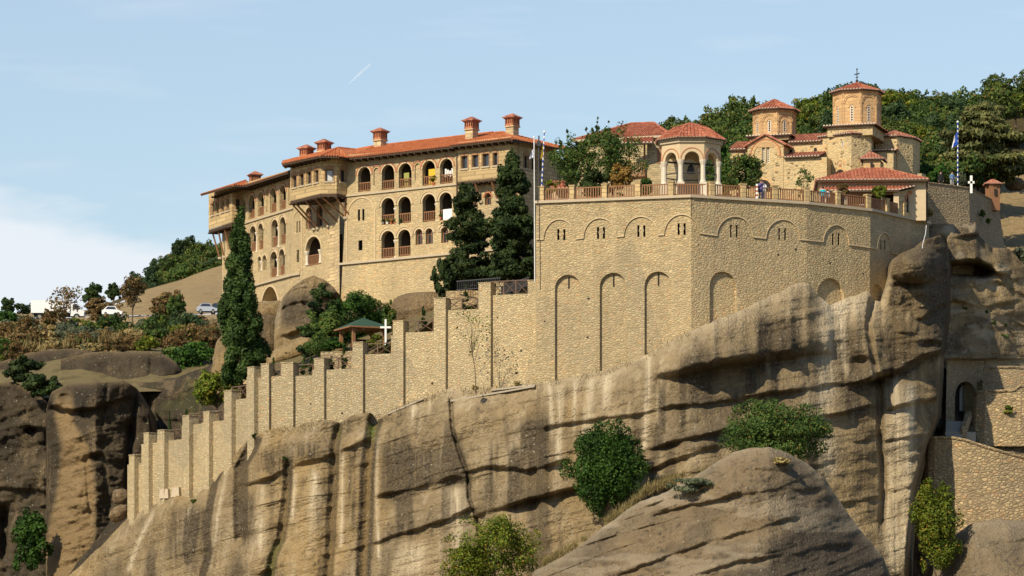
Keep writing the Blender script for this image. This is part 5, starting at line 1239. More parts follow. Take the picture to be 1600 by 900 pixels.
relief('far_left_dome', -300, 160, [(-20, 572), (30, 556), (70, 546), (110, 543), (140, 548), (160, 560)], 660, [(-20, 462), (160, 458)], .5, 2.2, [], lc_stain(.8), 'rockd', 3.0, seed=52, nz=(1.0, .5), back=8)
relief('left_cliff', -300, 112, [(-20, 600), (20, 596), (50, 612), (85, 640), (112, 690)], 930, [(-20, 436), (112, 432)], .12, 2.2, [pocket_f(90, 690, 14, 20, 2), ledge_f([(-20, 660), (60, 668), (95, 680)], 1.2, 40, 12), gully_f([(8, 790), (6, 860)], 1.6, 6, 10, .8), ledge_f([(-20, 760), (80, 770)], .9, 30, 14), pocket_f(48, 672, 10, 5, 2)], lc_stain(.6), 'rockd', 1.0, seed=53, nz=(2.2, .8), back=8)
lcf = [ledge_f([(76, 634), (110, 642), (150, 640), (200, 622)], 2.2, 30, 10), gully_f([(212, 600), (208, 690)], .8, 4, 12, .8), gully_f([(168, 598), (160, 660)], .3, 3, 10, .4), (lambda PX, PY, TP, Y0: -1.6 * np.exp(-((PX - np.interp(PY, [600, 660, 700, 760, 830, 900], [98, 104, 118, 122, 110, 100])) / 26) ** 2) * sst(620, 660, PY)), gully_f([(133, 705), (142, 800)], .25, 4, 9, .5), gully_f([(160, 690), (170, 800)], .2, 4, 12, .5), ledge_f([(84, 800), (120, 795), (160, 800)], .8, 30, 6), pocket_f(150, 715, 10, 8, 1.6), pocket_f(100, 620, 9, 5, 1.0), gully_f([(203, 660), (200, 760)], 1.6, 5, 14, .8)]
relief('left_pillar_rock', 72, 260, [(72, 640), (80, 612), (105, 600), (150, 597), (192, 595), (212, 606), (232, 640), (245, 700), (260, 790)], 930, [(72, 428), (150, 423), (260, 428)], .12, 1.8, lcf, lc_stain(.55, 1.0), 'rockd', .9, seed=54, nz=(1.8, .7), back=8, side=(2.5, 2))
relief('left_scree', 195, 372, [(195, 612), (215, 598), (240, 596), (270, 590), (300, 582), (330, 570), (372, 562)], 800, [(195, 444), (300, 432), (372, 420)], .7, 2.0, [ledge_f([(215, 650), (280, 660)], 1.5, 20, 10), pocket_f(222, 640, 12, 18, 2.5)], lambda PX, PY, TP: (.25 * sst(.2, .5, fbm(PX * .06, 0, PY * .06, 3, 3)), .6 + 0 * PX, 0 * PX, .15 * sst(.05, .4, fbm(PX * .03, 4, PY * .03, 4, 7))), 'rockd', 1.0, seed=55, nz=(1.8, .7), back=6)
relief('dark_slab', 88, 250, [(88, 930), (120, 880), (150, 845), (180, 805), (200, 765), (215, 735), (250, 720)], 930, [(88, 412), (250, 400)], .3, 2.0, [], lambda PX, PY, TP: (0 * PX, .8 + 0 * PX, 0 * PX, 0 * PX), 'rockd', 1.5, seed=56, nz=(.8, .5), back=6)
# loose boulders
def boulder(name, c, rx, ry, rz, label, mat='rock', seed=0, rot=0.0, nzk=.18, kind=None, sub=4, tilt=0.0, dark=.4):
    bm = bmesh.new(); bmesh.ops.create_icosphere(bm, subdivisions=sub, radius=1.0); me = bpy.data.meshes.new(name); bm.to_mesh(me); bm.free()
    v = np.empty(len(me.vertices) * 3); me.vertices.foreach_get('co', v); v = v.reshape(-1, 3)
    k = 1 + nzk * fbm(v[:, 0] * 1.4 + seed, v[:, 1] * 1.4, v[:, 2] * 1.4, 4, seed) + nzk * .5 * fbm(v[:, 0] * 1.0, v[:, 1] + seed, v[:, 2] * 6, 3, seed + 2)
    v = v * k[:, None] * np.array([rx, ry, rz])
    ct, s_ = math.cos(tilt), math.sin(tilt); v = np.stack([v[:, 0] * ct + v[:, 2] * s_, v[:, 1], -v[:, 0] * s_ + v[:, 2] * ct], 1)
    ca, sa = math.cos(rot), math.sin(rot); v = np.stack([v[:, 0] * ca - v[:, 1] * sa, v[:, 0] * sa + v[:, 1] * ca, v[:, 2]], 1)
    me.vertices.foreach_set('co', v.astype(np.float32).ravel()); me.polygons.foreach_set('use_smooth', [True] * len(me.polygons))
    st = np.zeros((len(v), 4), np.float32); st[:, 1] = dark * sst(-.1, .3, fbm(v[:, 0] * .3, v[:, 1] * .3, v[:, 2] * .5 + seed, 3, 3)); st[:, 2] = .25
    me.color_attributes.new('stain', 'FLOAT_COLOR', 'POINT').data.foreach_set('color', st.ravel()); me.materials.append(M[mat]); me.update()
    o = bpy.data.objects.new(name, me); COL.objects.link(o); o.location = c
    return tag(o, label, 'boulder') if label else tag(o, kind='structure')
relief('outcrop', 422, 541, [(422, 560), (426, 520), (432, 490), (442, 466), (458, 448), (474, 437), (490, 431), (505, 436), (520, 448), (532, 464), (541, 500)], 590, [(422, 393), (470, 388), (541, 390)], .15, 1.5,
       [ledge_f([(448, 524), (470, 515), (510, 498)], 2.2, 14, 8, 14), ledge_f([(446, 549), (480, 536), (520, 522)], 2.4, 12, 6, 14), ledge_f([(440, 482), (470, 470), (530, 464)], 1.2, 20, 12, 14), gully_f([(447, 470), (436, 520)], .5, 3, 8, -.6)], lambda PX, PY, TP: (.5 * np.exp(-np.abs(PX - (430 + (500 - PY) * .12)) / 4) * (PY > 470), .95 * sst(436, 450, PX) * sst(450, 470, PY + .2 * (PX - 480)) * (1 - sst(505, 525, PY)) + .3, .5 * sst(500, 520, PY), 0 * PX), 'rock', 1.8, seed=61, nz=(1.8, .7), back=8, side=(2.5, 2), strata=.5)
boulder('boulder', P(412, 497, 398), 2.6, 2.2, 1.5, 'smooth tan boulder under the vaulted arch, behind the tall cypress', seed=3, tilt=-.25)
boulder('boulder', P(418, 545, 394), 2.4, 2.6, 3.2, 'reddish brown boulder between the cypress and the split outcrop', mat='rockd', seed=5, dark=.2)
boulder('boulder', P(466, 550, 383), 3.4, 2.0, 1.2, 'long tilted slab of rock below the split outcrop', seed=7, tilt=-.38)
boulder('boulder', P(352, 572, 396), 1.3, 2.0, 3.6, 'tall tan rock standing left of the cypress', seed=8, tilt=.15)
boulder('boulder', P(618, 498, 382), 4.6, 3, 1.6, 'flat tan boulder behind the fenced wall, right of the wooden gazebo', seed=9, tilt=-.12)
boulder('boulder', P(668, 490, 380), 3.6, 3, 1.9, 'grey rounded boulder behind the small cypress at the wall fence', mat='rockg', seed=14)
boulder('boulder', P(190, 776, 372.5), .85, .9, .75, 'round brown boulder wedged at the foot of the wall, upper of two', seed=11, mat='rockg')
boulder('boulder', P(186, 802, 372), 1.0, .9, .7, 'oval grey boulder lying below the round one at the wall foot', seed=13, mat='rockg', tilt=-.5)
boulder('boulder', P(1586, 288, 392), .95, .9, .65, 'pale grey boulder on the dry grass below the big olive conifer', seed=15, mat='rockg', sub=3, dark=.1)

# ================================================================== TERRAIN BEHIND
def loft(name, rows, mat, step=4, nzk=.4, seed=1, kind='structure', bottom=None):
    x0 = min(r[1][0][0] for r in rows); x1 = max(r[1][-1][0] for r in rows)
    if x0 < 0: x0, x1 = -420, 520
    if x1 > 1600: x1 = 1950
    xs = np.arange(x0, x1 + step, step)
    sub = []
    for k in range(len(rows) - 1):
        for t in np.linspace(0, 1, 5)[:(5 if k == len(rows) - 2 else 4)]:
            Y = rows[k][0] * (1 - t) + rows[k + 1][0] * t
            z = (YH - (ip(rows[k][1], xs))) / F * rows[k][0] * (1 - t) + (YH - ip(rows[k + 1][1], xs)) / F * rows[k + 1][0] * t
            X = (xs - 800) / F * Y; z = z + nzk * fbm(X * .12, Y * .1, 0, 4, seed); sub.append(np.stack([X, np.full(len(xs), Y), z], 1))
    a = np.array(sub); m, n = a.shape[:2]; v = a.reshape(-1, 3)
    f = [(i * n + j, i * n + j + 1, (i + 1) * n + j + 1, (i + 1) * n + j) for i in range(m - 1) for j in range(n - 1)]
    mb = MB(); mb.add([tuple(p) for p in v], f); return tag(mb.build(name, M[mat], smooth=True), kind=kind)
def grassmat(name, a, b, c):
    t = NT(name); v = t.coord((1, 1, 2)); n = t.noise(v, .35, 6, .7); n2 = t.noise(v, 3, 5, .8)
    col = t.ramp(n, [(.3, a), (.5, b), (.7, c)]); t.col(t.mix(.6, col, t.mix(n2, [.5] * 3, [1.5] * 3), 'MULTIPLY')); t.bump(n2, .3); t.b.inputs['Roughness'].default_value = 1.0; return t.m
M['field'] = grassmat('dry_field', (.25, .17, .08), (.36, .26, .13), (.2, .15, .08))
M['scrub'] = grassmat('scrub_ground', (.12, .10, .045), (.22, .17, .08), (.07, .07, .025))
M['wood_floor'] = None
M['wood_floor'] = grassmat('wood_floor', (.05, .05, .02), (.09, .07, .03), (.03, .04, .015))
loft('left_hillside', [(436, [(-30, 640), (100, 625), (360, 600)]), (455, [(-30, 590), (100, 560), (360, 560)]), (490, [(-30, 545), (100, 540), (240, 535), (360, 560)]), (530, [(-30, 512), (100, 512), (200, 512), (360, 500)])], 'scrub', nzk=1.0, seed=2)
road = loft('road', [(530, [(-30, 498), (140, 498), (250, 492), (360, 489)]), (541, [(-30, 497), (140, 497), (250, 491.5), (360, 488.5)])], 'asphalt', nzk=0, seed=2)
loft('bare_hill', [(541, [(-30, 497), (140, 496), (250, 491), (360, 488)]), (552, [(-30, 492), (150, 488), (230, 470), (300, 462), (360, 462)]), (600, [(-30, 492), (150, 486), (200, 470), (232, 452), (290, 435), (330, 420), (360, 412)])], 'field', nzk=.4, seed=4)
loft('wooded_hill', [(600, [(130, 496), (200, 470), (232, 452), (290, 435), (330, 422), (380, 408)]), (640, [(130, 496), (200, 462), (260, 420), (300, 402), (345, 388), (400, 380)])], 'wood_floor', nzk=.5, seed=5)
loft('church_hill', [(385, [(1040, 330), (1120, 300), (1250, 290), (1400, 285), (1480, 300), (1560, 420), (1640, 420)]), (420, [(1040, 262), (1120, 240), (1250, 225), (1400, 215), (1500, 225), (1560, 390), (1640, 380)]), (446, [(1040, 242), (1120, 220), (1250, 205), (1400, 190), (1500, 190), (1560, 262), (1640, 258)]), (470, [(1040, 222), (1100, 200), (1200, 185), (1300, 168), (1400, 162), (1500, 165), (1560, 148), (1640, 140)])], 'wood_floor', nzk=1.0, seed=6)
loft('dry_slope', [(392, [(1535, 450), (1640, 450)]), (410, [(1535, 400), (1640, 400)]), (432, [(1535, 300), (1640, 292)]), (445, [(1535, 262), (1640, 258)])], 'field', nzk=.5, seed=7, step=2)
# garden ground between the stepped wall and the range
gr = []
for px in range(345, 850, 8):
    pass
fwall = [(345, 640), (362, 628), (386, 594), (407, 592), (460, 588), (507, 578), (567, 555), (630, 521), (696, 486), (766, 461), (850, 458)]
loft('garden_ground', [(358.5, [(p[0], p[1] + 7) for p in fwall if p[0] > 400]), (368, [(400, 600), (412, 588), (460, 580), (560, 545), (640, 505), (700, 478), (850, 455)]), (392, [(400, 570), (407, 560), (460, 545), (560, 500), (640, 480), (700, 470), (850, 450)])], 'scrub', nzk=.25, seed=8, step=3)
MB().box((0, 2000, -12), 9000, 9000, 4).build('valley_ground', M['scrub'])
tag(bpy.data.objects['valley_ground'], kind='structure')
# grass strip on the dome top
# ================================================================== WALLS ON THE RIGHT
ow = thing('rear_terrace_wall', P(1510, 350, 364), 'weathered grey-brown masonry wall on rock behind the loggia, with a white cross standing above it', 'wall')
zw = P(1449, 285, 360).z; Wp = [onz(1449, 285.5, zw), onz(1513, 294, zw), onz(1560, 318.5, zw)]
for i in range(2):
    fc = Fac(Wp[i], Wp[i + 1]); mb = MB(); L_ = fc.L
    b0 = (fc.pt(-.2 if i == 0 else 0, 44, -.5), fc.pt(L_ + .6 * i, 42, -.7 - .5 * i), fc.pt(L_ + .6 * i, 42, 1), fc.pt(0, 44, 1)); t0_ = (fc.pt(0, zw, 0), fc.pt(L_, zw, 0), fc.pt(L_, zw, .8), fc.pt(0, zw, .8))
    mb.hexa(b0, t0_); mb.build('wall_face', M['old'], ow); MB().fbox(fc, 0, L_, zw, zw + .1, -.08, .85).build('coping', M['old'], ow)
def wallpoly(name, px, Y0, Y1, label, mat='old', top=True, holes=(), inside=None):
    """battered stone wall whose top follows px points"""
    xs = [p[0] for p in px]; fc = Fac(V2(P(xs[0], 0, Y0)), V2(P(xs[-1], 0, Y1)))
    return fc
sa = Fac(V2(P(1477, 0, 357.0)), V2(P(1606, 0, 363.6)))
st = thing('stairway_wall', sa.pt(3, 30, 0), 'tall shaded masonry wall with a round-arched gateway at its foot', 'wall')
loop = arch_pts(sa.uz(1492, 620)[0], sa.uz(1526, 620)[0], sa.uz(1509, 662)[1], sa.uz(1509, 596)[1])
mb = MB(); sheet(mb, sa, [sa.uz(*p) for p in ((1477, 700), (1606, 700), (1606, 512), (1488, 443), (1480, 541))], [loop]); reveal(mb, sa, loop, 0, 1.2)
mb.build('wall_face', M['old'], st); tr = MB(); ring(tr, sa, loop[0][0], loop[1][0], loop[0][1], sa.uz(1509, 596)[1], 0, .22, .04, legs=False); tr.build('gate_arch', M['old'], st)
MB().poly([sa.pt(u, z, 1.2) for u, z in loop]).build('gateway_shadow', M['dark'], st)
u0, z0 = sa.uz(1498, 635, 1.0); u1, z1_ = sa.uz(1515, 602, 1.0); d_ = MB(); d_.poly([sa.pt(u, z, .9) for u, z in arch_pts(u0, u1, z0 - .4, z1_, 10)]); d_.build('door', M['zinc'], st)
mb = MB(); pp = [sa.at(1488, 443, -.1), sa.at(1540, 473, -.1), sa.at(1606, 512, -.1)]; mb.tube(pp, .14, 5); mb.build('coping', M['old'], st)
MB().tube([sa.at(1538, 490, -.01), sa.at(1540, 600, -.01)], .06, 4).build('crack_drain', M['old'], st)
def curved_wall(name, label, pts, zb_, mat, thick=.6):
    """pts: (px,py,Y) of the top edge"""
    P3 = [P(*p) for p in pts]; th = thing(name, P3[len(P3) // 2], label, 'wall'); n = len(P3); fr = MB()
    vs = []; 
    for i, p in enumerate(P3):
        a = P3[max(0, i - 1)]; b = P3[min(n - 1, i + 1)]; e = V2(b - a).normalized(); nn = Vector((e.y, -e.x)) * .35
        vs += [p, (p.x + nn.x, p.y + nn.y, zb_), (p.x - nn.x * 1.6, p.y - nn.y * 1.6, p.z)]
    fr.add(vs, [(3 * i, 3 * i + 1, 3 * i + 4, 3 * i + 3) for i in range(n - 1)] + [(3 * i, 3 * i + 3, 3 * i + 5, 3 * i + 2) for i in range(n - 1)])
    fr.build('wall_face', M[mat], th, smooth=False)
    MB().tube([p + Vector((0, -.05, 0)) for p in P3], .11, 5).build('coping', M[mat], th); return th
curved_wall('ramp_wall', 'upper short curved masonry wall right of the arched gateway', [(1536, 575, 357.6), (1552, 574, 357.2), (1580, 573.5, 357), (1606, 575, 357)], 30.5, 'old')
curved_wall('ramp_wall', 'rounded bright masonry wall bulging out below the upper curved one', [(1521, 640, 357.5), (1522, 618, 356.8), (1527, 613, 356), (1540, 610.5, 355.4), (1560, 611, 355.2), (1585, 610, 355.2), (1594, 603, 355.2), (1606, 602, 355.3)], 28, 'low')
curved_wall('lower_retaining_wall', 'long pale rubble wall curving down to the right above the bottom right boulder', [(1446, 700, 352.5), (1451, 686, 351.5), (1460, 683.5, 351), (1489, 684, 350.3), (1510, 688, 350), (1527, 694, 350), (1560, 704, 350), (1606, 717, 350.4)], 14, 'low')
sp = thing('stone_steps', P(1491, 684, 354), 'flight of grey stone steps rising to the arched gateway', 'steps')
mb = MB()
for k in range(9):
    z = P(1491, 682, 354).z + k * .17; y = 353.6 + k * .34; x0, x1 = (1478 - 800) / F * y, (1504 - 800) / F * y
    mb.hexa([(x0, y, z - .3), (x1, y, z - .3), (x1, y + 3, z - .3), (x0, y + 3, z - .3)], [(x0, y, z + .15), (x1, y, z + .15), (x1, y + 3, z + .15), (x0, y + 3, z + .15)])
mb.build('tread', M['zinc'], sp)
mb = MB(); a, b = P(1505, 668, 353.8), P(1515, 638, 357); mb.tube([a + Vector((0, 0, -.4)), b + Vector((0, 0, -.4))], .32, 4); mb.build('parapet', M['low'], sp); MB().box(P(1506, 684, 353.8), .4, .4, 1.0).build('parapet_post', M['low'], sp)
MB().box(P(1491, 697, 359), 2.6, 10, .8).build('landing', M['concrete']); tag(bpy.data.objects['landing'], kind='structure')
MB().box((P(1560, 690, 364).x, 364, P(1560, 604, 364).z - 4), 7, 9, 4).build('ramp_ground', M['scrub']); tag(bpy.data.objects['ramp_ground'], kind='structure')
# ================================================================== PLANTS
M['g_dry2'] = leafmat('dull_dry_grass', (.13, .11, .04), (.24, .19, .08), (.36, .28, .12))
M['g_con2'] = leafmat('dark_oak_leaf', (.018, .035, .014), (.04, .07, .025), (.08, .12, .04), trans=.2)
def leaves_mesh(name, pts, nrm, size, mat, seed, clump, accent=None, droop=0.0, elong=1.0):
    rg = np.random.default_rng(seed); n = len(pts)
    d = nrm + rg.normal(0, .55, (n, 3)); d /= np.linalg.norm(d, axis=1)[:, None] + 1e-9
    a = np.cross(d, rg.normal(0, 1, (n, 3))); a /= np.linalg.norm(a, axis=1)[:, None] + 1e-9
    if droop: a = a * (1 - droop) + np.array([0, 0, -1.0]) * droop; a /= np.linalg.norm(a, axis=1)[:, None] + 1e-9
    b = np.cross(d, a); b /= np.linalg.norm(b, axis=1)[:, None] + 1e-9
    s = (size * rg.uniform(.55, 1.3, n))[:, None]
    q = np.stack([pts - a * s * elong, pts + b * s * .62 + a * s * .1, pts + a * s * elong + d * s * .25, pts - b * s * .62 + a * s * .1], 1).reshape(-1, 3)
    me = bpy.data.meshes.new(name); me.vertices.add(4 * n); me.vertices.foreach_set('co', q.astype(np.float32).ravel())
    idx = np.arange(4 * n, dtype=np.int32); me.loops.add(4 * n); me.loops.foreach_set('vertex_index', idx)
    me.polygons.add(n); me.polygons.foreach_set('loop_start', np.arange(0, 4 * n, 4, dtype=np.int32)); me.polygons.foreach_set('loop_total', np.full(n, 4, np.int32)); me.update(calc_edges=True)
    c = np.zeros((n, 4, 4), np.float32); c[..., 0] = rg.random(n)[:, None]; c[..., 1] = clump[:, None]; c[..., 2] = (rg.random(n) if accent is None else accent)[:, None]; c[..., 3] = 1
    me.color_attributes.new('leaf', 'FLOAT_COLOR', 'POINT').data.foreach_set('color', c.ravel()); me.materials.append(M[mat])
    return me
def lobes_crown(w, h, nl, seed, shape='round', zoff=0.0, flat=.75):
    rg = np.random.default_rng(seed); L = []
    for i in range(nl):
        if shape == 'round':
            th = rg.uniform(0, 2 * np.pi); zz = rg.uniform(-.85, .95); r = math.sqrt(max(0, 1 - zz * zz)) * rg.uniform(.35, .85)
            if i % 3 == 2:
                r = math.sqrt(max(0, 1 - zz * zz)) * rg.uniform(.85, 1.12); q = rg.uniform(.05, .11); L.append((r * w / 2 * math.cos(th), r * w / 2 * math.sin(th), h / 2 + zz * h * .5, q * w, q * h * 1.2))
            else: L.append((r * w / 2 * math.cos(th), r * w / 2 * math.sin(th), h / 2 + zz * h * .36, rg.uniform(.12, .26) * w, rg.uniform(.1, .22) * h * flat))
        elif shape == 'column':
            t = rg.random(); prof = (1 - t) ** .62 * (.62 + .38 * min(1, t * 5)) * rg.uniform(.85, 1.12); r = w / 2 * prof * rg.uniform(.3, 1.3); th = rg.uniform(0, 2 * np.pi)
            L.append((r * math.cos(th), r * math.sin(th), t * h, w * .13 * (.35 + prof), h * rg.uniform(.035, .075)))
        elif shape == 'cone':
            t = rg.random() ** 1.15; prof = (1 - t) ** .5 * (.9 + .25 * math.sin(t * 17 + seed)); r = w / 2 * prof * rg.uniform(.15, 1.12) ** .8; th = rg.uniform(0, 2 * np.pi)
            L.append((r * math.cos(th), r * math.sin(th), h * (.04 + .94 * t), w * rg.uniform(.08, .15) * (.4 + prof), h * rg.uniform(.025, .05)))
        elif shape == 'spread':
            th = rg.uniform(0, 2 * np.pi); r = w / 2 * math.sqrt(rg.random()) * .85; L.append((r * math.cos(th), r * math.sin(th), h * rg.uniform(.3, .95) * (1 - .4 * (2 * r / w) ** 2), rg.uniform(.12, .2) * w, rg.uniform(.1, .2) * h))
    return L
def crown_points(L, n, seed, shell=.5):
    rg = np.random.default_rng(seed); L = np.array(L); vol = L[:, 3] ** 1.3 * L[:, 4] ** .7; k = rg.choice(len(L), n, p=vol / vol.sum())
    d = rg.normal(0, 1, (n, 3)); d /= np.linalg.norm(d, axis=1)[:, None]
    r = rg.random(n) ** (1 / 3) * (1 - shell) + shell * rg.uniform(.75, 1.08, n)
    sc = np.stack([L[k, 3], L[k, 3], L[k, 4]], 1)
    cl = rg.random(len(L))[k]
    return L[k, :3] + d * r[:, None] * sc, d + np.array([0, 0, .25]), cl
_cache = {}
def plant(name, label, cat, base, w, h, shape='round', mat='g_mid', n=2500, leaf=.22, seed=1, nl=26, trunk=.18, group=None, flat=.85, stem_h=None, shell=.5, elong=1.0, droop=0.0, gap=None, yflat=1.0, lean=0.0):
    """a plant: tapered trunk with limbs and a crown of leaf-sized faces in clumps"""
    sh = stem_h if stem_h is not None else (.28 * h if shape in ('round', 'spread') else .05 * h)
    L = lobes_crown(w, h - sh, nl, seed, shape, flat=flat); L = [(a, b * yflat, c + sh, r, rz) for a, b, c, r, rz in L]
    pts, nr, cl = crown_points(L, n, seed + 1, shell)
    if gap:
        g = fbm(pts[:, 0] * gap, pts[:, 1] * gap, pts[:, 2] * gap, 2, seed); k = g > -.12; pts, nr, cl = pts[k], nr[k], cl[k]
    if lean: pts[:, 0] += lean * pts[:, 2]
    me = leaves_mesh('crown', pts, nr, leaf, mat, seed + 2, cl, elong=elong, droop=droop)
    t = thing(name, base, label, cat, group)
    c = bpy.data.objects.new('crown', me); COL.objects.link(c); c.parent = t
    if trunk:
        mb = MB(); rg = random.Random(seed); top = sh + (h - sh) * (.55 if shape in ('round', 'spread') else .93); sx, sy = rg.uniform(-.04, .04) * h, rg.uniform(-.04, .04) * h
        ps = [(lean * 0, 0, -.3), (sx * .4, sy * .4, sh * .6), (sx + lean * sh, sy, sh + (top - sh) * .3), (sx * .5 + lean * top, sy * .6, top)]; mb.tube(ps, 0, 6, rads=[trunk, trunk * .8, trunk * .6, trunk * .15])
        for a in sorted(L, key=lambda q: -q[3])[:(9 if shape in ('round', 'spread') else 6)]:
            s0 = Vector(ps[1]).lerp(Vector(ps[2]), rg.random()); e0 = Vector(a[:3]) + Vector((lean * a[2], 0, 0)); mb.tube([s0, s0.lerp(e0, .5) + Vector((0, 0, .05 * h)), e0], 0, 4, rads=[trunk * .45, trunk * .28, trunk * .08])
        o = mb.build('trunk', M['bark']); o.parent = t
    return t
def PB(px, py, Y): return P(px, py, Y)
def hgt(t, b, Y): return (b - t) / F * Y
def wid(l, r, Y): return (r - l) / F * Y
def pl(name, label, cat, l, r, t, b, Y, **k): return plant(name, label, cat, P((l + r) / 2, b, Y), wid(l, r, Y), hgt(t, b, Y), **k)
# the tall cypress
rg0 = np.random.default_rng(5)
def cypress(l, r, t, b, Y, label, n, leaf, seed, mat='g_cyp', cat='cypress', name='cypress_tree', nl=60):
    return pl(name, label, cat, l, r, t, b, Y, shape='column', mat=mat, n=n, leaf=leaf, seed=seed, nl=nl, trunk=.2, shell=.6, elong=1.5, droop=.0, stem_h=.2)
cypress(343, 411, 333, 596, 366, 'very tall dark cypress standing in front of the left end of the monastery', 30000, .13, 7, nl=150)
def conifer(l, r, t, b, Y, label, n, leaf, seed, mat='g_con', nl=110, elong=1.6, droop=.35, lean=0.0):
    return pl('conifer_tree', label, 'conifer', l, r, t, b, Y, shape='cone', mat=mat, n=n, leaf=leaf, seed=seed, nl=nl, trunk=.22, shell=.35, elong=elong, droop=droop, lean=lean)
conifer(684, 776, 286, 470, 375, 'dark conifer with spiky branches, left of the two at the bastion corner', 22000, .13, 11, nl=140)
conifer(756, 842, 236, 452, 367, 'taller dense dark conifer growing against the bastion corner', 32000, .13, 13, nl=170)
pl('shrub', 'dark hanging evergreen shrub at the foot of the left conifer', 'shrub', 679, 712, 400, 482, 372, mat='g_con', n=2600, leaf=.18, seed=15, nl=20, trunk=.08, shape='round', stem_h=.1)
plant('conifer_tree', 'large olive-green conifer with layered branches at the far right', 'conifer', P(1538, 296, 386), wid(1466, 1622, 386), hgt(160, 296, 386), shape='cone', mat='g_oli', n=26000, leaf=.19, seed=17, nl=190, trunk=.35, shell=.35, elong=1.5, droop=.2)
# bushes on the cliff
pl('ivy_bush', 'big dense dark green ivy bush clinging to the middle of the cliff face', 'bush', 890, 1003, 662, 806, 334, mat='g_ivy', n=30000, leaf=.115, seed=19, nl=70, trunk=.15, stem_h=.0, flat=1.1, shell=.7, yflat=.5)
pl('bush', 'broad green bush growing on top of the grey dome', 'bush', 1130, 1292, 628, 735, 327, mat='g_mid', n=26000, leaf=.105, seed=23, nl=80, trunk=.1, stem_h=.1, shell=.5, yflat=.6)
pl('bush', 'light yellow-green loose bush at the bottom edge below the ivy', 'bush', 694, 848, 804, 925, 330, mat='g_yel', n=30000, leaf=.1, seed=29, nl=90, trunk=.08, stem_h=.1, shell=.35, yflat=.7, gap=.45)
pl('bush', 'olive-yellow bush hanging in the cleft at the lower right', 'bush', 1426, 1500, 752, 895, 341, mat='g_yel', n=13000, leaf=.11, seed=31, nl=50, trunk=.1, stem_h=.0, flat=1.1, shell=.5, yflat=.6)
pl('bush', 'bright green ivy hanging on the dark cliff at the bottom left', 'bush', 18, 78, 795, 900, 421, mat='g_ivy', n=4500, leaf=.2, seed=37, nl=34, trunk=0, stem_h=.0, shell=.5, yflat=.5)
pl('bush', 'dark rounded bush on the dark rock at the far left, upper one', 'bush', 8, 68, 558, 602, 434, mat='g_con', n=3500, leaf=.2, seed=41, nl=24, trunk=.08, stem_h=.0)
pl('bush', 'dark low bush beside the upper one on the left rock', 'bush', 38, 98, 586, 622, 430, mat='g_con', n=3000, leaf=.2, seed=43, nl=24, trunk=.08, stem_h=.0)
pl('shrub', 'yellow-green shrub left of the cypress at the wall', 'shrub', 303, 376, 576, 640, 372, mat='g_yel', n=5200, leaf=.15, seed=47, nl=34, trunk=.08, stem_h=.1)
# garden shrubs
pl('shrub', 'dark pointed evergreen leaning against the split outcrop', 'shrub', 462, 540, 432, 560, 376, mat='g_con', n=11000, leaf=.12, seed=53, nl=50, trunk=.12, shape='cone', stem_h=.1)
pl('shrub', 'broad fresh green shrub behind the wooden gazebo', 'shrub', 515, 612, 455, 545, 378, mat='g_ivy', n=14000, leaf=.12, seed=59, nl=50, trunk=.1, stem_h=.3)
pl('shrub', 'olive green rounded shrub left of the wooden gazebo', 'shrub', 475, 545, 484, 562, 368, mat='g_mid', n=11000, leaf=.11, seed=61, nl=40, trunk=.1, stem_h=.1)
pl('shrub', 'small leafy shrub right of the wooden gazebo under the boulder', 'shrub', 596, 622, 470, 530, 370, mat='g_mid', n=1800, leaf=.15, seed=67, nl=18, trunk=.06, stem_h=.1)
pl('shrub', 'low bright green hedge in front of the gazebo on the stone bed', 'hedge', 504, 540, 530, 548, 360, mat='g_ivy', n=1600, leaf=.12, seed=71, nl=18, trunk=.04, stem_h=.0, flat=1.2)
pl('shrub', 'light green shrub between the gazebo and the white cross', 'shrub', 572, 600, 522, 542, 358, mat='g_yel', n=1200, leaf=.12, seed=73, nl=14, trunk=.04, stem_h=.0)
fw2 = [(532, 543, 543, 577, 'widest clipped cypress behind the fifth wall gap'), (513, 523, 556, 579, 'small clipped cypress beside the widest one in the fifth gap'), (470, 480, 557, 587, 'clipped cypress behind the sixth wall gap, left one'), (481, 491, 556, 587, 'clipped cypress behind the sixth wall gap, right one'),
       (656, 668, 480, 518, 'pointed clipped cypress behind the third wall gap'), (721, 734, 455, 486, 'pointed clipped cypress behind the second wall gap'), (600, 609, 535, 553, 'squat clipped cypress under the white cross'), (423, 431, 560, 588, 'clipped cypress behind the short seventh gap'), (262, 268, 646, 690, 'thin cypress sapling behind the tenth gap of the lower wall'), (288, 294, 640, 668, 'tiny cypress sapling above the lower wall')]
for k, (l, r, t, b, lab) in enumerate(fw2): pl('clipped_cypress', lab, 'small cypress', l, r, t, b, (S1 if l > 407 else S2).at((l + r) / 2, b, 1.4).y, shape='column', mat='g_cyp', n=900, leaf=.09, seed=80 + k, nl=30, trunk=.04, shell=.6)
# pale sapling in front of the wall
pl('sapling', 'thin pale leafless sapling with yellow tips in front of the stepped wall', 'sapling', 716, 772, 470, 612, 344.5, mat='g_yel', n=240, leaf=.1, seed=91, nl=16, trunk=.05, stem_h=3.0, shell=.9, lean=-.05)
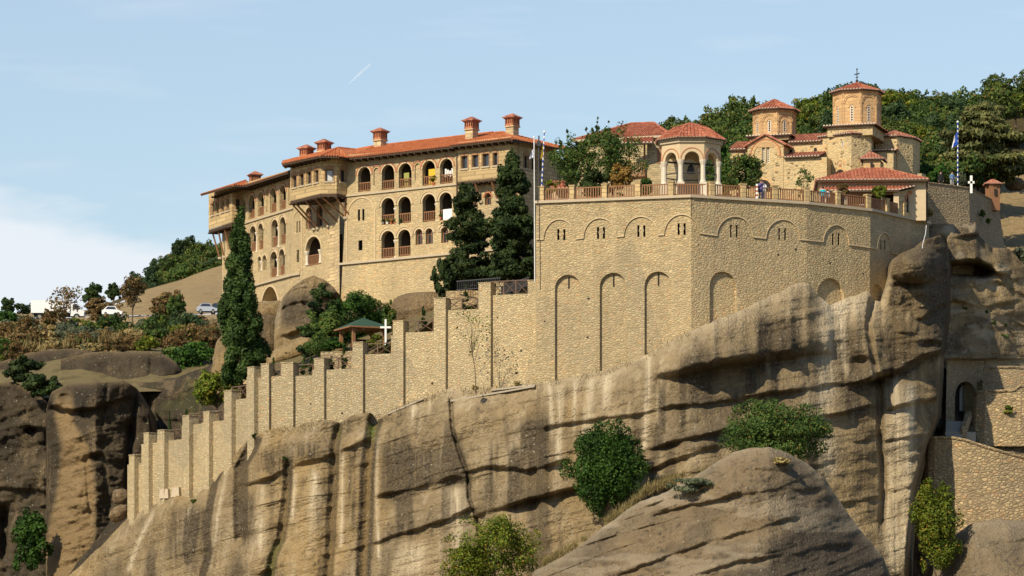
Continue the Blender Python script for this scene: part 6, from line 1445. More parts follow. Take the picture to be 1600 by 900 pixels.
# terrace trees
pl('fruit_tree', 'leafy fruit tree with upright shoots in front of the refectory roof', 'tree', 905, 1006, 196, 318, 351, mat='g_mid', n=13000, leaf=.1, seed=93, nl=80, trunk=.16, stem_h=1.0, shell=.15, gap=1.1)
pl('fruit_tree', 'loose green tree between the flagpoles and the refectory', 'tree', 856, 935, 214, 316, 350.5, mat='g_mid', n=9000, leaf=.1, seed=97, nl=60, trunk=.14, stem_h=.8, shell=.15, gap=1.1)
for k, (x, t) in enumerate(((925, 192), (934, 184), (951, 188), (946, 200), (917, 198), (886, 203), (876, 216), (965, 200))):
    pl('tree_shoot', f'thin leafy shoot rising above the fruit trees, {["third","fourth","sixth","fifth","second lowest","first tall","lowest left","rightmost"][k]} from the left', 'shoot', x - 4, x + 4, t, t + 34, 350.5, shape='column', mat='g_mid', n=150, leaf=.12, seed=200 + k, nl=10, trunk=.02, shell=.3)
pl('shrub', 'orange autumn-coloured shrub behind the terrace railing', 'shrub', 952, 990, 256, 302, 348, mat='g_org', n=2200, leaf=.12, seed=101, nl=24, trunk=.05, stem_h=.2)
pl('shrub', 'dark green bush left of the orange shrub', 'shrub', 902, 956, 262, 314, 348.5, mat='g_con', n=3000, leaf=.14, seed=103, nl=24, trunk=.05, stem_h=.1)
pl('shrub', 'bright green bush at the foot of the annexe wall', 'shrub', 994, 1020, 278, 312, 347, mat='g_ivy', n=1500, leaf=.12, seed=107, nl=16, trunk=.04, stem_h=.1)
pl('shrub', 'pale yellow variegated shrub behind the first railing panel', 'shrub', 851, 868, 280, 306, 346.3, mat='g_yel', n=900, leaf=.1, seed=109, nl=14, trunk=.04, stem_h=.1)
pl('tree', 'green and orange tree beside the church left wing', 'tree', 1124, 1192, 236, 316, 352, mat='g_mid', n=11000, leaf=.1, seed=113, nl=60, trunk=.12, stem_h=.5, shell=.2, gap=1.0)
pl('tree', 'dense dark ivy tree just right of the pavilion roof', 'tree', 1112, 1142, 205, 310, 360, mat='g_ivy', n=4000, leaf=.16, seed=127, nl=34, trunk=.12, stem_h=.3, flat=1.2)
pl('small_tree', 'small airy tree in front of the church wall', 'small tree', 1241, 1270, 262, 316, 349, mat='g_mid', n=1900, leaf=.08, seed=131, nl=30, trunk=.05, stem_h=.4, shell=.1, gap=1.8)
pl('shrub', 'dark brownish round shrub beside the loggia', 'shrub', 1308, 1326, 284, 316, 348.8, mat='g_aut', n=1400, leaf=.1, seed=137, nl=18, trunk=.04, stem_h=.3)
pl('shrub', 'bright yellow-green shrub in front of the loggia roof', 'shrub', 1361, 1387, 289, 320, 350.8, mat='g_yel', n=1700, leaf=.1, seed=139, nl=20, trunk=.04, stem_h=.3)
pl('bush', 'bright green bush between the church apse and the rear wall', 'bush', 1434, 1478, 248, 296, 372, mat='g_ivy', n=3000, leaf=.16, seed=149, nl=26, trunk=.08, stem_h=.2)
pl('agave_shrub', 'grey-green spiky shrub beside the flagpole on the rear wall', 'shrub', 1494, 1506, 270, 296, 366.5, mat='g_gry', n=500, leaf=.16, seed=151, nl=10, trunk=.04, elong=2.0)
pl('bush', 'grey-green bush at the right edge below the dry slope', 'bush', 1578, 1625, 384, 432, 371, mat='g_gry', n=3000, leaf=.17, seed=153, nl=26, trunk=.06, stem_h=.1)
# small tufts on walls and rock
for k, (x, y, w_, Y, lab) in enumerate(((1452, 332, 16, 357.5, 'dry bush in the crook below the rear wall'), (1536, 333, 13, 366, 'upper small bush sprouting from the rear wall side'), (1545, 345, 10, 367, 'lower small bush sprouting from the rear wall side'),
        (1506, 484, 12, 357.3, 'round tuft on the stairway wall, left of the pair'), (1524, 480, 16, 358.2, 'larger round tuft on the stairway wall, right of the pair'), (1497, 466, 7, 358.2, 'tiny tuft near the top left of the stairway wall'), (1540, 488, 8, 358.3, 'small tuft beside the vertical joint of the stairway wall'),
        (1567, 526, 17, 358.3, 'tall leafy tuft hanging on the stairway wall'), (1552, 504, 8, 358.3, 'small tuft above the tall leafy tuft'), (1570, 508, 7, 358.3, 'tiny tuft right above the tall leafy tuft'), (1536, 598, 9, 357, 'weed at the joint beside the gateway arch'), (1577, 640, 18, 355, 'yellowish weeds on the rounded bright wall'), (1582, 664, 15, 354.6, 'golden weeds at the foot of the rounded wall'),
        (915, 685, 22, 334.5, 'small ivy sprig above the big ivy bush'), (1218, 716, 34, 322.5, 'low dry tuft below the broad green bush on the dome'), (1082, 750, 70, 326, 'grey-green low shrub on the left shoulder of the dome'), (1036, 748, 46, 327, 'sparse grey-green shrub beside it towards the ivy'), (303, 782, 9, 361, 'green tuft at the foot of the lower wall'), (400, 682, 12, 352.8, 'green tuft at the wall foot above the dark gully'),
        (808, 600, 12, 343.6, 'dry tuft on the ledge under the wall'), (742, 606, 12, 344, 'brown dry weeds beside the sapling'), (444, 716, 7, 350, 'tiny green tuft on the cleft between two rock lobes'))):
    m_ = 'g_gry' if 'grey' in lab else ('g_yel' if ('gold' in lab or 'yellow' in lab) else ('g_dry' if 'dry' in lab else 'g_mid'))
    ww = w_ / F * Y; plant('tuft', lab, 'tuft', on_rel(x, y + w_ * .35, .1) if 'dome' in lab or 'ledge' in lab or 'foot' in lab or 'ivy' in lab or 'lobes' in lab else (sa.at(x, y + w_ * .35, -.12) if 'stairway wall' in lab or 'leafy tuft' in lab or 'gateway arch' in lab else P(x, y + w_ * .35, Y)), ww, ww * (.7 if w_ < 30 else .38), mat=m_, n=int(250 + w_ * 28), leaf=.1 if w_ < 30 else .13, seed=300 + k, nl=10 + w_ // 5, trunk=.02, stem_h=.0)
# dry grass along the dome's upper edge
def grass_strip(name, segs, n, mat, seed, lo=.25, hi=.7, wob=1.0):
    rg = np.random.default_rng(seed); px, py, Y = zip(*segs); t = rg.random(n) * (len(segs) - 1); x = np.interp(t, range(len(segs)), px); y = np.interp(t, range(len(segs)), py); yy = np.interp(t, range(len(segs)), Y)
    dep = rg.uniform(-1, 1, n) * wob; yy = yy + dep; y = y + rg.normal(0, 4.5, n); kp = fbm(x * .045, 0 * x, y * .045, 3, seed) > -.12; x, y, yy = x[kp], y[kp], yy[kp]; n = len(x); c = np.stack([(x - 800) / F * yy, yy, (YH - y) / F * yy], 1)
    h = rg.uniform(lo, hi, n)[:, None]; ln = rg.normal(0, .3, (n, 3)); ln[:, 2] = 1; wv = rg.normal(0, 1, (n, 3)); wv[:, 2] = 0; wv /= np.linalg.norm(wv, axis=1)[:, None]
    q = np.stack([c - wv * .03, c + wv * .03, c + ln * h], 1).reshape(-1, 3); me = bpy.data.meshes.new(name); me.vertices.add(3 * n); me.vertices.foreach_set('co', q.astype(np.float32).ravel())
    me.loops.add(3 * n); me.loops.foreach_set('vertex_index', np.arange(3 * n, dtype=np.int32)); me.polygons.add(n); me.polygons.foreach_set('loop_start', np.arange(0, 3 * n, 3, dtype=np.int32)); me.polygons.foreach_set('loop_total', np.full(n, 3, np.int32)); me.update(calc_edges=True)
    cc = np.zeros((n, 3, 4), np.float32); cc[..., 0] = rg.random(n)[:, None]; cc[..., 1] = rg.random(n)[:, None]; cc[..., 2] = 1; me.color_attributes.new('leaf', 'FLOAT_COLOR', 'POINT').data.foreach_set('color', cc.ravel())
    me.materials.append(M[mat]); o = bpy.data.objects.new(name, me); COL.objects.link(o); return tag(o, 'dry yellow grass growing in the seam above the grey dome', 'grass', kind='stuff')
grass_strip('dry_grass', [(845, 885, 327), (900, 852, 326), (950, 815, 325.5), (985, 792, 325), (1010, 768, 327), (1050, 752, 327), (1110, 738, 325)], 5000, 'g_dry2', 3, .15, .5)
ft = [on_rel(x, float(ip(top_main, x)) + 6, .05) for x in range(400, 1100, 20)]
o = grass_strip('wall_foot_grass', [((p.x / p.y * F + 800), YH - p.z / p.y * F, p.y) for p in ft], 1500, 'g_dry2', 9, .1, .35, .3); o['label'] = 'sparse dry weeds along the foot of the walls on the cliff edge'
o = grass_strip('scrub_grass', [(-10, 540, 500), (60, 545, 490), (140, 535, 500), (250, 530, 500), (340, 545, 480)], 9000, 'g_dry', 4, .5, 1.3, 22); o['label'] = 'dry grass on the slope below the road at the left'
# forest: prototypes copied
protos = []
for k, (mt, w_, h_, nl, sd) in enumerate((('g_for', 6, 6.5, 34, 401), ('g_mid', 7, 6.0, 40, 402), ('g_con2', 5, 7.0, 30, 403), ('g_yel', 6, 6, 34, 404))):
    protos.append(plant('oak_tree', ['round-crowned oak in the wood on the hill behind the church', 'broad-crowned oak in the wood on the hill behind the church', 'narrow-crowned dark oak in the wood on the hill behind the church', 'yellow-green oak in the wood on the hill behind the church'][k], 'tree', (0, 0, 0), w_, h_, mat=mt, n=4200, leaf=.2, seed=sd, nl=nl, trunk=.22, group='oaks in the wood behind the church', shell=.45))
used = [False] * 4; rf_ = random.Random(12)
def put(k, loc, sc, rz, label=None, group=None):
    if used[k]: o = copy_tree(protos[k])
    else: o = protos[k]; used[k] = True
    o.location = loc; o.rotation_euler = (0, 0, rz); o.scale = (sc, sc, sc * rf_.uniform(.9, 1.15))
    if label: o['label'] = label
    if group: o['group'] = group
    return o
skyl = [(1068, 186), (1100, 180), (1140, 172), (1185, 157), (1215, 158), (1250, 150), (1290, 150), (1310, 142), (1385, 136), (1420, 140), (1450, 140), (1490, 146), (1530, 134), (1545, 126), (1575, 128), (1610, 118)]
cnt = 0
for row in range(8):
    Y = 462 - row * 11; f_ = row / 7.0
    x = 1050 + rf_.uniform(0, 15) + (12 if row > 4 else 0)
    while x < 1625:
        top = float(ip(skyl, x)) + row * (13 + 2.2 * f_) + rf_.uniform(-5, 7)
        sc = rf_.uniform(.62, .95) * (1 - .1 * f_); h_ = 6.2 * sc
        if not (x > 1545 and row > 1):
            z = P(x, top, Y).z - h_; put(rf_.choice([0, 0, 1, 1, 2, 3]), ((x - 800) / F * Y, Y + rf_.uniform(-3, 3), z), sc, rf_.uniform(0, 6.28)); cnt += 1
        x += rf_.uniform(22, 38)
# left hill wood
for row in range(3):
    Y = 640 - row * 18; x = 218 + row * 14
    while x < 372:
        top = float(ip([(215, 442), (240, 424), (262, 404), (285, 384), (310, 380), (330, 386), (345, 376), (372, 370)], x)) + row * 13 + rf_.uniform(-3, 3)
        sc = rf_.uniform(.75, 1.05); h_ = 6.2 * sc
        put(rf_.choice([0, 1, 2]), ((x - 800) / F * Y, Y, P(x, top, Y).z - h_), sc, rf_.uniform(0, 6.28), 'dark round oak in the wood on the distant hill left of the monastery', 'oaks on the distant left hill'); x += rf_.uniform(11, 19)
# roadside trees and scrub on the left, each described
left = [(0, 24, 466, 500, 560, 'g_con', 'dark round tree at the far left horizon'), (22, 50, 472, 500, 562, 'g_con', 'dark tree left of the white lorry'), (-12, 30, 486, 524, 520, 'g_ivy', 'bright green round tree at the left edge'), (72, 132, 446, 508, 531, 'g_aut', 'rust-red tree in front of the white lorry'),
        (128, 160, 442, 488, 575, 'g_con', 'tall dark green tree right of the lorry'), (166, 190, 443, 478, 580, 'g_con', 'dark tree left of the brown roadside tree'), (134, 178, 464, 500, 540, 'g_aut', 'reddish bush beside the road right of the lorry'), (182, 232, 432, 506, 525, 'g_aut', 'tall thin brown autumn tree by the road'),
        (60, 110, 478, 540, 530, 'g_aut', 'sparse reddish bush below the lorry'), (238, 290, 455, 520, 520, 'g_aut', 'brownish tree left of the parked cars'), (258, 288, 462, 500, 518, 'g_mid', 'green bush behind the brownish tree'), (-10, 40, 505, 558, 490, 'g_aut', 'rusty brown bush at the left edge below the green tree'),
        (28, 62, 490, 545, 500, 'g_aut', 'thin brown sapling below the lorry left end'), (150, 215, 490, 556, 500, 'g_mid', 'mid green bush below the road'), (205, 260, 495, 560, 490, 'g_mid', 'grey-olive bush in the middle of the left slope'), (255, 340, 505, 580, 465, 'g_aut', 'brown and green bush above the dark cliff'),
        (265, 340, 530, 596, 450, 'g_ivy', 'bright green bush above the dark cliff'), (250, 300, 540, 590, 455, 'g_mid', 'olive bush left of the bright green one'), (232, 262, 498, 540, 505, 'g_yel', 'yellowish bush below the road bend'), (85, 130, 500, 550, 500, 'g_gry', 'grey-green bush on the grassy slope'), (305, 345, 505, 556, 460, 'g_aut', 'russet bush under the parked cars'), (120, 160, 510, 552, 490, 'g_dry', 'straw-coloured bush on the grassy slope')]
for k, (l, r, t, b, Y, mt, lab) in enumerate(left): pl('roadside_tree' if 'tree' in lab else 'bush', lab, 'tree' if 'tree' in lab else 'bush', l, r, t, b, Y, mat=mt, n=1900 if 'thin' in lab or 'sparse' in lab else (520 if 'white lorry' in lab else 3000), leaf=.2 if 'thin' not in lab else .16, seed=500 + k, nl=28, trunk=.14, stem_h=None if 'tree' in lab else .1, shell=.4 if 'thin' not in lab else .2)

scr = []
for k, (mt, w_, h_, col_) in enumerate((('g_aut', 3.4, 2.6, 'rust-brown'), ('g_mid', 3.6, 2.8, 'mid-green'), ('g_gry', 3.0, 2.2, 'grey-green'), ('g_yel', 3.0, 2.4, 'yellow-green'), ('g_dry', 2.6, 1.6, 'straw-coloured'), ('g_con2', 3.4, 3.2, 'dark green'))):
    scr.append(plant('scrub_bush', f'{col_} bush in the scrub on the slope below the road at the left', 'bush', (0, 0, 0), w_, h_, mat=mt, n=1500, leaf=.16, seed=700 + k, nl=26, trunk=.07, stem_h=.1, group=f'{col_} bushes of the left slope', shell=.3))
us = [False] * 6; r9 = random.Random(44)
for i in range(120):
    x = r9.uniform(-8, 338); t = r9.random(); Y = 462 + 62 * t; gy = float(np.interp(Y, [455, 490, 530], [float(ip([(-30, 590), (100, 560), (360, 560)], x)), float(ip([(-30, 545), (100, 540), (240, 535), (360, 560)], x)), float(ip([(-30, 512), (100, 512), (200, 512), (360, 500)], x))]))
    k = r9.choice([0, 0, 0, 1, 2, 2, 3, 4, 4, 4, 4] if x < 230 else [0, 0, 0, 1, 3, 5, 4, 2]); o = copy_tree(scr[k]) if us[k] else scr[k]; us[k] = True
    s_ = r9.uniform(.55, 1.25); o.location = P(x, gy + 4, Y); o.scale = (s_ * 1.15, s_, s_ * r9.uniform(.8, 1.25)); o.rotation_euler = (0, 0, r9.uniform(0, 6.28))
# ================================================================== THINGS ON THE TERRACE, ROAD AND WALLS
def box_tag(name, mb, mat, label, cat, group=None): return tag(mb.build(name, mat), label, cat, group)
# wooden gazebo with green roof
gz_ = thing('wooden_gazebo', P(567, 546, 360.5), 'small timber gazebo with a green shingle roof beside the white cross', 'gazebo')
gc = Vector((P(567, 500, 361).x, 361.0)); zb0 = P(567, 546, 361).z; zt0 = P(567, 510.5, 359.3).z; s_ = 1.45
ang = R(24)
def rp(x, y): return (gc.x + x * math.cos(ang) - y * math.sin(ang), gc.y + x * math.sin(ang) + y * math.cos(ang))
for x, y in ((-1, -1), (1, -1), (1, 1), (-1, 1)):
    MB().box((*rp(x * s_, y * s_), zb0), .26, .26, zt0 - zb0, ang).build('post', M['wood'], gz_)
    MB().tube([(*rp(x * s_, y * s_), zt0 - .55), (*rp(x * s_ * .6, y * s_), zt0 - .08)], .06, 4).build('brace', M['wood'], gz_)
bm_ = MB()
for (a, b) in (((-1, -1), (1, -1)), ((1, -1), (1, 1)), ((1, 1), (-1, 1)), ((-1, 1), (-1, -1))): bm_.tube([(*rp(a[0] * s_, a[1] * s_), zt0 - .05), (*rp(b[0] * s_, b[1] * s_), zt0 - .05)], .1, 4)
bm_.build('beam', M['wood'], gz_)
mb = MB(); ev = [Vector((*rp(x * 1.95, y * 1.95), zt0 + .02)) for x, y in ((-1, -1), (1, -1), (1, 1), (-1, 1))]; apx = Vector((gc.x, gc.y, P(572, 496.5, 361).z))
for i in range(4): mb.poly([ev[i], ev[(i + 1) % 4], apx]); 
mb.poly([p - Vector((0, 0, .1)) for p in ev], 1); mb.add(ev + [p - Vector((0, 0, .12)) for p in ev], [(i, (i + 1) % 4, 4 + (i + 1) % 4, 4 + i) for i in range(4)], 1)
mb.build('roof', [M['green'], M['wood']], gz_)
MB().box((gc.x, gc.y + 1.3, zb0), 2.4, .15, 1.0, ang).build('back_bench', M['woodd'], gz_)
bw = Fac(V2(P(501, 0, 357.3)), V2(P(552, 0, 356.6))); box_tag('garden_bed_wall', MB().fbox(bw, 0, bw.L, P(525, 600, 357).z, P(525, 549, 357).z, 0, .5), M['low'], 'low curved stone bed wall in front of the wooden gazebo', 'wall')
bw = Fac(V2(P(697, 0, 362.3)), V2(P(748, 0, 361.6))); box_tag('garden_wall', MB().fbox(bw, 0, bw.L, P(720, 500, 362).z, P(720, 454, 362).z, 0, .5), M['low'], 'short stone wall behind the second gap, under the dark iron fence', 'wall')
f = thing('iron_fence', P(740, 453, 361), 'dark iron bar fence in front of the two conifers', 'fence')
fi = Fac(V2(P(713, 0, 361.6)), V2(P(782, 0, 359))); railing(fi, 0, fi.L, P(740, 454, 361).z, P(740, 437.5, 361).z, 0, f, M['iron'], 'bars', .2, .035)
fi2 = Fac(V2(P(782, 0, 359)), V2(P(826, 0, 352))); railing(fi2, 0, fi2.L, P(800, 456, 356).z, P(800, 441, 356).z, 0, f, M['iron'], 'bars', .2, .035)
def cross(name, base, h, w, th, mat, label, arm=.68, ang=0):
    mb = MB(); mb.box(base, th, th, h, ang); mb.box((base[0], base[1] - .01, base[2] + h * arm), w, th * .9, th, ang); return box_tag(name, mb, mat, label, 'cross')
cross('white_cross', P(602.5, 540, 356.3), hgt(499, 540, 356.3), .92, .16, M['white'], 'white cross on the stepped wall right of the wooden gazebo', .66)
cross('white_cross', P(1517.5, 302, 362), hgt(274.5, 302, 362), .55, .2, M['white'], 'white cross standing behind the rear wall at the far right', .55)
def flagpole(name, base, top, r, label, stripes=False):
    mb = MB(); base = Vector(base); top = Vector(top); n = 26
    for k in range(n): mb.tube([base.lerp(top, k / n), base.lerp(top, (k + 1) / n)], r, 6, (k % 2) if stripes else 0)
    mb.lathe(top, [(r, 0), (r * 2.1, .05), (r * 2.1, .14), (.01, .2)], 8)
    return tag(mb.build(name, [M['white'], M['blue']]), label, 'flagpole')
flagpole('flagpole', P(835.5, 440, 343.2), P(834.5, 216, 343.2), .04, 'tall white flagpole fixed to the left corner of the bastion')
flagpole('flagpole', P(845, 318, 343.9), P(850.5, 208, 343.9), .05, 'leaning blue and white striped flagpole beside the first railing post', True)
flagpole('flagpole', P(1496.5, 290, 361.5), P(1496.5, 192, 361.5), .05, 'blue and white striped flagpole on the rear wall', True)
def flag(name, p, w, h, mats, label, seed, fold=.12, pat=None):
    mb = MB(); nx, nz_ = 10, 12; vs = []
    for j in range(nz_ + 1):
        for i in range(nx + 1):
            u = i / nx; v = j / nz_; vs.append((p[0] - u * w * (.5 + .5 * v), p[1] + fold * math.sin(u * 9 + v * 3 + seed) * u, p[2] - v * h - u * .35 * h * (1 - v * .2)))
    for j in range(nz_):
        for i in range(nx): mb.add([vs[j * (nx + 1) + i], vs[j * (nx + 1) + i + 1], vs[(j + 1) * (nx + 1) + i + 1], vs[(j + 1) * (nx + 1) + i]], [(0, 1, 2, 3)], pat(i, j) if pat else 0)
    return tag(mb.build(name, mats), label, 'flag')
flag('flag', P(834.3, 231, 343.15), .4, .75, [M['cloth'], M['blue']], 'limp white and blue flag on the tall white pole', 1, pat=lambda i, j: 1 if (i + j) % 5 == 0 else 0)
flag('flag', P(848.8, 225, 343.85), .22, 1.0, [M['yellow']], 'limp yellow flag on the leaning pole', 2)
flag('flag', P(1496, 205, 361.4), .5, 1.15, [M['blue'], M['cloth']], 'limp blue and white flag on the pole above the rear wall', 3, pat=lambda i, j: 1 if (3 < j < 8 and i > 3) or (i > 7) else 0)
mb = MB(); b0 = P(842, 250, 352); mb.tube([P(842, 318, 352), P(842, 212, 352)], .07, 6); zc_ = P(842, 226, 352).z
mb.box((b0.x, 352, zc_), .75, .12, .13); mb.box((b0.x, 351.9, zc_ - .15), .34, .14, .42)
for q in (-.37, .37): mb.box((b0.x + q, 352, zc_ - .06), .1, .14, .25)
box_tag('iron_cross', mb, M['iron'], 'tall dark iron cross with flared arms behind the flagpoles', 'cross')
# rope hanging from the bastion corner
box_tag('hanging_rope', MB().tube([P(1447.5, 352, 350.3), P(1446, 366, 349), P(1441, 384, 348.2), P(1442.5, 394, 348), P(1445.5, 403, 347.8), P(1444.5, 411, 347.6), P(1440, 413, 347.5)], .025, 5), M['cloth'], 'pale rope hanging over the rock from the right end of the bastion', 'rope')
box_tag('drainpipe', MB().tube([P(1449, 281, 354), P(1448, 300, 355.8), P(1447.6, 348, 355.9)], .06, 5), M['iron'], 'dark drainpipe at the right corner of the loggia', 'pipe')
# planks on the ledge under the wall
for k, (a, b, lab) in enumerate(((on_rel(704, 628, .25), on_rel(835, 605, .25), 'long weathered plank lying on the ledge under the wall'), (on_rel(768, 611, .1), on_rel(836, 603, .1), 'shorter grey plank above the long one on the ledge'), (on_rel(606, 648, .2), on_rel(660, 625, .2), 'pale sloping plank at the wall foot over the green-stained cleft'))):
    mb = MB(); e = (b - a).normalized(); n_ = Vector((0, -1, 0)); w_ = .18; mb.hexa([a - n_ * w_, b - n_ * w_, b + n_ * w_, a + n_ * w_], [a - n_ * w_ + Vector((0, 0, .14)), b - n_ * w_ + Vector((0, 0, .14)), b + n_ * w_ + Vector((0, 0, .14)), a + n_ * w_ + Vector((0, 0, .14))]); box_tag('plank', mb, M['concrete'], lab, 'plank')
mb = MB(); mb.box(P(1121, 541, 337.6), 1.3, .06, .08, 0)
lad = thing('ladder', P(1117, 545, 338), 'tiny wooden ladder leaning near the right end of the ledge above the cliff', 'ladder')
a, b = P(1117, 947 - 400, 337.4), P(1130, 681 - 155, 337.0); bpy.data.objects.remove(lad)
# supports with white footings at the far left foot of the wall
for k, (x, y, w_, h_) in enumerate(((258, 776, 1.0, .62), (276, 774, .85, .65), (292, 785, .6, .4))):
    mb = MB(); c = P(x, y + 3, S2.at(x, y, -.25).y); mb.box(c, w_, .5, h_ + .2, -.5, top=.8); box_tag('concrete_footing', mb, M['cap'], ['left and widest pale concrete footing under the lower wall', 'middle pale concrete footing under the lower wall', 'small tilted pale footing right of the other two'][k], 'footing')
# pots, chairs and terrace clutter
def pot(base, r, h, label, mat='pot', foliage='g_mid', fw_=.5, fh=.5, seed=1):
    t = thing('potted_plant', base, label, 'potted plant'); mb = MB(); mb.lathe((0, 0, 0), [(r * .65, 0), (r, h * .85), (r * 1.12, h * .87), (r * 1.1, h)], 12)
    o = mb.build('pot', M[mat]); o.parent = t
    L = lobes_crown(fw_, fh, 10, seed); L = [(a, b, c + h, q, z) for a, b, c, q, z in L]; pts, nr, cl = crown_points(L, 260, seed); c = bpy.data.objects.new('foliage', leaves_mesh('foliage', pts, nr, .07, foliage, seed, cl)); COL.objects.link(c); c.parent = t
    return t
pot(F1.pt(F1.uz(678, 285)[0], F1.at(678, 290.5).z, -.02), .2, .32, 'bright fern in a red pot on the loggia rail beside the yellow cloth', foliage='g_yel', seed=3, fw_=.7, fh=.7)
for k, (x, y, Y, lab, s_) in enumerate(((922, 312, 345.2, 'terracotta pot with a plant behind the second railing panel', .38), (969.5, 310, 345, 'terracotta pot with a plant behind the third railing panel', .38), (1337, 322, 349.2, 'white pot beside the loggia steps', .2))):
    pot(P(x, y, Y) if False else Vector((P(x, y, Y).x, Y, ZTR + .06)), s_, s_ * 1.3, lab, mat='pot' if k < 2 else 'white', foliage='g_mid', seed=20 + k, fw_=.7, fh=.6)
for k, (x, fc, lab, mt, fo) in enumerate(((598.5, F1, 'grey tin pot at the left foot of the second-floor loggia', 'zinc', 'g_mid'), (605, F1, 'small white pot on the second-floor loggia ledge', 'white', 'g_yel'), (611, F1, 'orange-flowered pot on the second-floor loggia ledge', 'pot', 'g_org'), (617, F1, 'low pot with green leaves next to the marble column', 'pot', 'g_mid'), (624.5, F1, 'dark grey bucket pot right of the loggia column', 'iron', 'g_mid'), (688.5, F1, 'small pot of yellow flowers by the cream sheet', 'pot', 'g_yel'))):
    y = 350.5 if x < 630 else 343; pot(fc.pt(fc.uz(x, y)[0], fc.at(x, y).z, .02), .13, .22, lab, mat=mt, foliage=fo, seed=40 + k, fw_=.3, fh=.3)
# striped post, table, sandwich board
mb = MB(); c = P(1182.5, 316, 342.6); c.z = ZTR + .06
for k in range(8): mb.box((c.x, c.y, c.z + k * .17), .16, .16, .17, 0, k % 2)
tag(mb.build('striped_post', [M['tile_r'], M['white']]), 'red and white striped post behind the terrace railing', 'post')
def table(x, Y, label):
    t = thing('terrace_table', (P(x, 300, Y).x, Y, ZTR + .06), label, 'table'); MB().box(t.location + Vector((0, 0, .68)), 1.1, .7, .05).build('tabletop', M['white'], t)
    for sx in (-1, 1):
        for sy in (-1, 1): MB().box(t.location + Vector((sx * .5, sy * .3, 0)), .06, .06, .68).build('leg', M['white'], t)
table(1228, 347.5, 'white table behind the seventh railing panel'); table(1343, 350.5, 'white table in front of the loggia'); table(879, 346.8, 'white table behind the first railing panel')
mb = MB(); c = P(1137, 300, 345.5); 
for k in range(9): mb.box((c.x + (k - 4) * .27, 345.5, ZTR + .06), .22, .06, .95 + .18 * math.sin(k * 1.9), top=.7)
box_tag('timber_screen', mb, M['woodl'], 'low brown timber screen behind the railing right of the pavilion', 'screen')
mb = MB(); rg_ = random.Random(3); c = P(1178, 286, 350)
for k in range(12): mb.box((c.x + (k - 6) * .2, 350 + .1 * (k % 2), ZTR + .06), .2, .12, 1.35 + rg_.uniform(0, .4), top=.5)
box_tag('upright_stones', mb, M['cap'], 'jagged pale stones standing in front of the church door', 'stones')
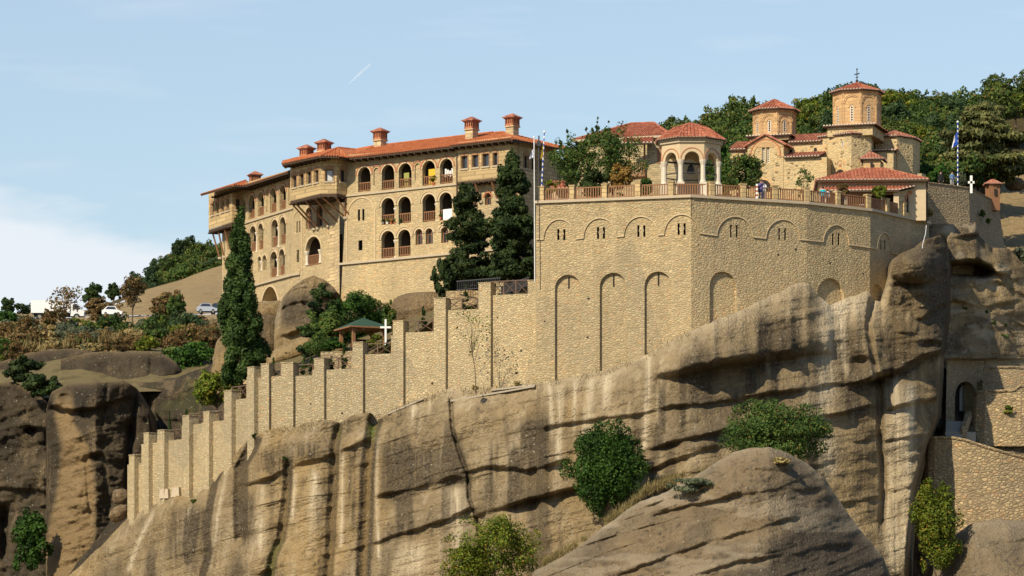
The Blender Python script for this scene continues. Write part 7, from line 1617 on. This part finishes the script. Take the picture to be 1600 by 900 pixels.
# ------------------------------------------------------------------ people
def skinmat(k): return M[k]
M['skin'] = plain('skin', (.55, .32, .22), .6, .05); M['hair'] = plain('dark_hair', (.03, .02, .015), .7, .1)
for nm, c in (('c_teal', (.0, .36, .48)), ('c_navy', (.02, .03, .1)), ('c_white', (.7, .7, .72)), ('c_purple', (.16, .12, .3)), ('c_blue', (.12, .22, .38)), ('c_black', (.02, .02, .02)), ('c_red', (.6, .03, .03)), ('c_grey', (.3, .3, .3)), ('c_silver', (.55, .56, .58))): M[nm] = plain(nm[2:] + '_fabric', c, .85, .1, 8)
def person(base, label, shirt, trousers, face=math.pi, lean=0.0, arms='rail', h=1.7, hair='hair'):
    k = h / 1.72
    V = [(0, 0, .95), (0, -.01 - lean * .2, 1.12), (0, -.02 - lean * .7, 1.32), (0, -.02 - lean, 1.45), (0, -.02 - lean * 1.15, 1.53), (0, -.04 - lean * 1.25, 1.6), (0, -.04 - lean * 1.3, 1.69)]
    rad = [.15, .135, .16, .11, .055, .095, .075]; E = [(0, 1), (1, 2), (2, 3), (3, 4), (4, 5), (5, 6)]
    def chain(pts, rs, root):
        p = root
        for q, r in zip(pts, rs): V.append(q); rad.append(r); E.append((p, len(V) - 1)); p = len(V) - 1
    for s_ in (-1, 1):
        chain([(s_ * .1, 0, .86), (s_ * .11, -.02, .5), (s_ * .11, .02, .1), (s_ * .11, -.02, .04), (s_ * .12, -.16, .03)], [.1, .065, .045, .045, .035], 0)
        sx = s_ * .19
        if arms == 'rail': chain([(sx, -.02 - lean, 1.4), (s_ * .27, -.05 - lean * .6, 1.14), (s_ * .2, -.3 - lean * .4, 1.1), (s_ * .17, -.38 - lean * .4, 1.1)], [.06, .045, .035, .035], 3)
        elif arms == 'face': chain([(sx, -.02 - lean, 1.4), (s_ * .27, -.18, 1.22), (s_ * .08, -.24, 1.52), (s_ * .05, -.24, 1.58)], [.06, .045, .035, .035], 3)
        else: chain([(sx, -.02 - lean, 1.4), (s_ * .24, 0, 1.12), (s_ * .24, -.05, .87), (s_ * .235, -.07, .79)], [.06, .045, .035, .035], 3)
    me = bpy.data.meshes.new('person'); me.from_pydata([(x * k, y * k, z * k) for x, y, z in V], E, [])
    o = bpy.data.objects.new('person', me); COL.objects.link(o); md = o.modifiers.new('s', 'SKIN'); sv = me.skin_vertices[0].data
    for i, r in enumerate(rad): sv[i].radius = (r * k * (1.35 if i in (0, 1, 2) else 1.0), r * k * (.8 if i in (0, 1, 2) else 1.0))
    sv[0].use_root = True; sb = o.modifiers.new('b', 'SUBSURF'); sb.levels = 2; sb.render_levels = 2
    dg = bpy.context.evaluated_depsgraph_get(); nm = bpy.data.meshes.new_from_object(o.evaluated_get(dg)); o.modifiers.clear(); o.data = nm
    for m in (M[trousers], M[shirt], M['skin'], M['c_black']): nm.materials.append(m)
    nm.materials.clear()
    for m in (M[trousers], M[shirt], M['skin'], M['c_black']): nm.materials.append(m)
    for p in nm.polygons:
        c = p.center; p.use_smooth = True; hand = (abs(c.x) > .1 * k or arms == 'face') and c.y < -.27 * k * (1 if arms != 'down' else .2) and c.z > .7 * k
        p.material_index = 3 if c.z < .07 * k else 0 if (c.z < .98 * k and not (abs(c.x) > .2 * k)) else 2 if (c.z > 1.49 * k or (c.y < -.28 * k and c.z > 1.0 * k) or (arms == 'down' and c.z < .86 * k)) else 1
    o.location = base; o.rotation_euler = (0, 0, face); tag(o, label, 'person')
    hb = bmesh.new(); bmesh.ops.create_uvsphere(hb, u_segments=12, v_segments=8, radius=.105 * k); hm = bpy.data.meshes.new('hair')
    for v in hb.verts: v.co.z *= .95; v.co += Vector((0, (-.02 - lean * 1.3) * k, 1.655 * k))
    hb.to_mesh(hm); hb.free(); hm.materials.append(M[hair]); ho = bpy.data.objects.new('hair', hm); COL.objects.link(ho); ho.parent = o
    fb = MB()
    for s_ in (-1, 1): fb.lathe((s_ * .032 * k, (-.135 - lean * 1.28) * k, 1.6 * k), [(.004, -.006), (.009, 0), (.004, .006)], 6, 1)
    fb.box((0, (-.142 - lean * 1.28) * k, 1.565 * k), .02, .03, .04, 0, 0, top=.5); fb.box((0, (-.132 - lean * 1.28) * k, 1.54 * k), .04, .01, .008, 0, 1)
    fo = fb.build('face', [M['skin'], M['hair']]); fo.parent = o
    return o
def tb(px, Y): return Vector((P(px, 300, Y).x, Y, ZTR + .06))
person(tb(1189, 342.9), 'person in a purple top and navy trousers behind the railing right of the pavilion', 'c_purple', 'c_navy', face=.3, arms='face')
person(tb(1193.5, 344), 'person in a white top standing close behind the purple-topped one', 'c_white', 'c_grey', face=2.6, arms='down', h=1.74)
person(tb(1285.5, 346.6), 'person in a turquoise shirt leaning on the railing with their back turned', 'c_teal', 'c_navy', face=math.pi - .1, lean=.12)
person(tb(1294, 347.3), 'person in a white top beside the turquoise-shirted one', 'c_white', 'c_navy', face=math.pi + .2, lean=.1, h=1.6)
person(P(1487.5, 298.5, 362.6), 'person in a blue shirt standing behind the rear wall beside the flagpole', 'c_blue', 'c_grey', face=.5, arms='rail')
person(P(1470, 298, 364), 'dark-dressed person behind the rear wall at the left', 'c_black', 'c_black', face=.2, arms='down')
person(sa.at(1543, 486, .6), 'person in red walking down behind the top of the stairway wall', 'c_red', 'c_red', face=-.9, arms='rail', h=1.65)
# small shed behind the rear wall
sd = thing('brick_kiosk', P(1551, 312, 371.5), 'small red-brown shrine hut with a dark red tiled roof behind the rear wall', 'hut')
c = P(1551, 312, 371.5); MB().box((c.x, c.y, c.z - 1), 1.0, 1.0, 2.35, .3).build('wall', M['wood'], sd)
ev = [Vector((c.x + x * .75, c.y + y * .75, c.z + 1.35)) for x, y in ((-1, -1), (1, -1), (1, 1), (-1, 1))]; apx = Vector((c.x, c.y, c.z + 1.85))
roof([([ev[i], ev[(i + 1) % 4], apx], ev[i], ev[(i + 1) % 4]) for i in range(4)], 'tile_d', sd, w=.22, r=.07)
MB().box((c.x + .2, c.y - .55, c.z + .3), .25, .06, .6, .3).build('small_window', M['dark'], sd)
# ------------------------------------------------------------------ lorry and cars on the road
def wheel(parent, x, y, z, r, w):
    o = MB().tube([(x, y - w / 2, z), (x, y + w / 2, z)], r, 14).build('wheel', M['c_black'], parent, inv=False); MB().tube([(x, y - w / 2 - .01, z), (x, y - w / 2 + .03, z)], r * .55, 10).build('rim', M['zinc'], o, inv=False)
M['carw'] = plain('white_car_paint', (.78, .78, .78), .3, .03, 2, spec=.5); M['cars'] = plain('silver_car_paint', (.5, .51, .53), .25, .03, 2, metal=.5, spec=.5); M['card'] = plain('dark_car_paint', (.03, .035, .06), .3, .05, 2, spec=.5)
lo = P(50, 494.6, 537); lorry = thing('box_lorry', (0, 0, 0), 'white box lorry parked on the road behind the rust-red tree', 'lorry')
Lx = wid(50, 132, 537); bx0 = 0; bl = Lx * .74
mb = MB(); mb.hexa([(0, -1.2, .9), (bl, -1.2, .9), (bl, 1.2, .9), (0, 1.2, .9)], [(0, -1.2, 2.5), (bl, -1.2, 2.5), (bl, 1.2, 2.5), (0, 1.2, 2.5)]); mb.build('cargo_box', M['carw'], lorry, inv=False)
cb = MB(); prof = [(bl + .06, .5), (Lx, .5), (Lx + .1, 1.15), (Lx - .35, 1.3), (Lx - .85, 2.05), (bl + .06, 2.1)]
for s_ in (-1.05, 1.05): cb.poly([(x, s_, z) for x, z in prof])
nn = len(prof); cb.add([(x, -1.05, z) for x, z in prof] + [(x, 1.05, z) for x, z in prof], [(i, (i + 1) % nn, nn + (i + 1) % nn, nn + i) for i in range(nn)]); cab = cb.build('cab', M['carw'], lorry, inv=False)
MB().poly([(bl + .35, -1.065, 1.35), (Lx - .5, -1.065, 1.35), (Lx - .92, -1.065, 1.95), (bl + .35, -1.065, 1.98)]).build('side_window', M['glass'], cab, inv=False)
MB().poly([(Lx - .37, -.95, 1.34), (Lx - .37, .95, 1.34), (Lx - .84, .9, 2.04), (Lx - .84, -.9, 2.04)]).build('windscreen', M['glass'], cab, inv=False)
MB().box((Lx * .5, 0, .55), Lx * .9, 1.6, .34).build('chassis', M['c_black'], lorry, inv=False)
for x in (1.1, Lx - .9): wheel(lorry, x, -.95, .42, .42, .28); wheel(lorry, x, .95, .42, .42, .28)
MB().box((Lx + .1, -.75, .85), .06, .3, .18).build('headlight', M['glass'], lorry, inv=False); MB().box((Lx + .1, .75, .85), .06, .3, .18).build('headlight', M['glass'], lorry, inv=False)
lorry.location = (lo.x, lo.y, lo.z - .55)
def car(loc, rz, paint, label):
    t = thing('parked_car', (0, 0, 0), label, 'car', 'cars parked along the road'); prof = [(0, .35), (4.2, .35), (4.3, .7), (3.3, .88), (2.7, 1.38), (1.1, 1.42), (.35, .95), (-.03, .85)]; n = len(prof); b = MB()
    for k, (s_, w_) in enumerate(((-1, .85), (1, .85))): b.poly([(x, s_ * (w_ if z < .96 else .66), z) for x, z in prof])
    b.add([(x, -(.85 if z < .96 else .66), z) for x, z in prof] + [(x, (.85 if z < .96 else .66), z) for x, z in prof], [(i, (i + 1) % n, n + (i + 1) % n, n + i) for i in range(n)]); bd = b.build('body', M[paint], t, inv=False)
    for s_ in (-1, 1): MB().poly([(.65, s_ * .845, .98), (3.05, s_ * .85, .95), (2.62, s_ * .7, 1.32), (1.18, s_ * .7, 1.35)]).build('side_window', M['glass'], bd, inv=False)
    MB().poly([(3.26, -.75, .93), (3.26, .75, .93), (2.76, .6, 1.35), (2.76, -.6, 1.35)]).build('windscreen', M['glass'], bd, inv=False)
    for x in (.8, 3.4): wheel(t, x, -.78, .32, .32, .2); wheel(t, x, .78, .32, .32, .2)
    for s_ in (-.6, .6): MB().box((4.22, s_, .6), .08, .28, .14).build('headlight', M['c_silver'], bd, inv=False)
    t.location = loc; t.rotation_euler = (0, 0, rz); t.scale = (.62, .9, 1); return t
car(P(308, 491.3, 535), 0, 'cars', 'silver car parked on the road just left of the monastery'); car(P(326, 491.3, 535.5), .1, 'card', 'dark car parked right behind the silver one'); car(P(243, 492, 537), 0, 'card', 'dark car half hidden by the brown roadside tree'); car(P(160, 496, 537), 0, 'carw', 'pale car among the reddish bushes right of the lorry')
# roadside retaining wall of rubble
rw_ = Fac(V2(P(-20, 0, 529.5)), V2(P(346, 0, 529.5))); box_tag('roadside_wall', MB().quad(rw_.pt(0, P(0, 530, 529.5).z, 0), rw_.pt(rw_.L, P(346, 526, 529.5).z, 0), rw_.pt(rw_.L, P(346, 490, 529.5).z, .6), rw_.pt(0, P(0, 498.5, 529.5).z, .6)), M['old'], 'long rubble retaining wall carrying the road on the left', 'wall')
# contrail high in the sky
t_ = NT('contrail'); t_.N.remove(t_.b); em = t_.node('ShaderNodeBsdfDiffuse'); em.inputs[0].default_value = (.9, .9, .9, 1); tr = t_.node('ShaderNodeBsdfTransparent'); mx = t_.node('ShaderNodeMixShader'); mx.inputs[0].default_value = .09
t_.L.new(tr.outputs[0], mx.inputs[1]); t_.L.new(em.outputs[0], mx.inputs[2]); t_.L.new(mx.outputs[0], t_.N['Material Output'].inputs[0])
box_tag('contrail', MB().tube([P(545, 131, 9000), P(562, 115, 9000), P(579, 100, 9000)], 0, 8, rads=[1.0, 3.0, 2.0], cap=True), t_.m, 'short white aircraft trail slanting across the sky above the monastery', 'contrail')
